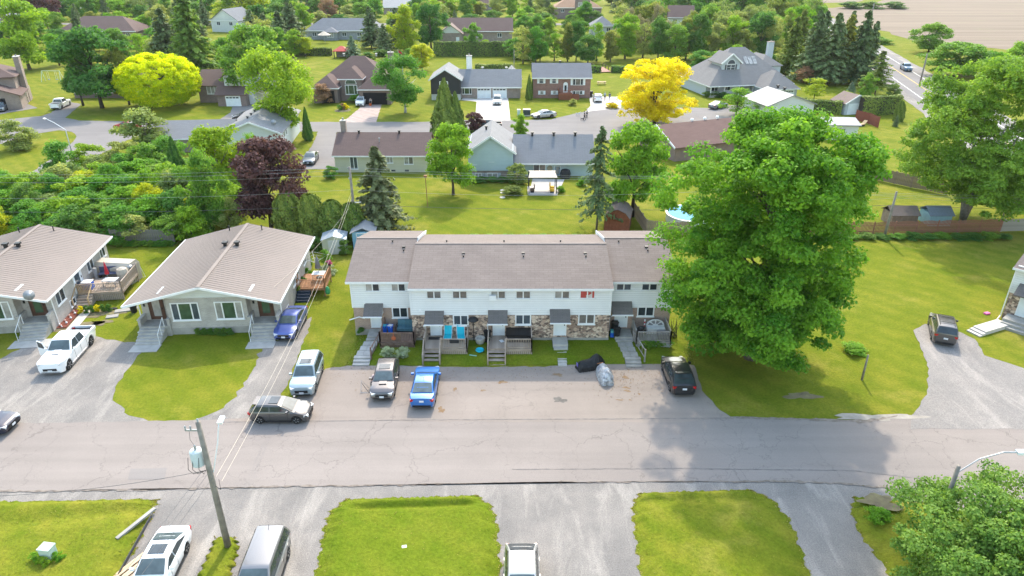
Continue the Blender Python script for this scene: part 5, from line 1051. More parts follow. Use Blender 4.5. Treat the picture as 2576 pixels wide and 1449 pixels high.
def wheel_meshes(r, wd):
    k = (round(r,2), round(wd,2))
    if k in _wheel: return _wheel[k]
    ty = MB().lathe([(r*.66,-wd/2),(r*.93,-wd/2),(r,-wd*.3),(r,wd*.3),(r*.93,wd/2),(r*.66,wd/2)], 20, axis='y').mesh('tyre', TYRE, True, 40)
    mb = MB(); mb.lathe([(r*.66,-wd*.42),(r*.67,wd*.46),(r*.6,wd*.46),(r*.58,wd*.2),(r*.2,wd*.2),(r*.16,wd*.42),(.01,wd*.42)], 18, axis='y')
    for i in range(5):
        a = 2*math.pi*i/5; mb.bar((r*.14*math.cos(a),wd*.36,r*.14*math.sin(a)),(r*.62*math.cos(a),wd*.42,r*.62*math.sin(a)), r*.17, wd*.16)
    ri = mb.mesh('rim', RIM, True, 40); _wheel[k] = (ty, ri); return ty, ri
SPEC = dict(
 sedan=dict(L=4.85,W=1.86,H=1.47,r=.335,wb=2.83,front=.92,belt=.93,top=[(-.5,.66),(-.49,.98),(-.42,1.04),(-.3,1.05),(.1,1.0),(.2,.98),(.36,.88),(.46,.76),(.495,.62),(.5,.52)],cab=(-.385,-.175,.055,.235),zc=(1.02,.97),quarter=False),
 hatch=dict(L=4.15,W=1.70,H=1.46,r=.315,wb=2.57,front=.82,belt=.94,top=[(-.5,.62),(-.492,.95),(-.44,1.0),(.15,1.0),(.26,.97),(.40,.84),(.475,.7),(.5,.5)],cab=(-.485,-.37,.04,.265),zc=(.98,.96),quarter=False),
 wagon=dict(L=4.45,W=1.78,H=1.50,r=.33,wb=2.62,front=.90,belt=.95,top=[(-.5,.62),(-.492,.96),(-.44,1.02),(.15,1.02),(.24,1.0),(.40,.9),(.475,.76),(.5,.5)],cab=(-.485,-.36,.05,.235),zc=(1.0,.99),quarter=False),
 suv=dict(L=4.55,W=1.85,H=1.74,r=.36,wb=2.65,front=.88,belt=1.08,top=[(-.5,.6),(-.495,1.08),(-.44,1.12),(.15,1.12),(.24,1.09),(.42,1.0),(.482,.86),(.5,.5)],cab=(-.492,-.41,.085,.235),zc=(1.1,1.08),quarter=True),
 cuv=dict(L=4.65,W=1.88,H=1.62,r=.37,wb=2.85,front=.86,belt=1.0,top=[(-.5,.6),(-.495,1.0),(-.43,1.06),(.15,1.06),(.24,1.03),(.42,.92),(.48,.78),(.5,.5)],cab=(-.485,-.27,.04,.25),zc=(1.04,1.02),quarter=True),
 van=dict(L=5.0,W=1.98,H=1.76,r=.34,wb=3.05,front=.95,belt=1.05,top=[(-.5,.6),(-.495,1.05),(-.45,1.08),(.2,1.08),(.29,1.05),(.43,.93),(.485,.78),(.5,.5)],cab=(-.493,-.44,.13,.335),zc=(1.06,1.04),quarter=True),
 pickup=dict(L=5.95,W=2.03,H=1.93,r=.42,wb=3.75,front=1.0,belt=1.18,top=[(-.5,.7),(-.497,1.0),(-.2,1.0),(-.197,1.22),(.1,1.24),(.2,1.24),(.33,1.22),(.46,1.14),(.492,1.0),(.5,.62)],cab=(-.195,-.17,.085,.205),zc=(1.2,1.2),quarter=False))
def car(kind, label, paint, px, py, heading, name='car', cat='car', group=None, plates='fr', extra=(), z0=0.0, ground=True, fascia=PLAST):
    s = SPEC[kind]; L, W, H, r = s['L'], s['W'], s['H'], s['r']; hw = W/2
    X, Y = (px, py) if not ground else G(px, py, z0); t = thing(name, label, cat, (X, Y, z0+.03), R(heading), group)
    xf = L/2-s['front']; xr = xf-s['wb']; Ra = r+.055
    # body shell
    st = sorted(set([-.5,-.497,-.49,-.47,.47,.49,.497,.5]+[round(-.5+i/44,4) for i in range(45)])); secs = []
    for tt in st:
        x = tt*L; zt = lerp(tt, s['top']); e = max(0, (abs(tt)-.36)/.14); wf = hw*(1-.13*e*e-(.05*max(0,(abs(tt)-.485)/.015)))
        zb = .21+.10*max(0,(abs(tt)-.44)/.06)
        za = 0
        for xw in (xf, xr):
            if abs(x-xw) < Ra: za = max(za, r+math.sqrt(Ra*Ra-(x-xw)**2))
        zb2 = max(zb, za); zt = max(zt, zb2+.1); zbelt = min(s['belt']-.06, zt-.03); zm = min(max(.55, zb2+.03), zbelt-.01) if zb2 < zbelt-.03 else zbelt-.005
        zb2 = min(zb2, zm-.004)
        secs.append([(x,0,zb2),(x,wf*.93,zb2),(x,wf,zm),(x,wf*.985,zbelt),(x,wf*.90,zt),(x,wf*.5,zt+.018),(x,0,zt+.024)])
    mb = MB(); n = 7
    for sec in secs: mb.v += sec+[(p[0],-p[1],p[2]) for p in sec[1:-1]]
    m_ = n+n-2
    order = list(range(n))+[n+i for i in range(n-3,-1,-1)]
    for i in range(len(secs)-1):
        for k in range(len(order)): a = order[k]; b = order[(k+1) % len(order)]; mb.f.append((i*m_+a, i*m_+b, (i+1)*m_+b, (i+1)*m_+a))
    mb.f.append(tuple(order)); mb.f.append(tuple((len(secs)-1)*m_+k for k in reversed(order)))
    body = mb.obj('body', paint, t, True, 32)
    # cabin
    c0, c1, c2, c3 = [q*L for q in s['cab']]; zr_, zf_ = s['zc']; wb_ = hw*.94; wt_ = hw*.735
    prof = [(c0,zr_),(c0+(c1-c0)*.5,zr_+(H-zr_)*.55),(c1,H-.055),(c1+.15*L*.3,H-.02),((c1+c2)/2,H),(c2-.04*L,H-.02),(c2,H-.05),((c2+c3)/2,(H-.05+zf_)/2+.02),(c3,zf_)]
    mb = MB(); secs = []
    for x, z in prof:
        zb = min(zr_,zf_)-.06; hf = (z-zb)/(H-zb); wtop = wb_+(wt_-wb_)*hf; ins = .10*hf
        secs.append([(x,wb_,zb),(x,wtop+.015,max(zb,z-.07)),(x,wtop-ins*.5,z-.012),(x,wtop*.5,z+.012),(x,0,z+.018)])
    for sec in secs: mb.v += sec+[(p[0],-p[1],p[2]) for p in sec[:-1]]
    m_ = 9; order = [0,1,2,3,4,8,7,6,5]
    for i in range(len(secs)-1):
        for k in range(8): a, b = order[k], order[k+1]; mb.f.append((i*m_+a,i*m_+b,(i+1)*m_+b,(i+1)*m_+a))
    mb.f.append(tuple(order)); mb.f.append(tuple((len(secs)-1)*m_+k for k in reversed(order))); mb.obj('cabin', paint, t, True, 35)
    # glass
    def wid(z): zb = min(zr_,zf_)-.06; return wb_+(wt_-wb_)*(z-zb)/(H-zb)
    def slant(xa, za, xb, zb, s0, s1, nm, gl, off):
        P = []
        for q in (s0, s1):
            x = xa+(xb-xa)*q; z = za+(zb-za)*q; P.append((x, wid(z)-.10, z))
        nx, nz = (zb-za), -(xb-xa); l_ = math.hypot(nx, nz); nx, nz = nx/l_*off, nz/l_*off
        if nz < 0: nx, nz = -nx, -nz
        mb = MB(); cols = [-1,-.5,0,.5,1]; V = []
        for (x, w_, z) in P:
            for c in cols: V.append((x+nx, w_*c, z+nz+.018*(1-c*c)))
        mb.add(V, [(i,i+1,i+6,i+5) for i in range(4)]); return mb.obj(nm, gl, t, True)
    slant(c3, zf_, c2, H-.05, .10, .93, 'windscreen', CARGL2, .035); slant(c0, zr_, c1, H-.055, .12, .9, 'rear_window', CARGL2 if kind in ('sedan',) else CARGL, .045)
    z1 = max(zr_,zf_)+.03; z2 = H-.115
    xw = lambda z: c3+(c2-c3)*(z-zf_)/(H-.05-zf_); xb_ = lambda z: c0+(c1-c0)*(z-zr_)/(H-.055-zr_)
    xm = (c1+c2)/2+.05*L*.6
    spans = [(xm+.04, None)]
    for sgn in (-1, 1):
        def pane(pts, nm):
            V = [(x, sgn*(wid(z)+.022), z) for x, z in pts]; MB().add(V, [tuple(range(len(V)))]).obj(nm, CARGL, t)
        pane([(xm+.035,z1),(xw(z1)-.16,z1),(xw(z2)-.13,z2),(xm+.035,z2)], 'side_window')
        xq = xb_(z1)+.15; xq2 = xb_(z2)+.13
        if s['quarter']:
            xs = (xm+xq)/2-.12; pane([(xs+.03,z1),(xm-.035,z1),(xm-.035,z2),(xs+.03,z2)], 'side_window'); pane([(xq,z1),(xs-.03,z1),(xs-.03,z2),(xq2,z2)], 'side_window')
        else: pane([(xq,z1),(xm-.035,z1),(xm-.035,z2),(xq2+.04,z2)], 'side_window')
        # mirrors, handles, lamps, sills
        MB().obox((xw(z1)-.28, sgn*(hw+.09), z1+.05),(.13,.22,.15),sgn*.2).obj('mirror', paint, t)
        for hx in (xm+.12, xm-.95 if kind != 'pickup' else xm-.85): MB().obox((hx, sgn*(hw*.985), s['belt']-.12),(.2,.03,.035)).obj('door_handle', paint, t)
        for hx in (xm, xw(z1)-.32, xb_(z1)+.45 if kind not in ('pickup',) else xb_(z1)+.1): MB().box(hx-.008,hx+.008,min(sgn*hw*.995,sgn*(hw+.004)),max(sgn*hw*.995,sgn*(hw+.004)),.32,s['belt']-.07).obj('door_seam', PLAST, t)
        MB().obox((0 if kind != 'pickup' else .4, sgn*(hw*.945), .235),(s['wb']-2*Ra-.08,.1,.1)).obj('sill', fascia, t)
        hz = lerp(.455, s['top'])-.11
        MB().obox((L/2-.20, sgn*hw*.70, hz),(.34,.36,.15),-sgn*.42,.2).obj('headlamp', LAMPW, t)
        tz = s['belt']-.10 if kind != 'pickup' else .93
        MB().obox((-L/2+.11, sgn*hw*.735, tz),(.2,.34 if kind != 'pickup' else .16,.17 if kind != 'pickup' else .4),sgn*.28).obj('tail_lamp', LAMPR, t)
    MB().obox((L/2-.035,0,.56),(.1,hw*1.02,.2)).obj('grille', PLAST, t); MB().obox((L/2-.06,0,.33),(.12,hw*1.35,.14)).obj('front_bumper', fascia, t); MB().obox((-L/2+.05,0,.36),(.12,hw*1.45,.17)).obj('rear_bumper', fascia, t)
    if 'f' in plates: MB().obox((L/2+.025,0,.47),(.02,.32,.15)).obj('number_plate', PLATE, t)
    if 'r' in plates: MB().obox((-L/2-.02,0,.78 if kind not in ('pickup',) else .55),(.02,.32,.15)).obj('number_plate', PLATE, t)
    ty, ri = wheel_meshes(r, .22)
    for x in (xf, xr):
        for sgn in (-1, 1):
            w_ = link('wheel', ty, t, (x, sgn*(hw-.125), r)); w_.rotation_euler = (0,0,0 if sgn > 0 else math.pi); q = link('rim', ri, w_)
            a = [ (x+(Ra+.005)*math.cos(k*math.pi/10), r+(Ra+.005)*math.sin(k*math.pi/10)) for k in range(11)]
    if 'rails' in extra:
        for sgn in (-1, 1): MB().tube([(c1+.2,sgn*(wt_-.12),H+.0),(c1+.35,sgn*(wt_-.12),H+.06),(c2-.4,sgn*(wt_-.12),H+.07),(c2-.2,sgn*(wt_-.12),H+.01)],.025,5).obj('roof_rail', GREYM if 'grey' in extra else PLAST, t)
    if 'sunroof' in extra: MB().box(c2-.85,c2-.2,-.42,.42,H-.005,H+.026).obj('sunroof', CARGL, t)
    if 'bars' in extra:
        for x in (c1+.6, c2-.6): MB().box(x-.03,x+.03,-wt_+.12,wt_-.12,H+.06,H+.09).obj('cross_bar', PLAST, t)
    if 'scoop' in extra:
        zc = lerp(.31, s['top']); mb = MB(); mb.prism([(.20*L,zc+.05),(.30*L,zc-.0),(.305*L,zc+.09),(.2*L,zc+.11)],-.28,.28,'y'); q = mb.obj('hood_scoop', paint, t); MB().box(.305*L,.305*L+.01,-.25,.25,zc+.0,zc+.08).obj('scoop_mouth', PLAST, q)
    if 'antenna' in extra: MB().tube([(c1+.35,0,H),(c1+.2,0,H+.22)],.012,4).obj('antenna', PLAST, t)
    if 'spoiler' in extra: MB().obox((c1-.08,0,H-.02),(.3,wt_*1.6,.035),0,.1).obj('spoiler', paint, t)
    if kind == 'pickup':
        xb0, xb1 = -L/2+.06, s['cab'][0]*L-.04
        for sgn in (-1, 1): a, b = sorted((sgn*(hw*.99), sgn*(hw*.86))); MB().box(xb0,xb1,a,b,.98,1.24).obj('bed_side', paint, t)
        MB().box(-L/2+.01,-L/2+.07,-hw*.86,hw*.86,.6,1.24).obj('tailgate', paint, t); MB().box(xb0,xb1,-hw*.86,hw*.86,1.0,1.035).obj('bed_floor', PLAST, t)
        if 'cover' in extra: MB().box(xb0+.75,xb1,-hw*.93,hw*.93,1.24,1.285).obj('bed_cover', mat('bed_cover',(.30,.29,.285),.6,.1,2), t)
        if 'opendoor' in extra:
            mb = MB(); mb.obox((0,0,0),(1.05,.09,.72)); d = mb.obj('door', paint, t, loc=(xw(z1)-.28-.22,-hw-.46,.86)); d.rotation_euler = (0,0,R(62)); MB().prism([(-.5,.36),(.42,.36),(.18,.93),(-.46,.97)],-.03,.03,'y').obj('door_window_frame', paint, d); MB().prism([(-.44,.40),(.33,.40),(.14,.87),(-.41,.9)],-.04,.04,'y').obj('side_window', CARGL, d)
    return t
PW = m_paint('paint_white', (.78,.79,.80), 0, .3); P_SIL = m_paint('paint_silver', (.46,.46,.45), .5); P_GREY = m_paint('paint_charcoal', (.07,.065,.065), .3); P_IMP = m_paint('paint_dark_grey', (.10,.09,.09), .35); P_BLUE = m_paint('paint_bright_blue', (.015,.14,.46), .25); P_NAVY = m_paint('paint_violet_blue', (.055,.09,.30), .25); P_ICE = m_paint('paint_ice_blue', (.30,.37,.40), .3); P_BLK = m_paint('paint_black', (.012,.012,.014), .1); P_LGREY = m_paint('paint_light_grey', (.40,.40,.41), .4); P_STEEL = m_paint('paint_steel', (.16,.18,.21), .4)
car('suv', 'ice blue suv with roof rails parked at the edge of the grass', P_ICE, 776, 960, -86.6, extra=('rails','grey','sunroof'), name='parked_suv', cat='suv')
car('hatch', 'dark grey hatchback standing in the street', P_GREY, 711, 1050, 0, name='hatchback', plates='', extra=('sunroof','spoiler'))
car('wagon', 'dark grey wagon with hood scoop and a person at its side', P_IMP, 971, 970, -88, name='parked_car', extra=('scoop','sunroof'))
car('sedan', 'bright blue sedan parked nose to the townhouse', P_BLUE, 1071, 985, 90, name='parked_car', plates='r', extra=('antenna',))
car('cuv', 'black crossover parked at the end of the lot', P_BLK, 1703, 958, 90, name='parked_suv', cat='suv', plates='r', extra=('spoiler',))
car('sedan', 'violet blue sedan with its nose out beside the grey bungalow', P_NAVY, 735, 826, -90, name='parked_car', plates='f')
car('pickup', 'white pickup with an open driver door on the gravel drive', PW, 177, 897, -85, name='pickup_truck', cat='pickup', extra=('cover','opendoor','scoop'), plates='f', fascia=CHROME)
car('suv', 'dark grey suv with roof rails on the gravel court', P_GREY, 2366, 842, 66, name='parked_suv', cat='suv', plates='r', extra=('rails','bars'))
car('sedan', 'white sedan with a dark sunroof on the gravel driveway', PW, 408, 1442, -87, name='parked_car', plates='', extra=('sunroof',))
car('van', 'grey minivan on the gravel driveway beside the utility pole', m_paint('paint_mid_grey',(.2,.195,.195),.45), 664, 1462, -88, name='minivan', cat='minivan', plates='f', extra=('antenna',))
car('cuv', 'silver wagon at the bottom of the wide gravel drive', P_SIL, 1313, 1490, -90, name='parked_car', plates='f', extra=('antenna',))
car('sedan', 'navy car on the street at the edge of the gravel drive', m_paint('paint_navy',(.012,.013,.03),.2), -48, 1080, 0, name='parked_car', plates='f')
car('sedan', 'silver sedan parked by the turning circle', P_SIL, 1368, 296, 202, name='parked_car', plates='')
car('suv', 'white suv on the paved drive of the brown hip-roofed house', PW, 909, 264, -87, name='parked_suv', cat='suv', plates='f', extra=('sunroof',))
car('suv', 'white suv in front of the double garage', m_paint('paint_pearl',(.62,.6,.58),0), 1251, 261, -90, name='parked_suv', cat='suv', plates='f')
car('cuv', 'white suv beside the brick house with people behind it', PW, 1503, 254, 88, name='parked_suv', cat='suv', plates='r')
car('pickup', 'white pickup seen from behind on the curved drive', PW, 155, 270, 98, name='pickup_truck', cat='pickup', plates='r', extra=('cover',))
car('sedan', 'grey sedan parked beside the cream bungalow', P_STEEL, 783, 407, -86, name='parked_car', plates='f')
car('sedan', 'black car in the shade of the birch on the street', P_BLK, 618, 300, 200, name='parked_car', plates='')
car('pickup', 'black pickup with loaded bed behind the blue split-level house', P_BLK, 1222, 326, 180, name='pickup_truck', cat='pickup', plates='r')
car('sedan', 'slate blue car parked at the foot of the large grey house', P_STEEL, 1806, 272, 40, name='parked_car', plates='r')
car('suv', 'dark suv in front of the open garage at the far left', P_STEEL, 6, 278, -66, name='parked_suv', cat='suv', plates='f')
car('pickup', 'blue pickup driving on the highway', m_paint('paint_blue2',(.03,.11,.22),.2), 2278, 177, -104, name='pickup_truck', cat='pickup', plates='f')
car('sedan', 'red car mostly hidden behind the corner tree', m_paint('paint_red',(.35,.02,.02),.1), 470-148, 325, 170, name='parked_car', plates='r')
car('suv', 'dark car far away on the top left lawn drive', P_STEEL, 375, 32, 20, name='parked_suv', cat='suv', plates='')
# ================================================================== poles, wires, fences, sheds
POLEW = mat('pole_wood', (.20,.175,.15), .9, .2, 2.0, c2=(.29,.26,.22)); WIRE = mat('wire', (.12,.115,.11), .6, .1, 1); WIRE_L = mat('wire_light', (.42,.41,.40), .5, .1, 1)
def pole(label, px, py, top, r=.15, rz=0, lean=0, name='utility_pole', z_top=None):
    X, Y = G(px, py) if z_top is None else G(px, top, z_top); H = z_top or onY(px, top, Y)[1]; t = thing(name, label, 'utility pole', (X, Y, 0)); MB().tube([(0,0,-.1),(lean*.5,0,H*.5),(lean,0,H)], [r*1.1,r*.95,r*.75], 10).obj('shaft', POLEW, t, True); return t, X, Y, H
PA, XA, YA, HA_ = pole('tall wooden utility pole with a grey transformer by the white sedan', 575, 1379, 1062, .17)
tr = MB().lathe([(.02,.95),(.12,1.0),(.30,.93),(.33,.88),(.33,.05),(.28,0),(.02,0)],16,(-.5,.05,HA_-2.75)).obj('transformer', mat('transformer_grey',(.50,.56,.57),.5,.06,2), PA, True, 40)
MB().lathe([(.05,0),(.07,.12),(.05,.2),(.06,.3),(.02,.34)],8,(-.5,.05,HA_-1.8)).obj('bushing', GREYM, tr)
mb = MB(); mb.tube([(-.5,.05,HA_-1.5),(-.62,.0,HA_-1.1),(-.55,0,HA_-.55)],.012,4); mb.obj('jumper_wire', WIRE, PA)
for dxw in (-.85,-.62,-.3): MB().tube([(dxw,-.2,HA_-2.1),(dxw-.08,-.3,HA_-2.8),(dxw+.15,-.32,HA_-3.05),(-.1,-.15,HA_-2.95)],.016,5).obj('lead', BLACKM, PA)
mb = MB(); mb.bar((-.75,0,HA_-.5),(.06,0,HA_-.5),.07,.09); mb.obj('bracket', GREYM, PA)
for u in (-.72,-.45,0): MB().lathe([(.03,0),(.06,.06),(.035,.1),(.06,.16),(.03,.22)],8,(u,0,HA_-.45 if u < 0 else HA_)).obj('insulator', GREYM, PA)
MB().tube([(.12,.1,HA_-3.3),(.5,.45,HA_-1.7),(.66,.62,HA_-.75),(.68,.72,HA_-.6)],.035,6).obj('lamp_arm', WHITE, PA); MB().obox((.7,.95,HA_-.58),(.26,.5,.12),0,0,.15).obj('lamp_head', WHITE, PA)
MB().tube([(.14,-.05,HA_-4.1),(.4,-.1,HA_-4.3),(.42,-.1,HA_-3.6)],.015,4).obj('lead', BLACKM, PA)
PB, XB, YB2, HB_ = pole('wooden utility pole standing behind the townhouse row by the spruce', 898, 600, 420, .16)
for z in (HB_-.2, HB_-1.4, HB_-4.0): MB().lathe([(.04,0),(.07,.08),(.04,.2)],8,(-.18,0,z)).obj('insulator', GREYM, PB)
MB().bar((.05,0,HB_-4.1),(.9,0,HB_-4.05),.07,.07).obj('bracket', WHITE, PB); MB().tube([(.16,0,HB_-4),(.2,.05,.3)],.03,4).obj('conduit', GREYM, PB)
PC, XC, YC, HC_ = pole('leaning grey wooden pole in front of the red picket fence', 2224, 598, 482, .15, lean=.12)
pole('dark short wooden post standing alone on the side lawn', 2168, 955, 893, .085, name='post')
PD, XD, YD, HD_ = pole('wooden pole with a curved lamp arm beside the young maple', 2412, 1172, 1172, .14, name='lamp_pole', z_top=6.4)
MB().tube([(.1,.1,HD_-.55),(1.2,.35,HD_+.15),(2.4,.45,HD_+.5),(3.1,.45,HD_+.5)],.04,6).obj('lamp_arm', GREYM, PD); MB().obox((3.4,.45,HD_+.5),(.62,.3,.16)).obj('lamp_head', WHITE, PD)
pole('wooden pole beside the highway', 2313, 215, 135, .2, name='utility_pole'); pole('wooden pole at the far edge of the highway by the spruces', 2186, 70, 8, .25, name='utility_pole'); pole('wooden pole by the ploughed field at the right edge', 2562, 160, 98, .22, name='utility_pole')
pole('slim pale pole between the brick house and the grey house', 1293, 200, 125, .12, name='utility_pole')
def lamp(label, px, py, top, ax, al):
    X, Y = G(px, py); H = onY(px, top, Y)[1]; t = thing('street_lamp', label, 'street lamp', (X, Y, 0)); MB().tube([(0,0,0),(0,0,H)],[.1,.06],8).obj('shaft', GREYM, t, True)
    MB().tube([(0,0,H),(ax*.6,al*.6,H+.55),(ax,al,H+.75)],.04,6).obj('lamp_arm', WHITE, t); MB().obox((ax*1.15,al*1.15,H+.75),(.7,.3,.14),math.atan2(al,ax)).obj('lamp_head', WHITE, t)
lamp('pale street lamp leaning over the side street junction', 191, 420, 326, -4.6, 3.5); lamp('street lamp reaching out above the golden locust tree', 1592, 258, 182, -1.6, 0)
def wire(label, pts, sag=.4, r=.016, m=None, group=None, n=18):
    mb = MB(); P = []
    for a, b in zip(pts[:-1], pts[1:]):
        for i in range(n+1):
            q = i/n; p = Vector(a).lerp(Vector(b), q); p.z -= sag*4*q*(1-q); P.append(p)
    return thing1('overhead_wire', label, 'wire', mb.tube(P, r, 4, False), m or WIRE, group=group)
for k, (z, yy, s) in enumerate(((HB_-.05,0,.5),(HB_-.35,.25,.6),(HB_-.9,-.2,.5),(HB_-2.6,0,.7))):
    wire('thin overhead wire strung along the back of the gardens past the spruce', [(-70, YB2+yy-1.0, z-.3), (XB-.1, YB2, z), (26, YC+.2+yy, min(z,HC_+2)-.1), (XC, YC, HC_-.2-.35*k*.5), (85, YC+2, HC_-.3-.3*k)], s, .009, WIRE_L, 'wires along the back gardens')
wire('low dark telephone cable along the back gardens', [(-70,YB2-1,3.9),(XB-.1,YB2,4.1),(XC,YC,HC_-1.6),(85,YC+2,3.6)], .6, .02, WIRE, None)
for k, (za, zb) in enumerate(((HB_-2.9,HA_-3.6),(HB_-3.4,HA_-3.9))):
    wire('service wire running from the rear pole over the side lawn to the transformer pole', [(XB-.1,YB2,za),(XA+.2+k*.25,YA+.1,zb)], 1.3, .011, mat('wire_pale',(.5,.44,.36),.6,.1,1), 'service wires over the side lawn')
wire('service wire dropping from the rear pole to the bungalow gable', [(XB-.1,YB2,HB_-4.2),(-20.6,54.2,3.7)], .5, .012, mat('wire_pale',(.5,.44,.36)), None)
wire('dark cable hanging low across the street at the transformer pole', [(XA-.2,YA,HA_-3.1),(-40,YA+.2,HA_-4.4)], 1.2, .014, WIRE, None)
for k in range(3): wire('wire descending from the transformer pole towards the bottom edge', [(XA-.3+.2*k,YA-.1,HA_-3.0-.25*k),(XA-4.4+.5*k,12,HA_-4.4)], .5, .01, WIRE, 'wires leaving the transformer pole')
# fences
FR_RED = mat('fence_red', (.27,.115,.07), .85, .2, 2.0, c2=(.33,.16,.105)); FR_GREY = mat('fence_grey', (.30,.27,.235), .9, .2, 2.0); FR_BR = mat('fence_brown', (.21,.15,.105), .9, .2, 2.0, c2=(.28,.21,.155)); FR_OLD = mat('fence_old', (.17,.165,.14), .95, .25, 2.0)
def fence(label, pts, m, h, sp, w_, scallop=0.0, rails=True, px=True, post=2.4, name='fence'):
    P = [G(*p) for p in pts] if px else pts; t = thing(name, label, 'fence', (P[0][0], P[0][1], 0)); ox, oy = P[0]
    meshes = {}
    for a, b in zip(P[:-1], P[1:]):
        L = math.hypot(b[0]-a[0], b[1]-a[1]); ang = math.atan2(b[1]-a[1], b[0]-a[0]); n = int(L/sp); npz = max(1, round(L/post))
        for i in range(n):
            q = (i+.5)/n; hh = h+(scallop*abs(math.sin(q*npz*math.pi)) if scallop else .03*((i*7) % 3)); hh = round(hh, 2)
            if hh not in meshes: meshes[hh] = MB().box(-w_/2,w_/2,-.012,.012,.06,hh).mesh('picket', m)
            o = link('picket', meshes[hh], t, (a[0]+(b[0]-a[0])*q-ox, a[1]+(b[1]-a[1])*q-oy, 0), ang)
        for i in range(npz+1):
            q = i/npz; MB().box(-.06,.06,-.06,.06,0,h+.12).obj('post', m, t, loc=(a[0]+(b[0]-a[0])*q-ox+math.sin(ang)*-.07*1, a[1]+(b[1]-a[1])*q-oy+.07*math.cos(ang), 0), rz=ang)
        if rails:
            for z in (.4, h-.35): MB().bar((a[0]-ox,a[1]-oy+.04,z),(b[0]-ox,b[1]-oy+.04,z),.05,.09).obj('rail', m, t)
    return t
fence('long red-brown picket fence with scalloped top along the side lawn', [(1930,592),(2195,590),(2515,583)], FR_RED, 1.45, .155, .10, .16)
fence('weathered grey board fence continuing the red picket fence', [(2518,583),(2640,580)], FR_GREY, 1.55, .15, .14)
fence('brown board fence slanting across the back lawn behind the maple', [(2095,428),(2290,472),(2380,490)], FR_BR, 1.75, .22, .20); fence('brown board fence at the right edge behind the tall maple', [(2505,515),(2640,545)], FR_BR, 1.75, .22, .20)
fence('old mossy board fence behind the grass between the bungalows', [(283,614),(440,614)], FR_OLD, 1.7, .25, .22)
fence('tan board fence enclosing the swimming pool', [(1592,540),(1625,590),(1690,596),(1740,592)], mat('fence_tan',(.26,.20,.14),.9,.2,2), 1.75, .2, .18)
fence('rust red privacy screen around a garden seat', [(2150,303),(2184,312),(2207,322)], mat('screen_red',(.20,.06,.04),.85,.15,2), 2.0, .25, .24, rails=False)
# barn-roofed shed
x0, y0 = G(1517,582); x1 = G(1588,582)[0]; t = thing('garden_shed', 'red-brown wooden shed with barn-shaped shingle roof behind the townhouse', 'shed', (x0+.1, y0, 0), R(-14)); Ws = x1-x0-.45; Ds = 3.4
pr = [(0,0),(Ws,0),(Ws,1.75),(Ws*.83,2.45),(Ws*.5,2.85),(Ws*.17,2.45),(0,1.75)]
MB().prism(pr, 0, Ds, 'y').obj('wall', mat('shed_red',(.22,.075,.04),.8,.2,3), t)
for (a, b) in ((2,3),(3,4),(4,5),(5,6)):
    p, q = pr[a], pr[b]; ex = .08; mb = MB(); mb.slab([(p[0]+(ex if a == 2 else 0),-.2,p[1]+.06),(p[0]+(ex if a == 2 else 0),Ds+.2,p[1]+.06),(q[0]-(ex if b == 6 else 0),Ds+.2,q[1]+.06),(q[0]-(ex if b == 6 else 0),-.2,q[1]+.06)],.05); mb.obj('roof', m_shingle('shingle_shed',(.15,.115,.10),(.10,.08,.07),'y'), t)
for i in range(9): MB().box(Ws*i/8-.02,Ws*i/8+.02,-.03,-.001,.02,1.72+ (.6*(1-abs(i-4)/4))).obj('batten', mat('shed_red',(.22,.075,.04)), t)
# pale metal shed, blue shed
x, y = G(843,640); t = thing('garden_shed', 'pale green metal shed with double doors beside the bungalow garden', 'shed', (x, y, 0), R(8)); MT = mat('shed_pale',(.45,.48,.38),.55,.12,1.5)
MB().box(-1.25,1.25,0,2.2,0,1.75).obj('wall', MT, t); mb = MB(); gable_y(mb,-1.25,1.25,0,2.2,1.75,2.15,.12,.1,.05); mb.obj('roof', mat('roof_metal_blue',(.34,.40,.46),.4,.1,2,metal=.4), t); MB().prism([(-1.25,1.75),(1.25,1.75),(0,2.12)],-.02,.02,'y').obj('gable_wall', MT, t)
for a in (-.62,.0): MB().box(a,a+.6,-.03,-.002,.05,1.65).obj('shed_door', mat('shed_door',(.55,.57,.56),.5,.1,2), t)
x, y = G(915,628); t = thing('garden_shed', 'light blue shed tucked behind the corner of the townhouse', 'shed', (x, y, 0), R(4)); MB().box(-1.1,1.2,0,2.4,0,2.1).obj('wall', mat('shed_blue',(.22,.42,.55),.6,.1,2), t); mb = MB(); gable_y(mb,-1.1,1.2,0,2.4,2.1,2.6,.25,.2,.06); mb.obj('roof', WMET, t); door(t,'f',0,-.6,.3,.05,1.9,mat('shed_blue',(.22,.42,.55)))
for lab, px, py, c, wd in (('low shed with dark brown roof behind the picket fence',2272,583,(.16,.13,.115),3.1),('small shed with blue-grey roof behind the picket fence',2362,583,(.18,.22,.27),2.6)):
    x, y = G(px, py-14); t = thing('garden_shed', lab, 'shed', (x, y, 0)); MB().box(-wd/2,wd/2,0,2.4,0,1.5).obj('wall', mat('shed_teal',(.26,.42,.46),.7,.1,2) if px > 2300 else FR_BR, t); mb = MB(); gable_x(mb,-wd/2,wd/2,0,2.4,1.5,2.2,.2,.2,.06); mb.obj('roof', m_shingle('shingle_'+str(px), c), t)
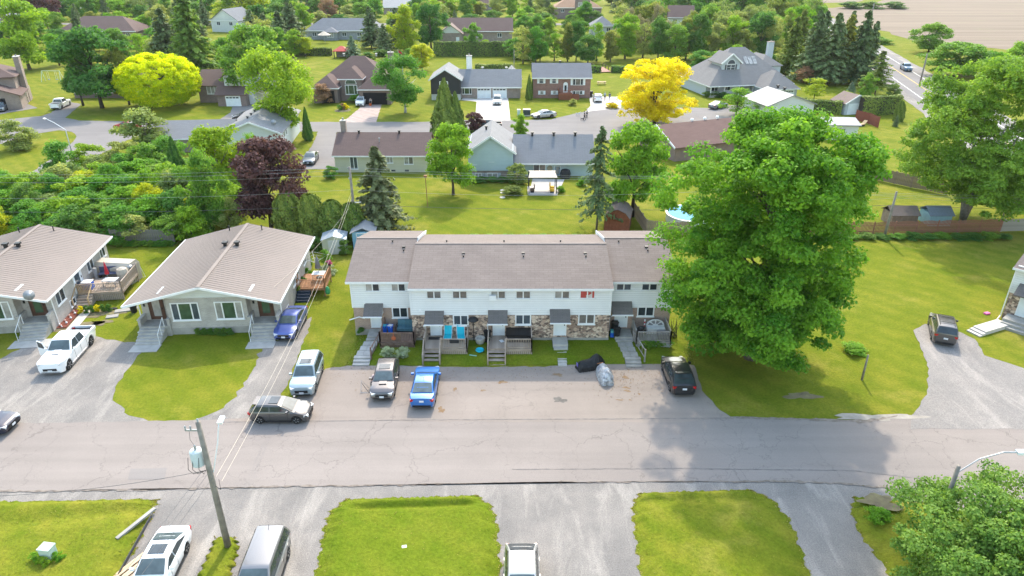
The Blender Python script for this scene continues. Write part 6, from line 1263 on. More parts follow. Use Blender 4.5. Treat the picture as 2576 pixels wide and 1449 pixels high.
# swimming pool
x, y = G(1738,556); t = thing('swimming_pool', 'round above-ground pool with bright blue water behind the fence', 'pool', (x, y, 0))
MB().lathe([(3.05,0),(3.05,1.0)],28).obj('pool_wall', mat('pool_wall',(.6,.62,.63),.5,.08,2), t, True, 40); MB().lathe([(2.9,.99),(2.9,1.06),(3.15,1.06),(3.15,.99)],28).obj('pool_rim', WHITE, t); m, n, l, p = _base('pool_water'); p.inputs['Base Color'].default_value = (.015,.24,.42,1); p.inputs['Roughness'].default_value = .35; p.inputs['Specular IOR Level'].default_value = .1; bumpn(n,l,p,noise(n,l,n.new('ShaderNodeTexCoord').outputs['Object'],3,3),.15,.05); MB().lathe([(2.95,1.005),(2.95,1.01)],28).obj('water', m, t)
# tent shelter
x, y = G(245,716); t = thing('storage_shelter', 'cream canvas storage shelter beside the bungalow deck', 'shelter', (x-.1, y+.3, 0), R(-6)); CANV = mat('canvas_cream',(.45,.385,.30),.8,.1,1.2,c2=(.5,.44,.36)); pr = [(0,0),(2.9,0),(2.9,1.6),(2.55,2.05),(2.2,2.2),(.7,2.2),(.35,2.05),(0,1.6)]
MB().prism([(0,0),(1.9,0),(1.9,1.7),(1.5,2.15),(.4,2.15),(0,1.7)],0,3.6,'x').obj('canopy', CANV, t, True, 25)
for i in range(5): MB().box(3.6,3.64+.03*(i%2),.15+i*.34,.15+i*.34+.26,.03,1.75+.1*(2-abs(i-2))).obj('door_fold', CANV, t)
MB().tube([(3.62,1.85,0),(3.85,1.95,0),(3.7,1.7,1.2)],.03,4).obj('guy_rope', WHITE, t)
# deck of bungalow A
c8, s8 = math.cos(R(8)), math.sin(R(8))
def offset(t, cx, cy, rz): t.location = (cx, cy, 0); t.rotation_euler = (0,0,rz); return t
DA = offset(deck('weathered raised deck full of furniture beside the left bungalow', 5.95, 9.9, 6.3, 10.6, .95, WOOD_W, 'fr', .08, along='y'), -45.7, 51.3, R(8))
railing(DA, [(6.0,10.5),(9.85,10.5)], .95, .92, WOOD_G)
SA = thing('stairs', 'light timber stairs with handrail up to the furnished deck', 'stairs', (-45.7,51.3,0), R(8))
for i in range(5): MB().box(6.0,7.3,6.28-.28*(i+1),6.3-.28*i,0,.95-.16*(i+1)).obj('tread', WOOD_W, SA)
for x in (5.98,7.35): MB().bar((x,6.3,1.8),(x,4.9,1.05),.08,.05).obj('handrail', WOOD_N, SA); MB().box(x-.05,x+.05,4.85,4.95,0,1.08).obj('post', WOOD_N, SA)
balusters(SA,(6.0,6.2,0),(7.3,6.2,0),1.0,1.8,WOOD_N)
def onA(u, v, z): return (-45.7+u*c8-v*s8, 51.3+u*s8+v*c8, z)
DB = offset(deck('reddish new timber deck with a folded grey parasol beside the bungalow', 5.95, 8.6, 7.6, 11.0, .9, mat('wood_cedar',(.33,.17,.09),.8,.18,2), 'fr', .1, along='y', skirt=False), -25.95, 51.55, RZB)
for i in range(4): MB().box(5.98,7.2,7.58-.28*(i+1),7.6-.28*i,0,.9-.18*(i+1)).obj('step', mat('step_dark',(.03,.045,.07),.7,.1,2), DB)
cB, sB = math.cos(RZB), math.sin(RZB)
def onB(u, v, z): return (-25.95+u*cB-v*sB, 51.55+u*sB+v*cB, z)
# ================================================================== small things
def parasol(label, loc, m, h=2.3, r=.22, table=True):
    t = thing('parasol', label, 'parasol', loc); MB().tube([(0,0,0),(0,0,h)],.025,6).obj('pole', GREYM, t); MB().lathe([(.03,h),(r*.45,h-.35),(r,h-1.25),(r*.7,h-1.3),(.03,h-1.2)],10).obj('canopy', m, t, True); MB().lathe([(.3,0),(.3,.06),(.05,.1)],10).obj('base', PLAST, t); return t
def table(label, loc, sx, sy, h, m, rz=0, name='garden_table'):
    t = thing(name, label, 'table', loc, rz); MB().box(-sx/2,sx/2,-sy/2,sy/2,h-.04,h).obj('table_top', m, t)
    for a in (-1,1):
        for b in (-1,1): MB().box(a*(sx/2-.08)-.02,a*(sx/2-.08)+.02,b*(sy/2-.08)-.02,b*(sy/2-.08)+.02,0,h-.04).obj('leg', GREYM, t)
    return t
REDF = mat('fabric_red',(.42,.02,.035),.7,.12,3); GREYF = mat('fabric_grey',(.19,.18,.185),.8,.12,3); BLUEP = mat('plastic_blue',(.01,.10,.52),.45,.08,3); TEAL = mat('sling_turquoise',(.01,.42,.52),.6,.08,3); BLKP = mat('plastic_black',(.02,.02,.022),.5,.15,3)
parasol('closed red parasol on the furnished deck', onA(8.0,8.4,.97), REDF, 2.2, .2); table('glass-topped garden table on the furnished deck', onA(8.5,7.6,.97), 1.3, .9, .7, mat('tabletop_pale',(.5,.5,.48),.3,.1,2))
def bin_(label, loc, m, s=.5, h=.75, lid=None, name='bin', rz=0):
    t = thing(name, label, 'bin', loc, rz); MB().lathe([(s*.40,0),(s*.52,h*.95),(s*.56,h*.95),(s*.56,h)],8).obj('tub', m, t); MB().box(-s*.4,s*.4,-s*.4,s*.4,h,h+.05).obj('lid', lid or m, t); return t
t = thing('storage_box', 'bright blue storage bin with white lid on the furnished deck', 'box', onA(6.55,7.3,.97), R(8)); MB().box(-.42,.42,-.35,.35,0,.7).obj('tub', BLUEP, t); MB().box(-.45,.45,-.38,.38,.7,.76).obj('lid', WHITE, t)
t = thing('covered_grill', 'cream covered grill on the furnished deck', 'grill', onA(9.0,9.3,.97)); MB().lathe([(.5,0),(.55,.6),(.45,1.0),(.15,1.15)],9).obj('cover', CANV, t)
t = thing('garden_bench', 'dark patterned bench under the deck railing', 'bench', onA(7.6,9.9,.97), R(8)); MB().box(-1.0,1.0,-.3,.3,.3,.42).obj('seat', mat('fabric_navy',(.06,.07,.12),.7,.3,6), t); MB().box(-1.0,1.0,.25,.38,.42,.95).obj('backrest', mat('fabric_navy',(.06,.07,.12)), t)
for a in (-.9,.9): MB().box(a-.04,a+.04,-.28,.3,0,.3).obj('leg', BLKP, t)
bin_('silver tank heater beside the patio door of the bungalow', onA(6.35,9.7,.97), GREYM, .4, 1.0, name='tank'); t = thing('side_grill', 'small grill with a silver hood on the furnished deck', 'grill', onA(9.45,10.1,.97)); MB().box(-.3,.3,-.2,.2,.5,.8).obj('firebox', BLKP, t); MB().lathe([(.3,0),(.27,.15),(.1,.24)],8,(0,0,.8)).obj('hood', GREYM, t); MB().box(-.25,.25,-.15,.15,0,.5).obj('cart', BLKP, t)
parasol('closed grey parasol on the reddish deck', onB(7.6,10.0,.92), GREYF, 2.3, .3); table('small white table under the grey parasol', onB(7.7,9.6,.92), 1.2, .9, .7, mat('tabletop_white',(.6,.6,.6),.4,.05,2))
t = thing('flower_pot', 'pink flowers in a pot hung on the deck rail', 'flower pot', onB(8.55,10.9,1.75)); MB().lathe([(.12,0),(.18,.2)],8).obj('pot', BLKP, t); shr = link('flowers', CR['bush0'], t, (0,0,.15)); shr.scale = (.6,.6,.45); shr.material_slots[0].link = 'OBJECT'; shr.material_slots[0].material = m_leaf('flower_pink',(.5,.06,.2),(.65,.2,.35),.2,.01)
t = thing('hose_reel', 'green garden bag hanging on the deck side', 'bag', onB(8.75,7.8,.2)); MB().lathe([(.2,0),(.28,.25),(.2,.6),(.08,.75)],8).obj('bag', mat('plastic_green',(.05,.30,.12),.5,.1,3), t)
# flowerbed beside bungalow A
t = thing('flower_bed', 'narrow red mulch bed with white flowers along the bungalow wall', 'flower bed', (-45.7,51.3,0), R(8)); MB().box(5.95,6.75,1.2,5.6,0,.1).obj('mulch', mat('mulch_red',(.16,.05,.035),.95,.3,6), t)
for i in range(9): MB().lathe([(.03,.1),(.11,.2),(.05,.3)],6,(6.2+.3*(i%2),1.5+i*.45,0)).obj('flower', WHITE if i % 2 else mat('flower_peach',(.6,.35,.28)), t)
sheet('footpath', [onA(6.85,-.2,0)[:2],onA(7.7,-.2,0)[:2],onA(7.7,4.9,0)[:2],onA(6.85,4.9,0)[:2]], .045, CONC_PALE, px=False, amp=0)
sheet('footpath', [onA(3.4,-2.0,0)[:2],onA(6.8,-2.0,0)[:2],onA(6.8,-.6,0)[:2],onA(3.4,-.6,0)[:2]], .04, CONC, px=False, amp=0)
for i, (px, py, sx, sy, rz) in enumerate(((283,797,1.0,.55,.3),(318,781,1.9,.6,.35),(282,778,.9,.25,.1))):
    x, y = G(px, py); thing1('stone_slab', ('broken concrete slab lying flat on the grass nearest the pickup','long broken concrete slab lying near the wheeled bin','dark strip of rubble lying beside the broken slabs')[i], 'slab', MB().obox((0,0,.06),(sx,sy,.1),rz), CONC_OLD if i < 2 else BLKP, (x,y,0))
x, y = G(338,785); t = thing('wheeled_bin','dark bin with a green lid beside the porch of the bungalow','bin',(x,y,0)); MB().lathe([(.26,0),(.32,.95)],10).obj('tub', BLKP, t); MB().lathe([(.34,.95),(.34,1.03),(.1,1.08)],10).obj('lid', mat('plastic_mint',(.25,.5,.42)), t)
x, y = G(160,800);
# rotary clothes dryer, young tree ring
x, y = G(797,690); t = thing('clothes_dryer','rotary clothes line on the side lawn','clothes line',(x,y,0)); MB().tube([(0,0,0),(0,0,1.8)],.03,6).obj('pole', GREYM, t)
for a in range(4):
    q = a*math.pi/2+.4; MB().bar((0,0,1.3),(1.4*math.cos(q),1.4*math.sin(q),2.0),.03).obj('arm', WHITE, t)
    for rr in (.6,1.0,1.35): q2 = q+math.pi/2; MB().bar((rr*math.cos(q),rr*math.sin(q),1.3+.5*rr),(rr*math.cos(q2),rr*math.sin(q2),1.3+.5*rr),.012).obj('line', WHITE, t)
# ---- townhouse yard things
def chairL(label, px, py, rz, z=.86):
    x, y = G(px, py, z); t = thing('lounge_chair', label, 'chair', (x, y, z), rz, 'turquoise loungers on the deck')
    mb = MB(); mb.slab([(-.3,-.55,.36),(.3,-.55,.36),(.3,.25,.34),(-.3,.25,.34)],.03); mb.obj('seat', TEAL, t); mb = MB(); mb.slab([(-.3,.25,.35),(.3,.25,.35),(.3,.8,1.08),(-.3,.8,1.08)],.03); mb.obj('backrest', TEAL, t)
    for a in (-.33,.33): MB().tube([(a,-.55,0),(a,-.5,.38),(a,.25,.36),(a,.8,1.1)],.02,5).obj('frame', WHITE, t); MB().tube([(a,.25,.36),(a,.55,0)],.02,5).obj('leg', WHITE, t)
chairL('turquoise sling lounger standing on the townhouse deck', 1127, 853, 0); chairL('turquoise sling lounger standing on the townhouse deck', 1160, 854, .12)
for i, (px, lid) in enumerate(((968,None),(983,WHITE))):
    x, y = G(px, 836, .85); t = thing('recycling_bin', ('blue recycling bin filled with green bags on the red-brown deck','blue recycling bin with pale papers on the red-brown deck')[i], 'bin', (x,y,.85), 0, None); MB().lathe([(.24,0),(.30,.62),(.33,.62),(.33,.68),(.28,.68),(.27,.5)],4).obj('tub', BLUEP, t); t.rotation_euler = (0,0,R(45)); MB().obox((0,0,.62),(.36,.36,.16),.4).obj('contents', mat('bag_teal',(.06,.3,.35)) if i == 0 else mat('paper_pale',(.5,.5,.5)), t)
x, y = G(1021, 835, .85); t = thing('loveseat', 'dark teal cushioned loveseat on the red-brown deck', 'sofa', (x,y,.85), R(-2)); CUS = mat('cushion_teal',(.05,.12,.15),.85,.15,4)
for a in (-.34,.34): MB().box(a-.33,a+.33,-.35,.25,.28,.5).obj('seat_cushion', CUS, t); MB().obox((a,.33,.72),(.66,.18,.58),0,0,-.2).obj('back_cushion', CUS, t)
MB().box(-.72,.72,-.36,.4,.1,.28).obj('frame', BLKP, t)
for a in (-.76,.76): MB().tube([(a,-.35,0),(a,-.35,.62),(a,.35,.66),(a,.4,0)],.035,6).obj('arm', BLKP, t)
x, y = G(1192, 857, .38); t = thing('patio_umbrella', 'black mushroom-shaped patio shade on a thin pole against the stone wall', 'parasol', (x,y,.38)); MB().tube([(0,0,0),(0,0,2.0)],.03,6).obj('pole', BLKP, t); MB().lathe([(.02,2.28),(.25,2.22),(.42,2.05),(.44,1.98),(.02,2.0)],14).obj('canopy', BLKP, t, True, 40)
x, y = G(1208,862,.38); t = thing('stone_planter','pale concrete tub planter against the stone wall','planter',(x,y,.36)); MB().lathe([(.30,0),(.40,.2),(.42,.5),(.36,.5),(.32,.34),(.02,.34)],12).obj('tub', mat('planter_pale',(.5,.48,.43),.8,.15,3), t, True, 40)
bin_('black garbage bin beside the stairs of the middle unit', G(1226,858,.38)+(.36,), BLKP, .6, 1.0)
x, y = G(1207,884,.34); t = thing('plastic_basin','turquoise plastic basin lying on the grass between the stairs','basin',(x,y,.34),.4); MB().lathe([(.24,.02),(.34,.14),(.37,.14),(.33,.2),(.22,.07),(.02,.06)],12).obj('basin', TEAL, t)
x, y = G(1229,875,.36); t = thing('bicycle','small bicycle leaning against the middle stairs','bicycle',(x,y,.36),R(80))
for a in (-.42,.42): MB().lathe([(.27,-.02),(.31,-.02),(.31,.02),(.27,.02)],14,(a,0,.31),'y').obj('wheel', TYRE, t)
MB().tube([(-.42,0,.31),(-.1,0,.3),(.28,0,.72),(-.2,0,.72),(-.1,0,.3)],.02,5).obj('frame', mat('bike_green',(.2,.35,.2)), t); MB().tube([(.42,0,.31),(.28,0,.85)],.02,5).obj('fork', GREYM, t); MB().bar((.28,-.25,.88),(.28,.25,.88),.025).obj('handlebar', BLKP, t); MB().box(-.32,-.1,-.06,.06,.76,.82).obj('saddle', BLKP, t)
x, y = G(1190,896,.3); thing1('plastic_stick','mint plastic bat lying on the grass','toy',MB().obox((0,0,.05),(.6,.06,.05),-.25),mat('plastic_mint',(.35,.6,.5)),(x,y,.33))
x, y = G(1305,856,.86); t = thing('hot_tub','black covered hot tub on the middle deck','hot tub',(x,y,.86)); MB().box(-1.0,1.0,-.35,.85,0,.62).obj('shell', BLKP, t); MB().box(-1.05,1.05,-.4,.9,.62,.72).obj('cover', mat('vinyl_black',(.012,.012,.014),.35,.3,2), t); MB().box(-.02,.02,-.405,.905,.63,.735).obj('cover_seam', PLAST, t)
x, y = G(1278,852,.86); thing1('paper','loose white papers on the timber landing','paper',MB().obox((0,0,.01),(.3,.4,.012),.5),WHITE,(G(1262,858,.86)[0],G(1262,858,.86)[1],.86))
x, y = G(1093,849,.86); thing1('door_mat','black doormat on the timber landing','mat',MB().obox((0,0,.012),(.95,.4,.02)),BLKP,(x,y-.15,.86))
x, y = G(1147,856,.86); t = thing('rail_planter','black trough hung on the deck railing below the loungers','planter',(x,G(1140,890,.4)[1]+.0,1.62)); MB().box(-.36,.36,-.12,.1,-.16,.1).obj('trough', BLKP, t)
x, y = G(1000,861,1.2); t = thing('wall_ornament','orange metal ornament hanging on the red-brown deck railing','ornament',(G(1000,876,.3)[0]-.25,G(956,876,.3)[1]-.03,1.25)); MB().lathe([(.03,0),(.2,.02),(.03,.05)],10,(0,0,0),'y').obj('disc', mat('rust_orange',(.42,.11,.05),.7,.1,3), t); MB().box(-.03,.03,-.02,.02,.15,.5).obj('stem', mat('rust_orange',(.42,.11,.05)), t)
# hostas
for i, (px, lab) in enumerate(((976,'pale variegated hosta clump before the red-brown deck nearer the slab path'),(1014,'pale variegated hosta clump before the red-brown deck nearer the timber stairs'))): shrub(px, 901, 874, 36, 'bush0', 'hosta', lab, 'hosta', z0=.25)
# unit 5 deck things
x, y = G(1648,835,.86); t = thing('storage_bench','white resin storage bench with fan-shaped back on the grey deck','bench',(x,y,.86)); WR = mat('resin_white',(.55,.55,.55),.5,.08,3); MB().box(-.75,.75,-.35,.25,0,.5).obj('box', WR, t)
arc = [(.78*math.cos(a*math.pi/12), .5+.58*math.sin(a*math.pi/12)) for a in range(13)]; MB().prism(arc,.2,.28,'y').obj('backrest', WR, t)
for k in range(4): a0 = (k*3+.5)*math.pi/12; a1 = (k*3+2.5)*math.pi/12; MB().prism([(.25*math.cos(a0),.52+.19*math.sin(a0)),(.64*math.cos(a0),.52+.48*math.sin(a0)),(.64*math.cos(a1),.52+.48*math.sin(a1)),(.25*math.cos(a1),.52+.19*math.sin(a1))],.185,.199,'y').obj('back_opening', GREYF, t)
t = thing('wicker_table','dark grey wicker table on the grey deck','table',G(1668,848,.86)+(.86,)); MB().box(-.5,.5,-.35,.35,0,.45).obj('table_top', GREYF, t)
t = thing('grill','black barbecue on the grey deck near the landing','grill',G(1612,846,.86)+(.86,)); MB().box(-.35,.35,-.22,.22,.45,.7).obj('firebox', BLKP, t); MB().lathe([(.32,0),(.28,.18),(.1,.26)],8,(0,0,.7)).obj('hood', BLKP, t)
for a in (-.3,.3): MB().box(a-.03,a+.03,-.2,.2,0,.45).obj('leg', GREYM, t)
t = thing('garden_ornament','red and white banded pole ornament on the grey deck','ornament',G(1613,833,.86)+(.86,))
for k in range(6): MB().lathe([(.05,0),(.05,.18)],7,(0.25,0.1,k*.18)).obj('band', WHITE if k % 2 else REDF, t)
bin_('tall black garbage bin in the corner of the right end unit', (8.75,YW-.5,.38), BLKP, .62, 1.15); bin_('tall black cart standing below the downspout of the right end unit', (8.85,YW-1.2,.38), BLKP, .6, .95)
x, y = G(1542,846,.38); t = thing('recycling_bin','blue box with a turquoise box stacked on top near the end unit','bin',(x,y,.38)); MB().box(-.26,.26,-.2,.2,0,.42).obj('tub', BLUEP, t); MB().box(-.24,.24,-.18,.18,.42,.62).obj('top_box', mat('plastic_aqua',(.12,.42,.45)), t)
x, y = G(1552,848,.38); thing1('yellow_tub','small yellow tub beside the blue recycling box','tub',MB().lathe([(.08,0),(.1,.32)],8),mat('plastic_yellow',(.6,.4,.03)),(x,y,.38))
x, y = G(1690,835,.3); t = thing('brush_pile','pile of dead branches and pots beside the grey deck','brush pile',(x,y-.4,.2)); rr = random.Random(8)
for k in range(26): a = rr.uniform(0,6.28); q = rr.uniform(.2,.8); MB().tube([(rr.uniform(-.4,.4),rr.uniform(-.6,.6),0),(q*math.cos(a),q*math.sin(a),rr.uniform(.4,1.6))],[.03,.01],4).obj('branch', BARK_DARK, t)
# covered motorcycles
def moto(label, px, py, rz, m, prof, wmul=1.0):
    x, y = G(px, py); t = thing('covered_motorcycle', label, 'motorcycle', (x,y,0), rz); rs = random.Random(len(label)); mb = MB(); nx, na = 22, 14
    for i in range(nx+1):
        u = i/nx; L_ = -1.15+2.3*u; h = lerp(u, prof); 
        for k in range(na+1):
            a = math.pi*k/na; wv = (.36+.1*math.sin(u*math.pi))*wmul*(1.0+.18*(1-math.sin(a)))*(1+.06*math.sin(9*u*6.28+k*2.1)); 
            zz = h*max(0,math.sin(a))**.55; mb.v.append((L_+rs.uniform(-.02,.02), -math.cos(a)*wv*(.35+.65*min(1,1.25-zz/max(h,.01)*.75)) if True else 0, zz+rs.uniform(-.015,.015)*(1 if 0 < k < na else 0)))
    for i in range(nx):
        for k in range(na): q = i*(na+1)+k; mb.f.append((q,q+1,q+na+2,q+na+1))
    mb.f.append(tuple(range(na+1))); mb.f.append(tuple(nx*(na+1)+k for k in reversed(range(na+1))))
    mb.obj('cover', m, t, False); return t
PRF = [(0,.45),(.08,.75),(.22,.82),(.38,.80),(.5,.86),(.62,1.12),(.72,1.22),(.82,1.05),(.93,.8),(1,.45)]
t = moto('motorcycle under a black cover with orange stripes', 1485, 925, R(20), mat('cover_black',(.014,.014,.016),.5,.3,2), PRF); MB().box(.35,.85,-.47,-.44,.55,.60).obj('stripe', mat('stripe_orange',(.6,.24,.1)), t); MB().obox((-1.17,0,.55),(.02,.3,.32)).obj('badge', mat('badge_blue',(.15,.12,.35)), t)
m, n, l, p = _base('cover_silver'); tc = n.new('ShaderNodeTexCoord'); p.inputs['Metallic'].default_value = .35; p.inputs['Roughness'].default_value = .35; l.new(mixrgb(n,l,ramp(n,l,noise(n,l,tc.outputs['Object'],4.5,5),.35,.65),(.22,.23,.25),(.62,.63,.66)), p.inputs['Base Color']); bumpn(n,l,p,noise(n,l,tc.outputs['Object'],3.5,5,.6,1.2),1.0,.15)
moto('motorcycle under a crumpled silver cover', 1521, 950, R(-84), m, PRF, 1.1)
# foreground bits
x, y = G(126,1402,.25); t = thing('utility_pedestal','pale green utility box surrounded by grass on the front lawn','utility box',(x,y,.2),R(-8)); MB().box(-.32,.32,-.26,.26,0,.78).obj('cabinet', mat('utility_green',(.47,.56,.50),.6,.06,2), t); MB().box(-.35,.35,-.29,.29,.78,.86).obj('cap', mat('utility_green',(.47,.56,.50)), t)
for i, (a, b, s) in enumerate(((-.5,-.3,.7),(.55,-.1,.6),(.1,-.5,.6))): shr = link('tall_grass', CR['bush1'], t, (a,b,0)); shr.scale = (s,s,.55); shr.material_slots[0].link = 'OBJECT'; shr.material_slots[0].material = LEAF['fresh']
for i in range(5):
    x, y = G(322+6*i, 1425+4*i); thing1('lumber_plank','pale raw timber plank lying beside the white sedan','plank',MB().obox((0,0,.08+.045*(i%2)),(3.6-.5*(i%3),.14,.04),R(62)),mat('lumber',(.58,.42,.27),.8,.15,2),(x,y,0),group='timber planks beside the drive')
thing1('landscape_edging','long grey timber edging laid in the lawn by the drive','edging',MB().obox((0,0,.28),(2.6,.22,.12),R(66)),CONC_OLD,G(346,1325)+(0,))
thing1('steel_edging','thin dark steel edging along the gravel driveway','edging',MB().bar((G(382,1302)[0],G(382,1302)[1],.12),(G(300,1449)[0],G(300,1449)[1],.12),.03,.24),mat('steel_dark',(.07,.07,.075)))
x, y = G(1112,1331); thing1('culvert_slab','grey concrete slab lying in the grass ditch','slab',MB().obox((0,0,.12),(2.5,.34,.1),.02),CONC_OLD,(x,y,0))
x, y = G(1017,1375,.3); thing1('paper','small white paper lying on the front lawn','paper',MB().obox((0,0,.31),(.26,.18,.01),.2),WHITE,(x,y,0))
x, y = G(2482,790); t = thing('toy','pink plastic toy lying on the lawn by the townhouse corner','toy',(x,y,0)); MB().obox((0,0,.08),(.5,.3,.14),.3).obj('toy_body', mat('plastic_pink',(.7,.15,.35)), t)
# back gardens
x, y = G(1365,490); t = thing('gazebo','pergola with cream canopy and yellow furniture on the blue house lawn','gazebo',(x,y,0)); 
sheet('patio', [(1330,492),(1402,492),(1420,452),(1340,450)], .05, CONC, amp=0)
MB().box(-2.0,2.0,0,3.4,.0,.14).obj('platform', CONC_PALE, t)
for a in (-1.85,1.85):
    for b in (.1,3.2): MB().box(a-.06,a+.06,b-.06,b+.06,.14,2.35).obj('post', BLACKM, t)
MB().bar((-1.9,.1,2.3),(1.9,.1,2.3),.07,.1).obj('beam', BLACKM, t); mb = MB(); mb.slab([(-1.95,.0,2.4),(1.95,.0,2.4),(1.7,1.7,2.75),(-1.7,1.7,2.75)],.04); mb.slab([(-1.7,1.7,2.75),(1.7,1.7,2.75),(1.95,3.3,2.4),(-1.95,3.3,2.4)],.04); mb.obj('canopy', CANV, t)
YEL = mat('cushion_yellow',(.65,.38,.04),.8,.15,3)
for i, (a, b, lab, mm) in enumerate(((1.3,.7,'yellow cushioned chair at the open side of the gazebo',YEL),(1.35,1.7,'yellow cushioned chair further inside the gazebo',YEL),(-1.4,.8,'dark rattan chair inside the gazebo',mat('rattan',(.12,.08,.06))))):
    q = thing('garden_chair', lab, 'chair', (x+a,y+b,.14), R(90 if a > 0 else -90)); MB().box(-.32,.32,-.3,.3,.2,.5).obj('seat', mm, q); MB().box(-.32,.32,.22,.36,.5,1.0).obj('backrest', mm, q)
    for u in (-.27,.27): MB().box(u-.03,u+.03,-.25,.25,0,.2).obj('leg', BLKP, q)
x, y = G(1422,448); t = thing('covered_grill','black covered barbecue against the blue house wall','grill',(x,y+.2,0)); MB().lathe([(.75,0),(.78,.7),(.62,1.15),(.2,1.3)],8).obj('cover', BLKP, t)
for i, (px, py) in enumerate(((1265,479),(1265,485),(1264,497))): x, y = G(px,py); thing1('stepping_stone','round pale stepping stone in the blue house lawn','stone',MB().lathe([(.38,0),(.38,.06),(.3,.08)],12),CONC_PALE,(x,y,0),group='stepping stones in the lawn')
x, y = G(1076,520); t = thing('bird_feeder','thin orange-brown pole with a bird feeder on the open lawn','bird feeder',(x,y,0)); MB().tube([(0,0,0),(-.1,0,4.0)],.05,6).obj('pole', mat('pole_cedar',(.3,.15,.07)), t); MB().box(-.28,.12,-.15,.15,3.95,4.2).obj('feeder_house', mat('pole_cedar',(.3,.15,.07)), t)
x, y = G(1513,213); t = thing('picnic_table','pale wooden picnic table on the lawn behind the brick house','table',(x,y,0)); MB().box(-1.1,1.1,-.4,.4,.7,.76).obj('table_top', WOOD_N, t)
for b in (-.75,.75): MB().box(-1.1,1.1,b-.14,b+.14,.42,.47).obj('bench', WOOD_N, t)
for a in (-.8,.8):
    for s in (-1,1): MB().bar((a,0,.7),(a,s*.7,0),.08).obj('leg', WOOD_N, t)
x, y = G(1325,291); t = thing('utility_cabinet','dark green utility cabinet on the verge beside the silver sedan','utility box',(x,y,0)); MB().box(-.8,.8,-.5,.6,0,.2).obj('plinth', CONC, t); MB().box(-.72,.72,-.45,.5,.2,1.2).obj('cabinet', mat('utility_dark',(.035,.05,.05),.5,.1,2), t); MB().box(-.75,.75,-.48,.53,1.2,1.28).obj('cap', GREYM, t)
x, y = G(1305,290); t = thing('utility_pedestal','slim pale green pedestal on the verge next to the dark cabinet','utility box',(x,y,0)); MB().box(-.3,.3,-.25,.25,0,1.1).obj('cabinet', mat('utility_green',(.47,.56,.50)), t); MB().box(-.34,.34,-.29,.29,1.1,1.18).obj('cap', WHITE, t)
x, y = G(1487,245); bin_('tall black bin at the corner of the brick house', (x,y+.3,0), BLKP, .8, 1.3)
x, y = G(1523,183); t = thing('footbridge','red-brown wooden footbridge with rails behind the brick house','bridge',(x,y,0),R(8)); planks(t,-1.6,1.6,0,9,.25,mat('bridge_wood',(.34,.17,.13),.8,.15,2),'x',.6)
for s in (-1.6,1.6):
    for b in (0,3,6,9): MB().box(s-.08,s+.08,b-.08,b+.08,0,1.3).obj('post', BARK, t)
    MB().bar((s,0,1.2),(s,9,1.2),.08).obj('rail', BARK, t)
x, y = G(858,147); t = thing('garden_gazebo','small dark gazebo with a red roof behind the brown house','gazebo',(x,y,0))
for a in (-2,2):
    for b in (0,3.4): MB().box(a-.1,a+.1,b-.1,b+.1,0,2.4).obj('post', BLACKM, t)
mb = MB(); hip(mb,-2,2,0,3.4,2.4,.6,.4); mb.obj('roof', mat('roof_red',(.45,.07,.06),.7,.1,2), t); MB().box(-2,2,3.3,3.4,0,2.3).obj('screen', GREYF, t)
x, y = G(134,205); t = thing('swing_set','pale green swing set with a blue seat on the far left lawn','swing set',(x,y,0)); SW = mat('swing_green',(.45,.55,.42))
for a in (-2.2,2.2):
    for b in (-.9,.9): MB().tube([(a,0,2.6),(a*1.1,b,0)],.07,5).obj('leg', SW, t)
MB().tube([(-2.2,0,2.6),(2.2,0,2.6)],.07,5).obj('top_bar', SW, t)
for a in (-.9,1.1):
    for u in (-.2,.2): MB().tube([(a+u,0,2.6),(a+u,0,.5)],.025,4).obj('rope', WHITE, t)
    MB().box(a-.25,a+.25,-.12,.12,.46,.52).obj('seat', BLUEP, t)
t = thing('flag','red and white flag on a short pole in the far garden','flag',G(1003,152)+(0,))
MB().tube([(0,0,0),(0,0,3.2)],.04,5).obj('pole', WHITE, t); MB().prism([(0,3.1),(1.0,2.3),(1.2,1.6),(.2,2.2)],-.01,.01,'y').obj('cloth', REDF, t)
x, y = G(790,116); t = thing('patio_umbrella','cream parasol open over the far patio','parasol',(G(818,108)[0],G(818,108)[1],0)); MB().tube([(0,0,0),(0,0,3.0)],.06,5).obj('pole', GREYM, t); MB().lathe([(.05,3.9),(1.2,3.3),(2.4,2.7),(.05,2.8)],8).obj('canopy', CANV, t)
x, y = G(1562,266); t = thing('flower_bed','small bed of yellow and red flowers at the edge of the pale drive','flower bed',(x-5,y,0)); t.location = G(1540,272)+(0,); MB().lathe([(1.6,0),(1.4,.15),(.1,.2)],10).obj('mulch', SOIL, t)
for i, (a, b, lf) in enumerate(((-.6,0,'gold'),(.4,-.4,'gold'),(.1,.5,'rust'))): shr = link('flowers', CR['bush1'], t, (a,b,.1)); shr.scale = (1.5,1.5,1.0); shr.material_slots[0].link = 'OBJECT'; shr.material_slots[0].material = LEAF[lf]
t = thing('flower_bed','round bed with red and yellow shrubs on the brown house lawn','flower bed',G(862,278)+(0,)); MB().lathe([(1.7,0),(1.4,.15),(.1,.2)],10).obj('mulch', SOIL, t)
for i, (a, b, lf, s) in enumerate(((.5,.3,'gold',1.3),(0,.2,'rust',1.3),(-.5,-.3,'mid',1.1))): shr = link('shrubs', CR['bush1'], t, (a,b,.1)); shr.scale = (s,s,s); shr.material_slots[0].link = 'OBJECT'; shr.material_slots[0].material = LEAF[lf]
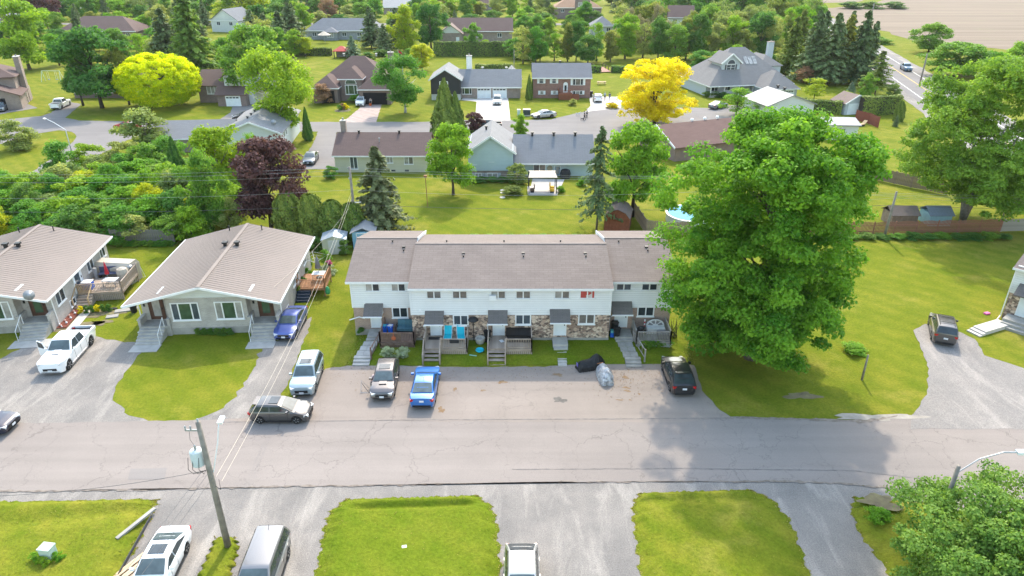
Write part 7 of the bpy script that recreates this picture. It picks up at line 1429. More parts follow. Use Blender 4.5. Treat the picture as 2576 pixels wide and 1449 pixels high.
t = thing('garden_lounger','wooden garden lounger behind the red privacy screen','chair',G(2166,317)+(0,),R(30)); MB().box(-.9,.9,-.35,.35,.3,.4).obj('seat', WOOD_N, t); mb = MB(); mb.slab([(.5,-.35,.4),(1.2,-.35,.95),(1.2,.35,.95),(.5,.35,.4)],.06); mb.obj('backrest', WOOD_N, t); MB().box(-.8,.7,-.3,.3,0,.3).obj('base', BLKP, t)
t = thing('planter','dark pot with a plant on a pale slab on the right lawn','planter',G(2174,372)+(0,)); MB().obox((.3,-.4,.03),(2.2,1.2,.06)).obj('slab', CONC_PALE, t); MB().lathe([(.35,.06),(.5,.8)],10).obj('pot', BLKP, t)
# ================================================================== garden and street trees
conifer(960, 585, 365, 150, 'con1', 'greyspruce', 'grey-green spruce with open lower branches behind the townhouse pole')
conifer(1500, 583, 310, 112, 'con2', 'spruce', 'thin straggly spruce beside the barn-roofed shed', cb=.16)
tree(1590, 545, 318, 165, 'round1', 'fresh', 'airy light green tree between the straggly spruce and the pool fence', 'ash_tree', cb=.18, trunk='dark'); tree(1140, 490, 320, 122, 'round1', 'fresh', 'round bright green tree on the lawn behind the cream bungalow', 'linden_tree', cb=.18)
for i, (px, py, tp, w_) in enumerate(((733,592,485,78),(790,598,490,76),(843,602,505,74),(890,604,512,70))): tree(px, py, tp, w_, 'cedar1', 'cedar', 'broad cedar in the row behind the grey bungalow', 'cedar_tree', group='cedar row', trunk='short', cb=.1)
tree(683, 572, 350, 185, 'round0', 'purple', 'dark purple-leaved maple above the cedar row', 'purple_maple_tree', cb=.1, trunk='dark'); tree(535, 580, 388, 118, 'tall0', 'mid', 'dense pale-tipped tree rising from the thicket', 'tree', cb=.05)
tree(562, 492, 325, 155, 'round2', 'lime', 'vivid lime green maple in front of the grey corner house', 'maple_tree', cb=.12); conifer(455, 470, 345, 62, 'cedar0', 'dark', 'narrow dark conifer left of the lime green maple', 'cedar_tree')
tree(640, 470, 335, 60, 'airy1', 'fresh', 'slender fresh green tree against the corner house gable', 'tree', cb=.1)
tree(1122, 345, 200, 88, 'cedar0', 'cedar', 'very large conical cedar beside the blue split-level house', 'cedar_tree', trunk='conifer', cb=.0); tree(1148, 345, 232, 60, 'cedar0', 'cedar', 'smaller cedar cone grown into the very large conical cedar', 'cedar_tree', trunk='conifer', cb=.0)
tree(1310, 350, 290, 42, 'tall0', 'fresh', 'small upright green maple before the blue split-level roof', 'maple_tree', cb=.1); tree(1194, 335, 283, 44, 'round0', 'purple', 'small red plum tree beside the black pickup', 'plum_tree', cb=.15)
tree(776, 353, 270, 30, 'cedar0', 'dark', 'slim dark cypress on the lawn above the grey sedan', 'cypress_tree', trunk='conifer', cb=0); tree(1187, 335, 290, 12, 'cedar0', 'dark', 'tiny cypress at the foot of the large conical cedar', 'cypress_tree', trunk='conifer', cb=0)
tree(712, 350, 135, 185, 'weep0', 'fresh', 'tall weeping birch with bright leaves beside the corner house', 'birch_tree', cb=.12, trunk='white'); tree(655, 250, 72, 165, 'round1', 'mid', 'big dense tree behind the weeping birch', 'tree', cb=.1)
tree(258, 272, 78, 178, 'round2', 'dark', 'large dark maple with two trunks left of the round yellow tree', 'maple_tree', cb=.18, trunk='dark'); tree(210, 266, 120, 90, 'tall1', 'dark', 'smaller maple trunk beside the large dark maple', 'maple_tree', cb=.25, trunk='dark'); tree(326, 264, 120, 80, 'tall1', 'olive', 'olive green tree between the large maple and the round yellow tree', 'tree', cb=.2, trunk='dark')
tree(75, 175, 8, 150, 'tall0', 'fresh', 'tall spreading fresh green tree behind the two-storey house', 'ash_tree', cb=.1); tree(150, 165, 85, 80, 'airy0', 'fresh', 'young light green tree beside the swing set', 'tree', cb=.1)
tree(1020, 284, 150, 128, 'weep0', 'mid', 'weeping birch with white trunk on the lawn by the paved drive', 'birch_tree', cb=.18, trunk='white'); tree(1062, 178, 112, 58, 'round0', 'lime', 'small lime green tree above the black gabled wing', 'tree', cb=.1)
shrub(42, 377, 303, 92, 'bush1', 'sage', 'large grey-green shrub on the street corner island', 'shrub'); tree(372, 385, 277, 135, 'bush2', 'sage', 'broad pale green tree at the side street corner', 'tree', cb=.05, trunk='short')
shrub(650-20, 255, 215, 40, 'bush0', 'dark', 'dark shrub before the split-level house'); shrub(548, 250, 218, 40, 'bush1', 'dark', 'dark shrub under the window of the split-level house')
tree(812, 262, 212, 55, 'bush2', 'rust', 'brownish ornamental tree by the porch of the hip-roofed house', 'tree', cb=.15); shrub(905, 256, 238, 60, 'bush0', 'fresh', 'low green planting under the arched window')
# around the blue house and lawns
shrub(1302, 462, 412, 50, 'bush1', 'sage', 'tall pale dappled willow bush against the blue house'); shrub(1464, 466, 445, 30, 'bush0', 'fresh', 'round fresh green shrub beside the covered barbecue'); shrub(1411, 484, 468, 24, 'bush0', 'fresh', 'small green shrub beside the gazebo platform')
for i, px in enumerate((1195,1215,1240,1262,1285)): shrub(px, 458, 444, 30, ('bush0','bush1')[i % 2], 'dark' if i % 2 else 'mid', 'low shrub in the bed along the pale blue house', group='foundation shrubs of the blue house')
shrub(833, 448, 418, 34, 'bush1', 'mid', 'leafy shrub at the end of the cream bungalow patio'); shrub(1290, 490, 468, 50, 'bush1', 'olive', 'low mounded shrub bed left of the gazebo')
for i in range(7): shrub(1190+i*44, 604, 592, 46, 'bush0', 'mid', 'low leafy shrub in the strip behind the townhouse roof', group='shrubs behind the townhouse row')
for i, (px, py, tp, w_) in enumerate(((770,625,590,36),(800,628,598,40),(868,640,604,30),(935,648,622,24))): shrub(px, py, tp, w_, 'bush1', 'dark', 'dark shrub beside the pale metal shed', group='shrubs around the pale shed')
tree(824, 688, 628, 34, 'airy0', 'mid', 'thin young tree with a ring of hostas on the side lawn', 'young_tree', cb=.45); shrub(824, 690, 668, 44, 'bush0', 'hosta', 'ring of pale hostas under the thin young tree', 'hosta')
for i, (px, py) in enumerate(((772,700),(762,722),(752,745),(778,672))): shrub(px, py, py-26, 26, 'bush1', 'dark' if i % 2 else 'fresh', 'leafy plant in the bed along the bungalow side wall', 'garden_plant', 'plants along the bungalow wall', 'plant')
for i in range(6): shrub(500+i*16, 842, 826, 20, 'bush0', 'dark', 'low green bedding plant under the bungalow windows', 'bedding_plant', 'bedding plants under the windows', 'plant')
for i in range(6): shrub(205+i*14, 788-i*1, 770-i, 16, 'bush0', 'gold' if i % 3 == 0 else 'dark', 'yellow-flowered plant before the furnished deck', 'bedding_plant', 'flowers before the furnished deck', 'plant')
for i in range(9): shrub(300+i*16, 618, 606, 24, 'bush1', 'mid', 'leafy plant along the old mossy fence', 'garden_plant', 'plants along the mossy fence', 'plant')
for i in range(5): shrub(1625+i*14, 878-i*2, 858-i, 26, 'bush1', 'mid', 'wild green weeds before the white lattice', 'weed', 'weeds before the lattice deck', 'plant', z0=.2)
shrub(908, 836, 824, 20, 'bush0', 'dark', 'small dark shrub at the brick corner of the left end unit', z0=.35); shrub(2148, 886, 868, 62, 'bush0', 'fresh', 'low patch of leafy ground cover on the side lawn'); shrub(2210, 1312, 1285, 60, 'bush1', 'fresh', 'low wild bush beside the young maple', z0=.1)
for i in range(14): shrub(2030+i*38, 600, 590-(i*7 % 5), 44, 'bush0', 'dark' if i % 3 else 'mid', 'low dark weeds at the foot of the picket fence', 'weed', 'weeds along the picket fence', 'plant')
shrub(2214, 425, 402, 20, 'con0', 'spruce', 'tiny spruce beside the slanting board fence', 'young_spruce', cat='tree'); shrub(2188, 470, 448, 22, 'bush0', 'dark', 'dark shrub at the slanting board fence'); tree(2520, 555, 425, 62, 'airy1', 'bare', 'sparse young tree by the right fence', 'young_tree', cb=.3, trunk='grey')
# thicket
rt = random.Random(21); spots = []
for r_, (yy, n) in enumerate(((600,9),(572,10),(545,10),(520,10),(495,9),(470,8),(446,6),(425,4))):
    for i in range(n):
        px = -30+(640 if r_ < 6 else 420)*(i+.5)/n+rt.uniform(-18,18)+(90 if r_ >= 6 else 0)
        if r_ >= 5 and px < 120: continue
        if px > 590 and r_ < 4: continue
        k = rt.random(); lf = 'fresh' if k < .4 else ('mid' if k < .66 else ('lime' if k < .70 else ('sage' if k < .9 else 'dark')))
        lab = {'fresh':'fresh green shrub in the thicket behind the bungalows','mid':'mid green shrub in the thicket behind the bungalows','lime':'yellow-green shrub in the thicket behind the bungalows','sage':'pale sage shrub in the thicket behind the bungalows','dark':'dark green shrub in the thicket behind the bungalows'}[lf]
        h = rt.uniform(52, 92); shrub(px, yy+rt.uniform(-7,7), yy-h, rt.uniform(72,118), 'bush%d' % rt.randrange(3), lf, lab, group='thicket of '+lf+' shrubs')
# dark spruces and trees of the upper left
for i, (px, py, tp, w_) in enumerate(((432,185,16,92),(495,190,-25,128),(470,150,-10,80),(640,122,22,62),(672,118,30,66),(708,120,25,64),(735,112,5,80),(205,110,18,38))): conifer(px, py, tp, w_, 'con%d' % (i % 2), 'spruce' if i != 1 else 'dark', 'tall dark spruce in the garden belt behind the round yellow tree', group='spruces of the upper left gardens')
for i, (px, py, tp, w_) in enumerate(((935,122,14,62),(1000,120,18,54),(968,135,58,48))): conifer(px, py, tp, w_, 'con%d' % (i % 2), 'spruce', 'dark spruce beside the long grey ranch house', group='spruces by the ranch house')
conifer(888, 146, 88, 40, 'con0', 'bluespruce', 'small blue spruce next to the red-roofed gazebo'); tree(1022, 132, 18, 80, 'tall0', 'lime', 'tall bright green poplar beside the dark maple in the gardens', 'poplar_tree', cb=.06); tree(1085, 122, 14, 80, 'round2', 'dark', 'dense dark maple beside the bright poplar', 'maple_tree', cb=.1)
tree(1192, 138, 62, 48, 'tall0', 'mid', 'oval green tree standing in front of the tall hedge', 'tree', cb=.05); tree(1222, 140, 100, 38, 'airy0', 'fresh', 'small light tree before the tall hedge', 'tree', cb=.1); tree(768, 142, 94, 44, 'round0', 'lime', 'small round lime tree on the ranch house lawn', 'tree', cb=.15)
tree(105, 62, -40, 90, 'round1', 'purple', 'large purple beech behind the wide hip-roofed house', 'beech_tree', cb=.05, trunk='dark'); tree(300, 40, 0, 50, 'round0', 'fresh', 'small tree on the far sunny lawn', 'tree', cb=.3); tree(238, 38, -10, 60, 'round1', 'fresh', 'bright tree beside the far driveway', 'tree', cb=.1); tree(610, 60, -40, 120, 'round2', 'lime', 'bright yellow-green tree above the white gabled house', 'tree', cb=.1)
tree(832, 58, -2, 46, 'round0', 'rust', 'reddish crab apple tree behind the ranch house', 'tree', cb=.2); tree(808, 62, 26, 34, 'bush0', 'purple', 'small dark red tree near the ranch house roof', 'tree', cb=.1); tree(912, 60, 8, 60, 'round1', 'mid', 'leafy tree behind the ranch house roof', 'tree', cb=.1); tree(1175, 45, 0, 56, 'round0', 'lime', 'yellow-green tree behind the tan bungalow roof', 'tree', cb=.2)
# belts of trees: rows across the upper part
rt = random.Random(5)
def belt(rows, kinds, label, group):
    for (xa, xb, py, n, h, wv) in rows:
        for i in range(n):
            px = xa+(xb-xa)*(i+.5)/n+rt.uniform(-9,9); lf, cr = rt.choice(kinds); y_ = py+rt.uniform(-5,5); hh = h*rt.uniform(.75,1.2)
            lab = label % {'mid':'mid green','fresh':'fresh green','dark':'dark green','sage':'pale sage','olive':'olive','lime':'yellow-green','spruce':'dark spruce','bare':'grey half-bare','cedar':'cedar green'}[lf]
            if cr.startswith('con'): conifer(px, y_, y_-hh*1.15, wv*.62, cr, lf, lab, group=group+' '+lf)
            else: tree(px, y_, y_-hh, wv*rt.uniform(.8,1.25), cr, lf, lab, 'tree', group=group+' '+lf, cb=.08)
WK = [('mid','round1'),('fresh','tall0'),('dark','round2'),('fresh','airy0'),('mid','tall1'),('sage','airy1'),('olive','tall0'),('sage','tall1')]
belt([(1300,1540,158,9,82,58),(1560,1960,150,11,96,74),(1540,1960,122,10,90,72),(1560,1650,100,3,88,66),(1760,1960,98,6,92,74),(1560,1660,60,4,75,60),(1760,1980,55,7,88,70)], WK, '%s tree in the woods behind the brick house', 'woods')
belt([(1545,1680,128,6,95,40),(1560,1665,45,6,75,36)], [('bare','airy1'),('bare','airy0')], '%s tree standing in the woods', 'woods')
belt([(330,640,178,6,80,70),(590,760,140,4,80,60),(120,420,128,6,60,56)], WK, '%s tree in the garden belt of the upper left', 'upper left gardens')
belt([(-20,330,12,7,75,60),(330,760,10,9,80,64),(760,1130,8,8,75,56),(1180,1560,12,9,72,56),(1560,2060,22,9,85,66)], WK+[('dark','round0'),('spruce','con0')], '%s tree in the far tree line', 'far tree line')
belt([(-40,800,-28,16,60,62),(800,2050,-30,24,62,64)], [('dark','round1'),('mid','round0'),('spruce','con0'),('mid','tall0')], '%s tree in the farthest tree line', 'farthest tree line')
belt([(640,760,70,3,55,56),(1040,1120,60,3,60,48),(1300,1390,85,3,50,52),(1440,1500,75,3,55,46)], WK, '%s tree between the third row of houses', 'third row gardens')
for i, (px, py, tp, w_) in enumerate(((1330,150,112,46),(1300,148,96,60),(1345,90,38,40),(1335,78,54,34))): shrub(px, py, tp, w_, 'bush%d' % (i % 3), 'mid' if i % 2 else 'sage', 'leafy shrub at the edge of the brick house woods', group='shrubs at the edge of the woods')
for i, (px, py) in enumerate(((1350,238),(1396,237))): shrub(px, py+6, 222, 24, 'bush0', 'purple', 'small dark red weeping tree before the brick wall', 'weeping_tree', 'red weeping trees', 'tree')
tree(1331, 251, 188, 22, 'cedar0', 'cedar', 'slim cedar at the left corner of the brick house', 'cedar_tree', trunk='conifer', cb=0); tree(1340, 243, 195, 18, 'cedar0', 'cedar', 'thin cedar touching the brick house wall', 'cedar_tree', trunk='conifer', cb=0)
shrub(1441, 265, 249, 24, 'bush0', 'sage', 'round pale shrub on the brick house lawn'); 
for i, (px, lf) in enumerate(((1446,'lime'),(1456,'mid'),(1468,'lime'))): shrub(px, 245, 234, 15, 'bush0', lf, ('round yellow-green shrub','round dark green shrub','round yellow-green shrub')[i]+' under the big window of the brick house', group='shrubs under the brick house window')
# right side
for i, (px, py, tp, w_) in enumerate(((1985,188,38,72),(2035,205,22,92),(2080,212,28,96),(2112,206,34,84),(2150,212,22,84),(2176,206,50,66),(2005,150,20,70),(2060,160,25,70),(2125,155,24,60))): conifer(px, py, tp, w_, 'con%d' % (i % 2), 'spruce' if i % 3 else 'olive', 'tall dark spruce in the grove beside the large grey house', group='spruce grove')
conifer(2200, 240, 125, 88, 'con2', 'olive', 'scraggly leaning pine in front of the spruce grove', 'pine_tree', cb=.2); tree(2175, 252, 188, 44, 'tall0', 'mid', 'bushy green tree by the scraggly pine', 'tree', cb=.05); conifer(2138, 240, 205, 26, 'con0', 'bluespruce', 'young blue-green spruce before the grove'); tree(2246, 250, 212, 32, 'round0', 'sage', 'small pale tree at the end of the clipped hedge', 'tree', cb=.05)
tree(2045, 262, 198, 76, 'airy0', 'lime', 'airy yellow-green young tree on the large house lawn', 'young_tree', cb=.3); tree(1852, 290, 222, 92, 'airy0', 'fresh', 'light feathery tree in front of the large grey house garage', 'tree', cb=.1); tree(2122, 278, 232, 44, 'tall0', 'lime', 'yellow-green tree beside the grey-blue shed', 'tree', cb=.1)
tree(2022, 210, 168, 44, 'bush0', 'rust', 'rust brown shrub tree at the edge of the spruce grove', 'tree', cb=.05); tree(2258, 305, 255, 26, 'cedar1', 'cedar', 'egg-shaped cedar at the end of the hedge', 'cedar_tree', trunk='conifer', cb=0); shrub(2252, 318, 288, 20, 'con0', 'spruce', 'little dark spruce below the egg-shaped cedar', 'young_spruce', cat='tree')
tree(2335, 132, 62, 92, 'round2', 'mid', 'windswept tree at the edge of the ploughed field', 'tree', cb=.05, trunk='short'); tree(2405, 190, 108, 150, 'round0', 'mid', 'broad round tree between the highway and the field', 'tree', cb=.05); tree(2552, 185, 110, 90, 'round1', 'fresh', 'green tree by the field pole at the right edge', 'tree', cb=.05); tree(2490, 195, 130, 90, 'bush1', 'fresh', 'low spreading tree between the round tree and the field pole', 'tree', cb=.03, trunk='short')
for i, (px, py, w_) in enumerate(((2205,105,36),(2225,112,40),(2146,92,30))): shrub(px, py, py-14, w_, 'bush0', 'mid', 'low scrub bush on the highway verge', group='verge scrub')
for i, px in enumerate((2140,2190,2250)): shrub(px, 22, 4, 60, 'bush0', 'dark', 'bush in the strip between the two fields', group='field strip bushes')
for i, (px, py) in enumerate(((1890,246),(1910,242),(1930,238),(1948,232),(1800,240),(1780,240),(1820,242))): shrub(px, py+4, py-10, 30, 'bush0', 'dark', 'dark shrub at the foot of the large grey house', group='shrubs of the large grey house')
# clipped hedges
def hedge(label, a, b, h, wd, leaf='cedar', seed=1):
    A = Vector(G(*a)); B = Vector(G(*b)); L = (B-A).length; ang = math.atan2(B.y-A.y, B.x-A.x); t = thing('hedge', label, 'hedge', (A.x, A.y, 0), ang)
    MB().box(.1,L-.1,-wd/2+.15,wd/2-.15,0,h-.15).obj('core', BARK_DARK, t); rs = np.random.RandomState(seed); n = int(L*h*70)+int(L*wd*50); n = min(n, 14000); u = rs.uniform(0, L, n); k = rs.uniform(0, 1, n); front = k < h/(h+wd)
    bump = .12*np.sin(u*1.7)+.1*np.sin(u*.6+2); z = np.where(front, rs.uniform(0, h, n), h+bump*.6+rs.normal(size=n)*.06); y = np.where(front, np.where(rs.uniform(size=n) < .65, -1, 1)*(wd/2+rs.normal(size=n)*.07+bump*.5), rs.uniform(-wd/2, wd/2, n))
    C = np.stack([u, y, z], 1); N = np.stack([rs.normal(size=n)*.5, np.where(front, np.sign(y), 0)+rs.normal(size=n)*.4, np.where(front, .4, 1)+rs.normal(size=n)*.3], 1)
    me = leaf_mesh('foliage', C, N, .3, rs, .4+.25*np.sin(u*.9)+rs.normal(size=n)*.2); me.materials.append(LEAF[leaf]); link('foliage', me, t)
hedge('tall clipped cedar hedge in front of the tan brick bungalow', (1092,141), (1292,141), 4.2, 2.2, seed=1); hedge('long low hedge behind the grey house with double garage', (1195,182), (1290,182), 2.0, 1.6, seed=2)
hedge('clipped dark hedge behind the white-roofed house', (2000,277), (2115,287), 2.4, 1.5, seed=3); hedge('tall clipped hedge behind the grey-blue shed', (2160,290), (2256,286), 3.6, 1.6, seed=4); hedge('brown-green hedge on the ranch house lawn', (725,138), (835,140), 2.2, 1.6, 'olive', 5); hedge('hedge at the edge of the footbridge lawn', (1485,182), (1512,182), 1.6, 1.6, 'dark', 6); hedge('hedge right of the footbridge', (1538,182), (1600,182), 1.6, 1.8, 'dark', 7)
# clutter garden behind the hip-roofed house
for i, (px, py) in enumerate(((985,150),(1005,146),(1030,140),(960,142),(1060,150),(925,150),(1010,166),(1040,170))): shrub(px, py, py-18, 40, 'bush%d' % (i % 3), 'dark' if i % 2 else 'fresh', 'garden shrub behind the brown hip-roofed house', group='shrubs behind the hip-roofed house')
tree(735, 200, 148, 60, 'airy0', 'bare', 'pale flowering bush behind the weeping birch', 'tree', cb=.05, trunk='short')

# gardens between and behind the third row of houses
belt([(-20,120,112,3,50,52),(355,520,96,5,62,50),(615,760,92,4,50,48),(990,1110,92,4,55,46),(1300,1480,98,5,52,46),(20,330,80,8,60,52),(340,530,66,6,66,52),(630,780,72,5,58,46),(800,960,70,5,40,44),(1040,1110,66,3,60,46),(1130,1290,74,5,44,44),(1310,1400,66,4,52,44),(1545,1680,74,5,60,48)], WK+[('dark','round0'),('spruce','con0'),('dark','round2')], '%s tree in the gardens around the third row of houses', 'third row gardens')
belt([(60,520,52,12,58,46),(640,960,50,9,52,44),(1040,1390,48,9,50,42),(-10,420,34,10,56,46),(430,960,32,13,54,44),(1030,1390,30,9,46,42),(1530,1960,36,10,64,52)], WK+[('dark','round0'),('spruce','con1'),('mid','round0')], '%s tree in the distant gardens near the top', 'distant gardens')
belt([(1740,1990,180,6,60,52),(1960,2010,120,3,90,66),(1960,2060,60,4,80,60),(1985,2060,90,3,80,60)], WK, '%s tree between the woods and the spruce grove', 'woods by the grove')

# grass tufts on the near lawns and along their ragged edges
rs = np.random.RandomState(4)
for gi, (A, m_) in enumerate(PLOTS):
    R_, C_ = A.shape[0]-1, A.shape[1]-1; area = np.linalg.norm(A[0,-1]-A[0,0])*np.linalg.norm(A[-1,0]-A[0,0]); n = int(min(1200, area*6)); e = int(min(9000, 22*(np.linalg.norm(A[-1,0]-A[0,0])*2+np.linalg.norm(A[0,-1]-A[0,0]))))
    u = np.concatenate([rs.uniform(0, 1, n), np.where(rs.uniform(size=e) < .5, rs.uniform(-.006, .02, e), rs.uniform(.98, 1.006, e))]); v = np.concatenate([rs.uniform(0, 1, n), rs.uniform(0, 1, e)]); k = rs.uniform(size=len(u)) < .12; v[k] = rs.uniform(-.004, .02, k.sum()); 
    fi = np.clip(v*R_, 0, R_-1e-4); fj = np.clip(u*C_, 0, C_-1e-4); i = fi.astype(int); j = fj.astype(int); q = (v*R_-i)[:,None]; w2 = (u*C_-j)[:,None]
    P = (A[i,j]*(1-q)+A[i+1,j]*q)*(1-w2)+(A[i,j+1]*(1-q)+A[i+1,j+1]*q)*w2; P[:,2] += .025; N = rs.normal(size=P.shape)*np.array([.7,.7,.3])+np.array([0,.1,.8])
    nE = len(P)-n; P[n:,2] -= .01
    me = leaf_mesh('grass_tufts', P, N, .075, rs, np.concatenate([rs.uniform(0, .55, n), rs.uniform(.3, 1, nE)])); me.materials.append(m_leaf('leaf_grass', (.115,.15,.008), (.40,.31,.10), .35, .02))
    tag(link('grass_tufts', me), 'short tufts of lawn grass on the mown plots', 'grass', kind='stuff')

# fallen litter on the parking lot
n = 900; px = rs.uniform(830, 1745, n); py = 922+np.abs(rs.normal(size=n))*24; k = rs.uniform(size=n) < .3; px[k] = 1560+rs.normal(size=k.sum())*45; py[k] = 965+rs.normal(size=k.sum())*22
P = np.array([G(a, b)+(.045,) for a, b in zip(px, py)]); N = rs.normal(size=P.shape)*.2+np.array([0,0,1.0])
me = leaf_mesh('leaf_litter', P, N, .075, rs, rs.uniform(0, 1, n)); me.materials.append(m_leaf('leaf_brown', (.10,.065,.035), (.28,.18,.09), .1, .01)); tag(link('leaf_litter', me), 'scattered brown leaf litter on the parking lot', 'leaf litter', kind='stuff')
# ================================================================== people and dogs
SKIN = mat('skin', (.42,.26,.19), .6, .08, 4); HAIRB = mat('hair_dark', (.05,.035,.025), .7, .2, 6); HAIRG = mat('hair_grey', (.35,.33,.31), .7, .2, 6); JEANS = mat('denim', (.07,.11,.18), .85, .2, 5); DARKC = mat('cloth_dark', (.03,.03,.04), .85, .2, 5); PALEC = mat('cloth_pale', (.5,.5,.52), .85, .12, 5); PLAID = mat('cloth_plaid', (.55,.30,.33), .85, .45, 12, c2=(.7,.62,.6)); SHOE = mat('shoe', (.05,.045,.04), .6, .2, 5); KHAKI = mat('cloth_khaki', (.28,.25,.2), .85, .15, 5)
def skin_mesh(name, V, E_, Rd, m, root=0, sub=1):
    me = bpy.data.meshes.new(name); me.from_pydata(V, E_, []); o = bpy.data.objects.new(name, me); col.objects.link(o)
    md = o.modifiers.new('skin', 'SKIN'); md.use_smooth_shade = True
    for i, r in enumerate(Rd): me.skin_vertices[0].data[i].radius = (r, r); me.skin_vertices[0].data[i].use_root = (i == root)
    o.modifiers.new('sub', 'SUBSURF').levels = sub; o.modifiers['sub'].render_levels = sub
    bpy.context.view_layer.update(); dg = bpy.context.evaluated_depsgraph_get(); me2 = bpy.data.meshes.new_from_object(o.evaluated_get(dg)); bpy.data.objects.remove(o); me2.materials.clear(); me2.materials.append(m); me2.name = name; return me2
def person(label, loc, rz, J, shirt, pants, hair=HAIRB, scale=1.0):
    """J: joint positions; faces -Y"""
    t = thing('person', label, 'person', loc, rz); t.scale = (scale,)*3; n = list(J.keys()); V = [J[k] for k in n]; ix = {k: i for i, k in enumerate(n)}
    rad = dict(pelvis=.13,waist=.12,chest=.15,neck=.055,head0=.075,head=.095,crown=.07,shL=.065,shR=.065,elL=.045,elR=.045,wrL=.03,wrR=.03,hipL=.085,hipR=.085,knL=.06,knR=.06,anL=.042,anR=.042,toL=.035,toR=.035)
    E_ = [('pelvis','waist'),('waist','chest'),('chest','neck'),('neck','head0'),('head0','head'),('head','crown')]
    for s in 'LR': E_ += [('chest','sh'+s),('sh'+s,'el'+s),('el'+s,'wr'+s),('pelvis','hip'+s),('hip'+s,'kn'+s),('kn'+s,'an'+s),('an'+s,'to'+s)]
    VV = list(V); RR = [rad[k] for k in n]; EE = [(ix[a], ix[b]) for a, b in E_]
    for s in 'LR':                                   # palm and five fingers
        w_ = Vector(J['wr'+s]); d = (w_-Vector(J['el'+s])).normalized(); sd = Vector((1 if s == 'L' else -1, 0, 0)); pa = w_+d*.07; VV.append(tuple(pa)); RR.append(.03); p = len(VV)-1; EE.append((ix['wr'+s], p)); fw = d.cross(sd).normalized()
        for k, L_ in enumerate((.055,.085,.095,.088,.07)): q = pa+d*(L_ if k else .02)+fw*((k-2)*.019 if k else -.055); VV.append(tuple(q)); RR.append(.009); EE.append((p, len(VV)-1))
    link('body', skin_mesh('body', VV, EE, RR, SKIN, ix['pelvis']), t)
    def sub(keys, edges, grow, m, nm): kk = {k: i for i, k in enumerate(keys)}; link(nm, skin_mesh(nm, [J[k] for k in keys], [(kk[a],kk[b]) for a,b in edges], [rad[k]+grow for k in keys], m, 0), t)
    sub(['pelvis','waist','chest','shL','shR','elL','elR'],[('pelvis','waist'),('waist','chest'),('chest','shL'),('chest','shR'),('shL','elL'),('shR','elR')],.018,shirt,'shirt')
    sub(['pelvis','hipL','hipR','knL','knR','anL','anR'],[('pelvis','hipL'),('pelvis','hipR'),('hipL','knL'),('hipR','knR'),('knL','anL'),('knR','anR')],.016,pants,'trousers')
    for s in 'LR': a, b = Vector(J['an'+s]), Vector(J['to'+s]); MB().tube([a+Vector((0,.05,-.03)),a+Vector((0,0,-.02)),b],[.045,.055,.04],7).obj('shoe', SHOE, t, True)
    h = Vector(J['head']); c = Vector(J['crown']); up = (c-h).normalized(); back = Vector((0,1,0))
    MB().lathe([(.085,-.04),(.112,.02),(.10,.09),(.05,.135),(.01,.145)],10,tuple(h+up*.03+back*.02)).obj('hair', hair, t, True)
    fr_ = h+Vector((0,-.095,0))
    for s in (-1,1): MB().lathe([(.004,-.012),(.014,0),(.004,.012)],6,tuple(fr_+Vector((s*.035,.005,.012)))).obj('eye', DARKC, t); MB().box(h.x+s*.095-.012,h.x+s*.095+.012,h.y-.02,h.y+.02,h.z-.03,h.z+.03).obj('ear', SKIN, t)
    MB().lathe([(.01,-.03),(.02,-.02),(.008,.03)],6,tuple(fr_+Vector((0,-.008,-.015)))).obj('nose', SKIN, t); MB().box(fr_.x-.025,fr_.x+.025,fr_.y-.002,fr_.y+.02,fr_.z-.062,fr_.z-.05).obj('mouth', mat('lips',(.3,.12,.1)), t)
    return t
def stand(arm=0.0, step=.0):
    J = dict(pelvis=(0,0,.95),waist=(0,0,1.08),chest=(0,0,1.32),neck=(0,-.01,1.5),head0=(0,-.02,1.58),head=(0,-.02,1.65),crown=(0,-.01,1.73))
    for s, k in (('L',1),('R',-1)):
        J['sh'+s] = (k*.19,0,1.42); J['el'+s] = (k*.25,.03-arm*.12,1.14+arm*.05); J['wr'+s] = (k*.24,-.06-arm*.25,.90+arm*.22); J['hip'+s] = (k*.1,0,.9); J['kn'+s] = (k*.11,-.02-step*k*.14,.5); J['an'+s] = (k*.12,.02-step*k*.24,.08); J['to'+s] = (k*.13,-.14-step*k*.24,.03)
    return J
person('person in light blue top standing beside the white suv', G(1521,252)+(0,), R(160), stand(.3), mat('cloth_sky',(.3,.42,.5)), DARKC, HAIRG); person('person in dark clothes standing at the edge of the pale drive', G(1533,253)+(0,), R(190), stand(.2), mat('cloth_slate',(.08,.10,.15)), JEANS)
person('person in pale top walking on the street beside the dark-clothed walker', G(1476,296)+(0,), R(100), stand(.2,.6), KHAKI, DARKC, HAIRG); person('person in black walking a dog on the turning circle', G(1470,302)+(0,), R(80), stand(.4,.7), DARKC, DARKC)
JB = stand(); 
for k in ('chest','neck','head0','head','crown','shL','shR','elL','elR','wrL','wrR','waist'): x, y, z = JB[k]; dz = z-.95; JB[k] = (x, -dz*.75, .95+dz*.62)
for s in 'LR': x, y, z = JB['el'+s]; JB['el'+s] = (x, -.42, .85); JB['wr'+s] = (x*.8, -.55, .6)
person('person bending over an orange bucket inside the open garage', (G(936,262)[0], 150.6, 0), 0, JB, PALEC, DARKC, HAIRG)
t = thing('bucket','orange bucket in the open garage door','bucket',(G(936,262)[0], 149.7, 0)); MB().lathe([(.2,0),(.27,.5),(.24,.5),(.2,.1)],10).obj('pail', mat('plastic_orange',(.6,.12,.02)), t)
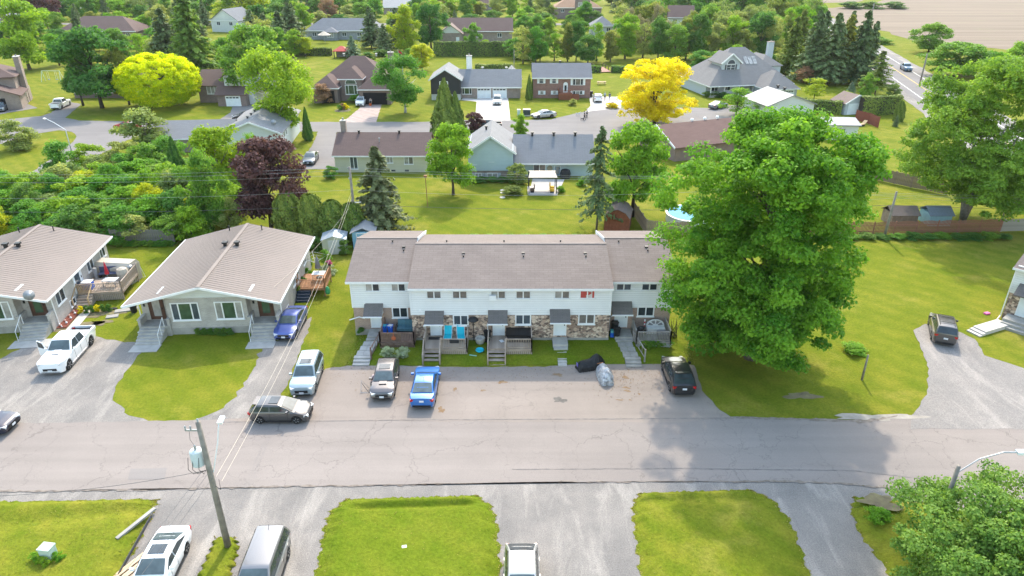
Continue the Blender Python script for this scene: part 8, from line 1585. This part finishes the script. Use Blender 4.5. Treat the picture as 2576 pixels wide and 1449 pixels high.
# person reclining against the dark wagon
xw_, yw_ = G(940,985); J = dict(pelvis=(0,0,.50),waist=(.06,.11,.60),chest=(.12,.30,.78),neck=(.17,.42,.92),head0=(.2,.46,.98),head=(.22,.48,1.04),crown=(.25,.51,1.11),shL=(.30,.26,.86),shR=(-.05,.38,.84),elL=(.42,.08,.72),elR=(-.18,.2,.66),wrL=(.40,-.10,.62),wrR=(-.22,-.02,.60),hipL=(.10,-.02,.46),hipR=(-.10,.02,.46),knL=(.16,-.42,.5),knR=(-.06,-.42,.5),anL=(.22,-.66,.14),anR=(.0,-.68,.14),toL=(.24,-.82,.05),toR=(.02,-.84,.05))
person('person in plaid shirt and jeans sitting in a folding chair by the dark wagon', (xw_+.0, yw_+.5, .03), R(8), J, PLAID, JEANS, HAIRB, 1.05)
t = thing('folding_chair','metal folding chair under the sitting person by the dark wagon','chair',(xw_-.02, yw_+.5, .03), R(8)); MB().box(-.26,.26,-.24,.24,.37,.41).obj('seat', DARKC, t); MB().obox((.06,.3,.62),(.5,.03,.4),0,0,-.35).obj('backrest', DARKC, t)
for a in (-.27,.27): MB().tube([(a,-.26,0),(a,.3,.62),(a,.36,.85)],.016,5).obj('leg', GREYM, t); MB().tube([(a,.3,0),(a,-.22,.4)],.016,5).obj('leg', GREYM, t)
t = thing('work_stand','low metal frame standing beside the folding chair','stand',(xw_-.62, yw_+.1, .03)); MB().tube([(-.3,-.3,0),(-.3,.2,.75),(.3,.2,.05)],.018,5).obj('frame', GREYM, t); MB().tube([(.3,-.3,0),(-.3,-.3,.02)],.018,5).obj('foot', GREYM, t); MB().tube([(.3,-.3,0),(-.28,.15,.6)],.018,5).obj('brace', BLKP, t)
def dog(label, px, py, rz, m, s=1.0):
    t = thing('dog', label, 'dog', G(px,py)+(0,), R(rz)); t.scale = (s,)*3
    V = [(0,.28,.46),(0,0,.44),(0,-.26,.47),(0,-.40,.60),(0,-.48,.66),(0,-.62,.63),(0,.36,.52),(0,.50,.66)]; Rd = [.10,.09,.12,.07,.075,.035,.03,.015]; E_ = [(0,1),(1,2),(2,3),(3,4),(4,5),(0,6),(6,7)]
    for k in (-1,1):
        b = len(V); V += [(k*.08,-.26,.36),(k*.08,-.25,.2),(k*.08,-.27,.03)]; Rd += [.05,.03,.028]; E_ += [(2,b),(b,b+1),(b+1,b+2)]
        b = len(V); V += [(k*.08,.26,.36),(k*.08,.20,.24),(k*.08,.32,.15),(k*.08,.29,.03)]; Rd += [.06,.045,.026,.028]; E_ += [(0,b),(b,b+1),(b+1,b+2),(b+2,b+3)]
    link('body', skin_mesh('dog_body', V, E_, Rd, m, 1), t)
    for k in (-1,1): MB().tube([(k*.05,-.46,.71),(k*.07,-.44,.80)],[.03,.008],5).obj('ear', m, t)
dog('small black dog on the turning circle beside the walkers', 1464, 303, 60, DARKC, .8); dog('white dog on the grass verge near the walkers', 1454, 291, 100, PALEC, 1.0)
# ================================================================== thin summer haze
hz = MB().box(-900,900,-40,1500,-1.0,36).obj('haze', None)
m = bpy.data.materials.new('haze_air'); m.use_nodes = True; n = m.node_tree.nodes; n.clear(); out = n.new('ShaderNodeOutputMaterial'); pv = n.new('ShaderNodeVolumePrincipled')
pv.inputs['Color'].default_value = (.93,.95,1,1); pv.inputs['Density'].default_value = .00006; pv.inputs['Anisotropy'].default_value = .2
m.node_tree.links.new(pv.outputs[0], out.inputs['Volume']); hz.data.materials.append(m); tag(hz, 'thin pale summer haze in the air', 'haze', kind='stuff')
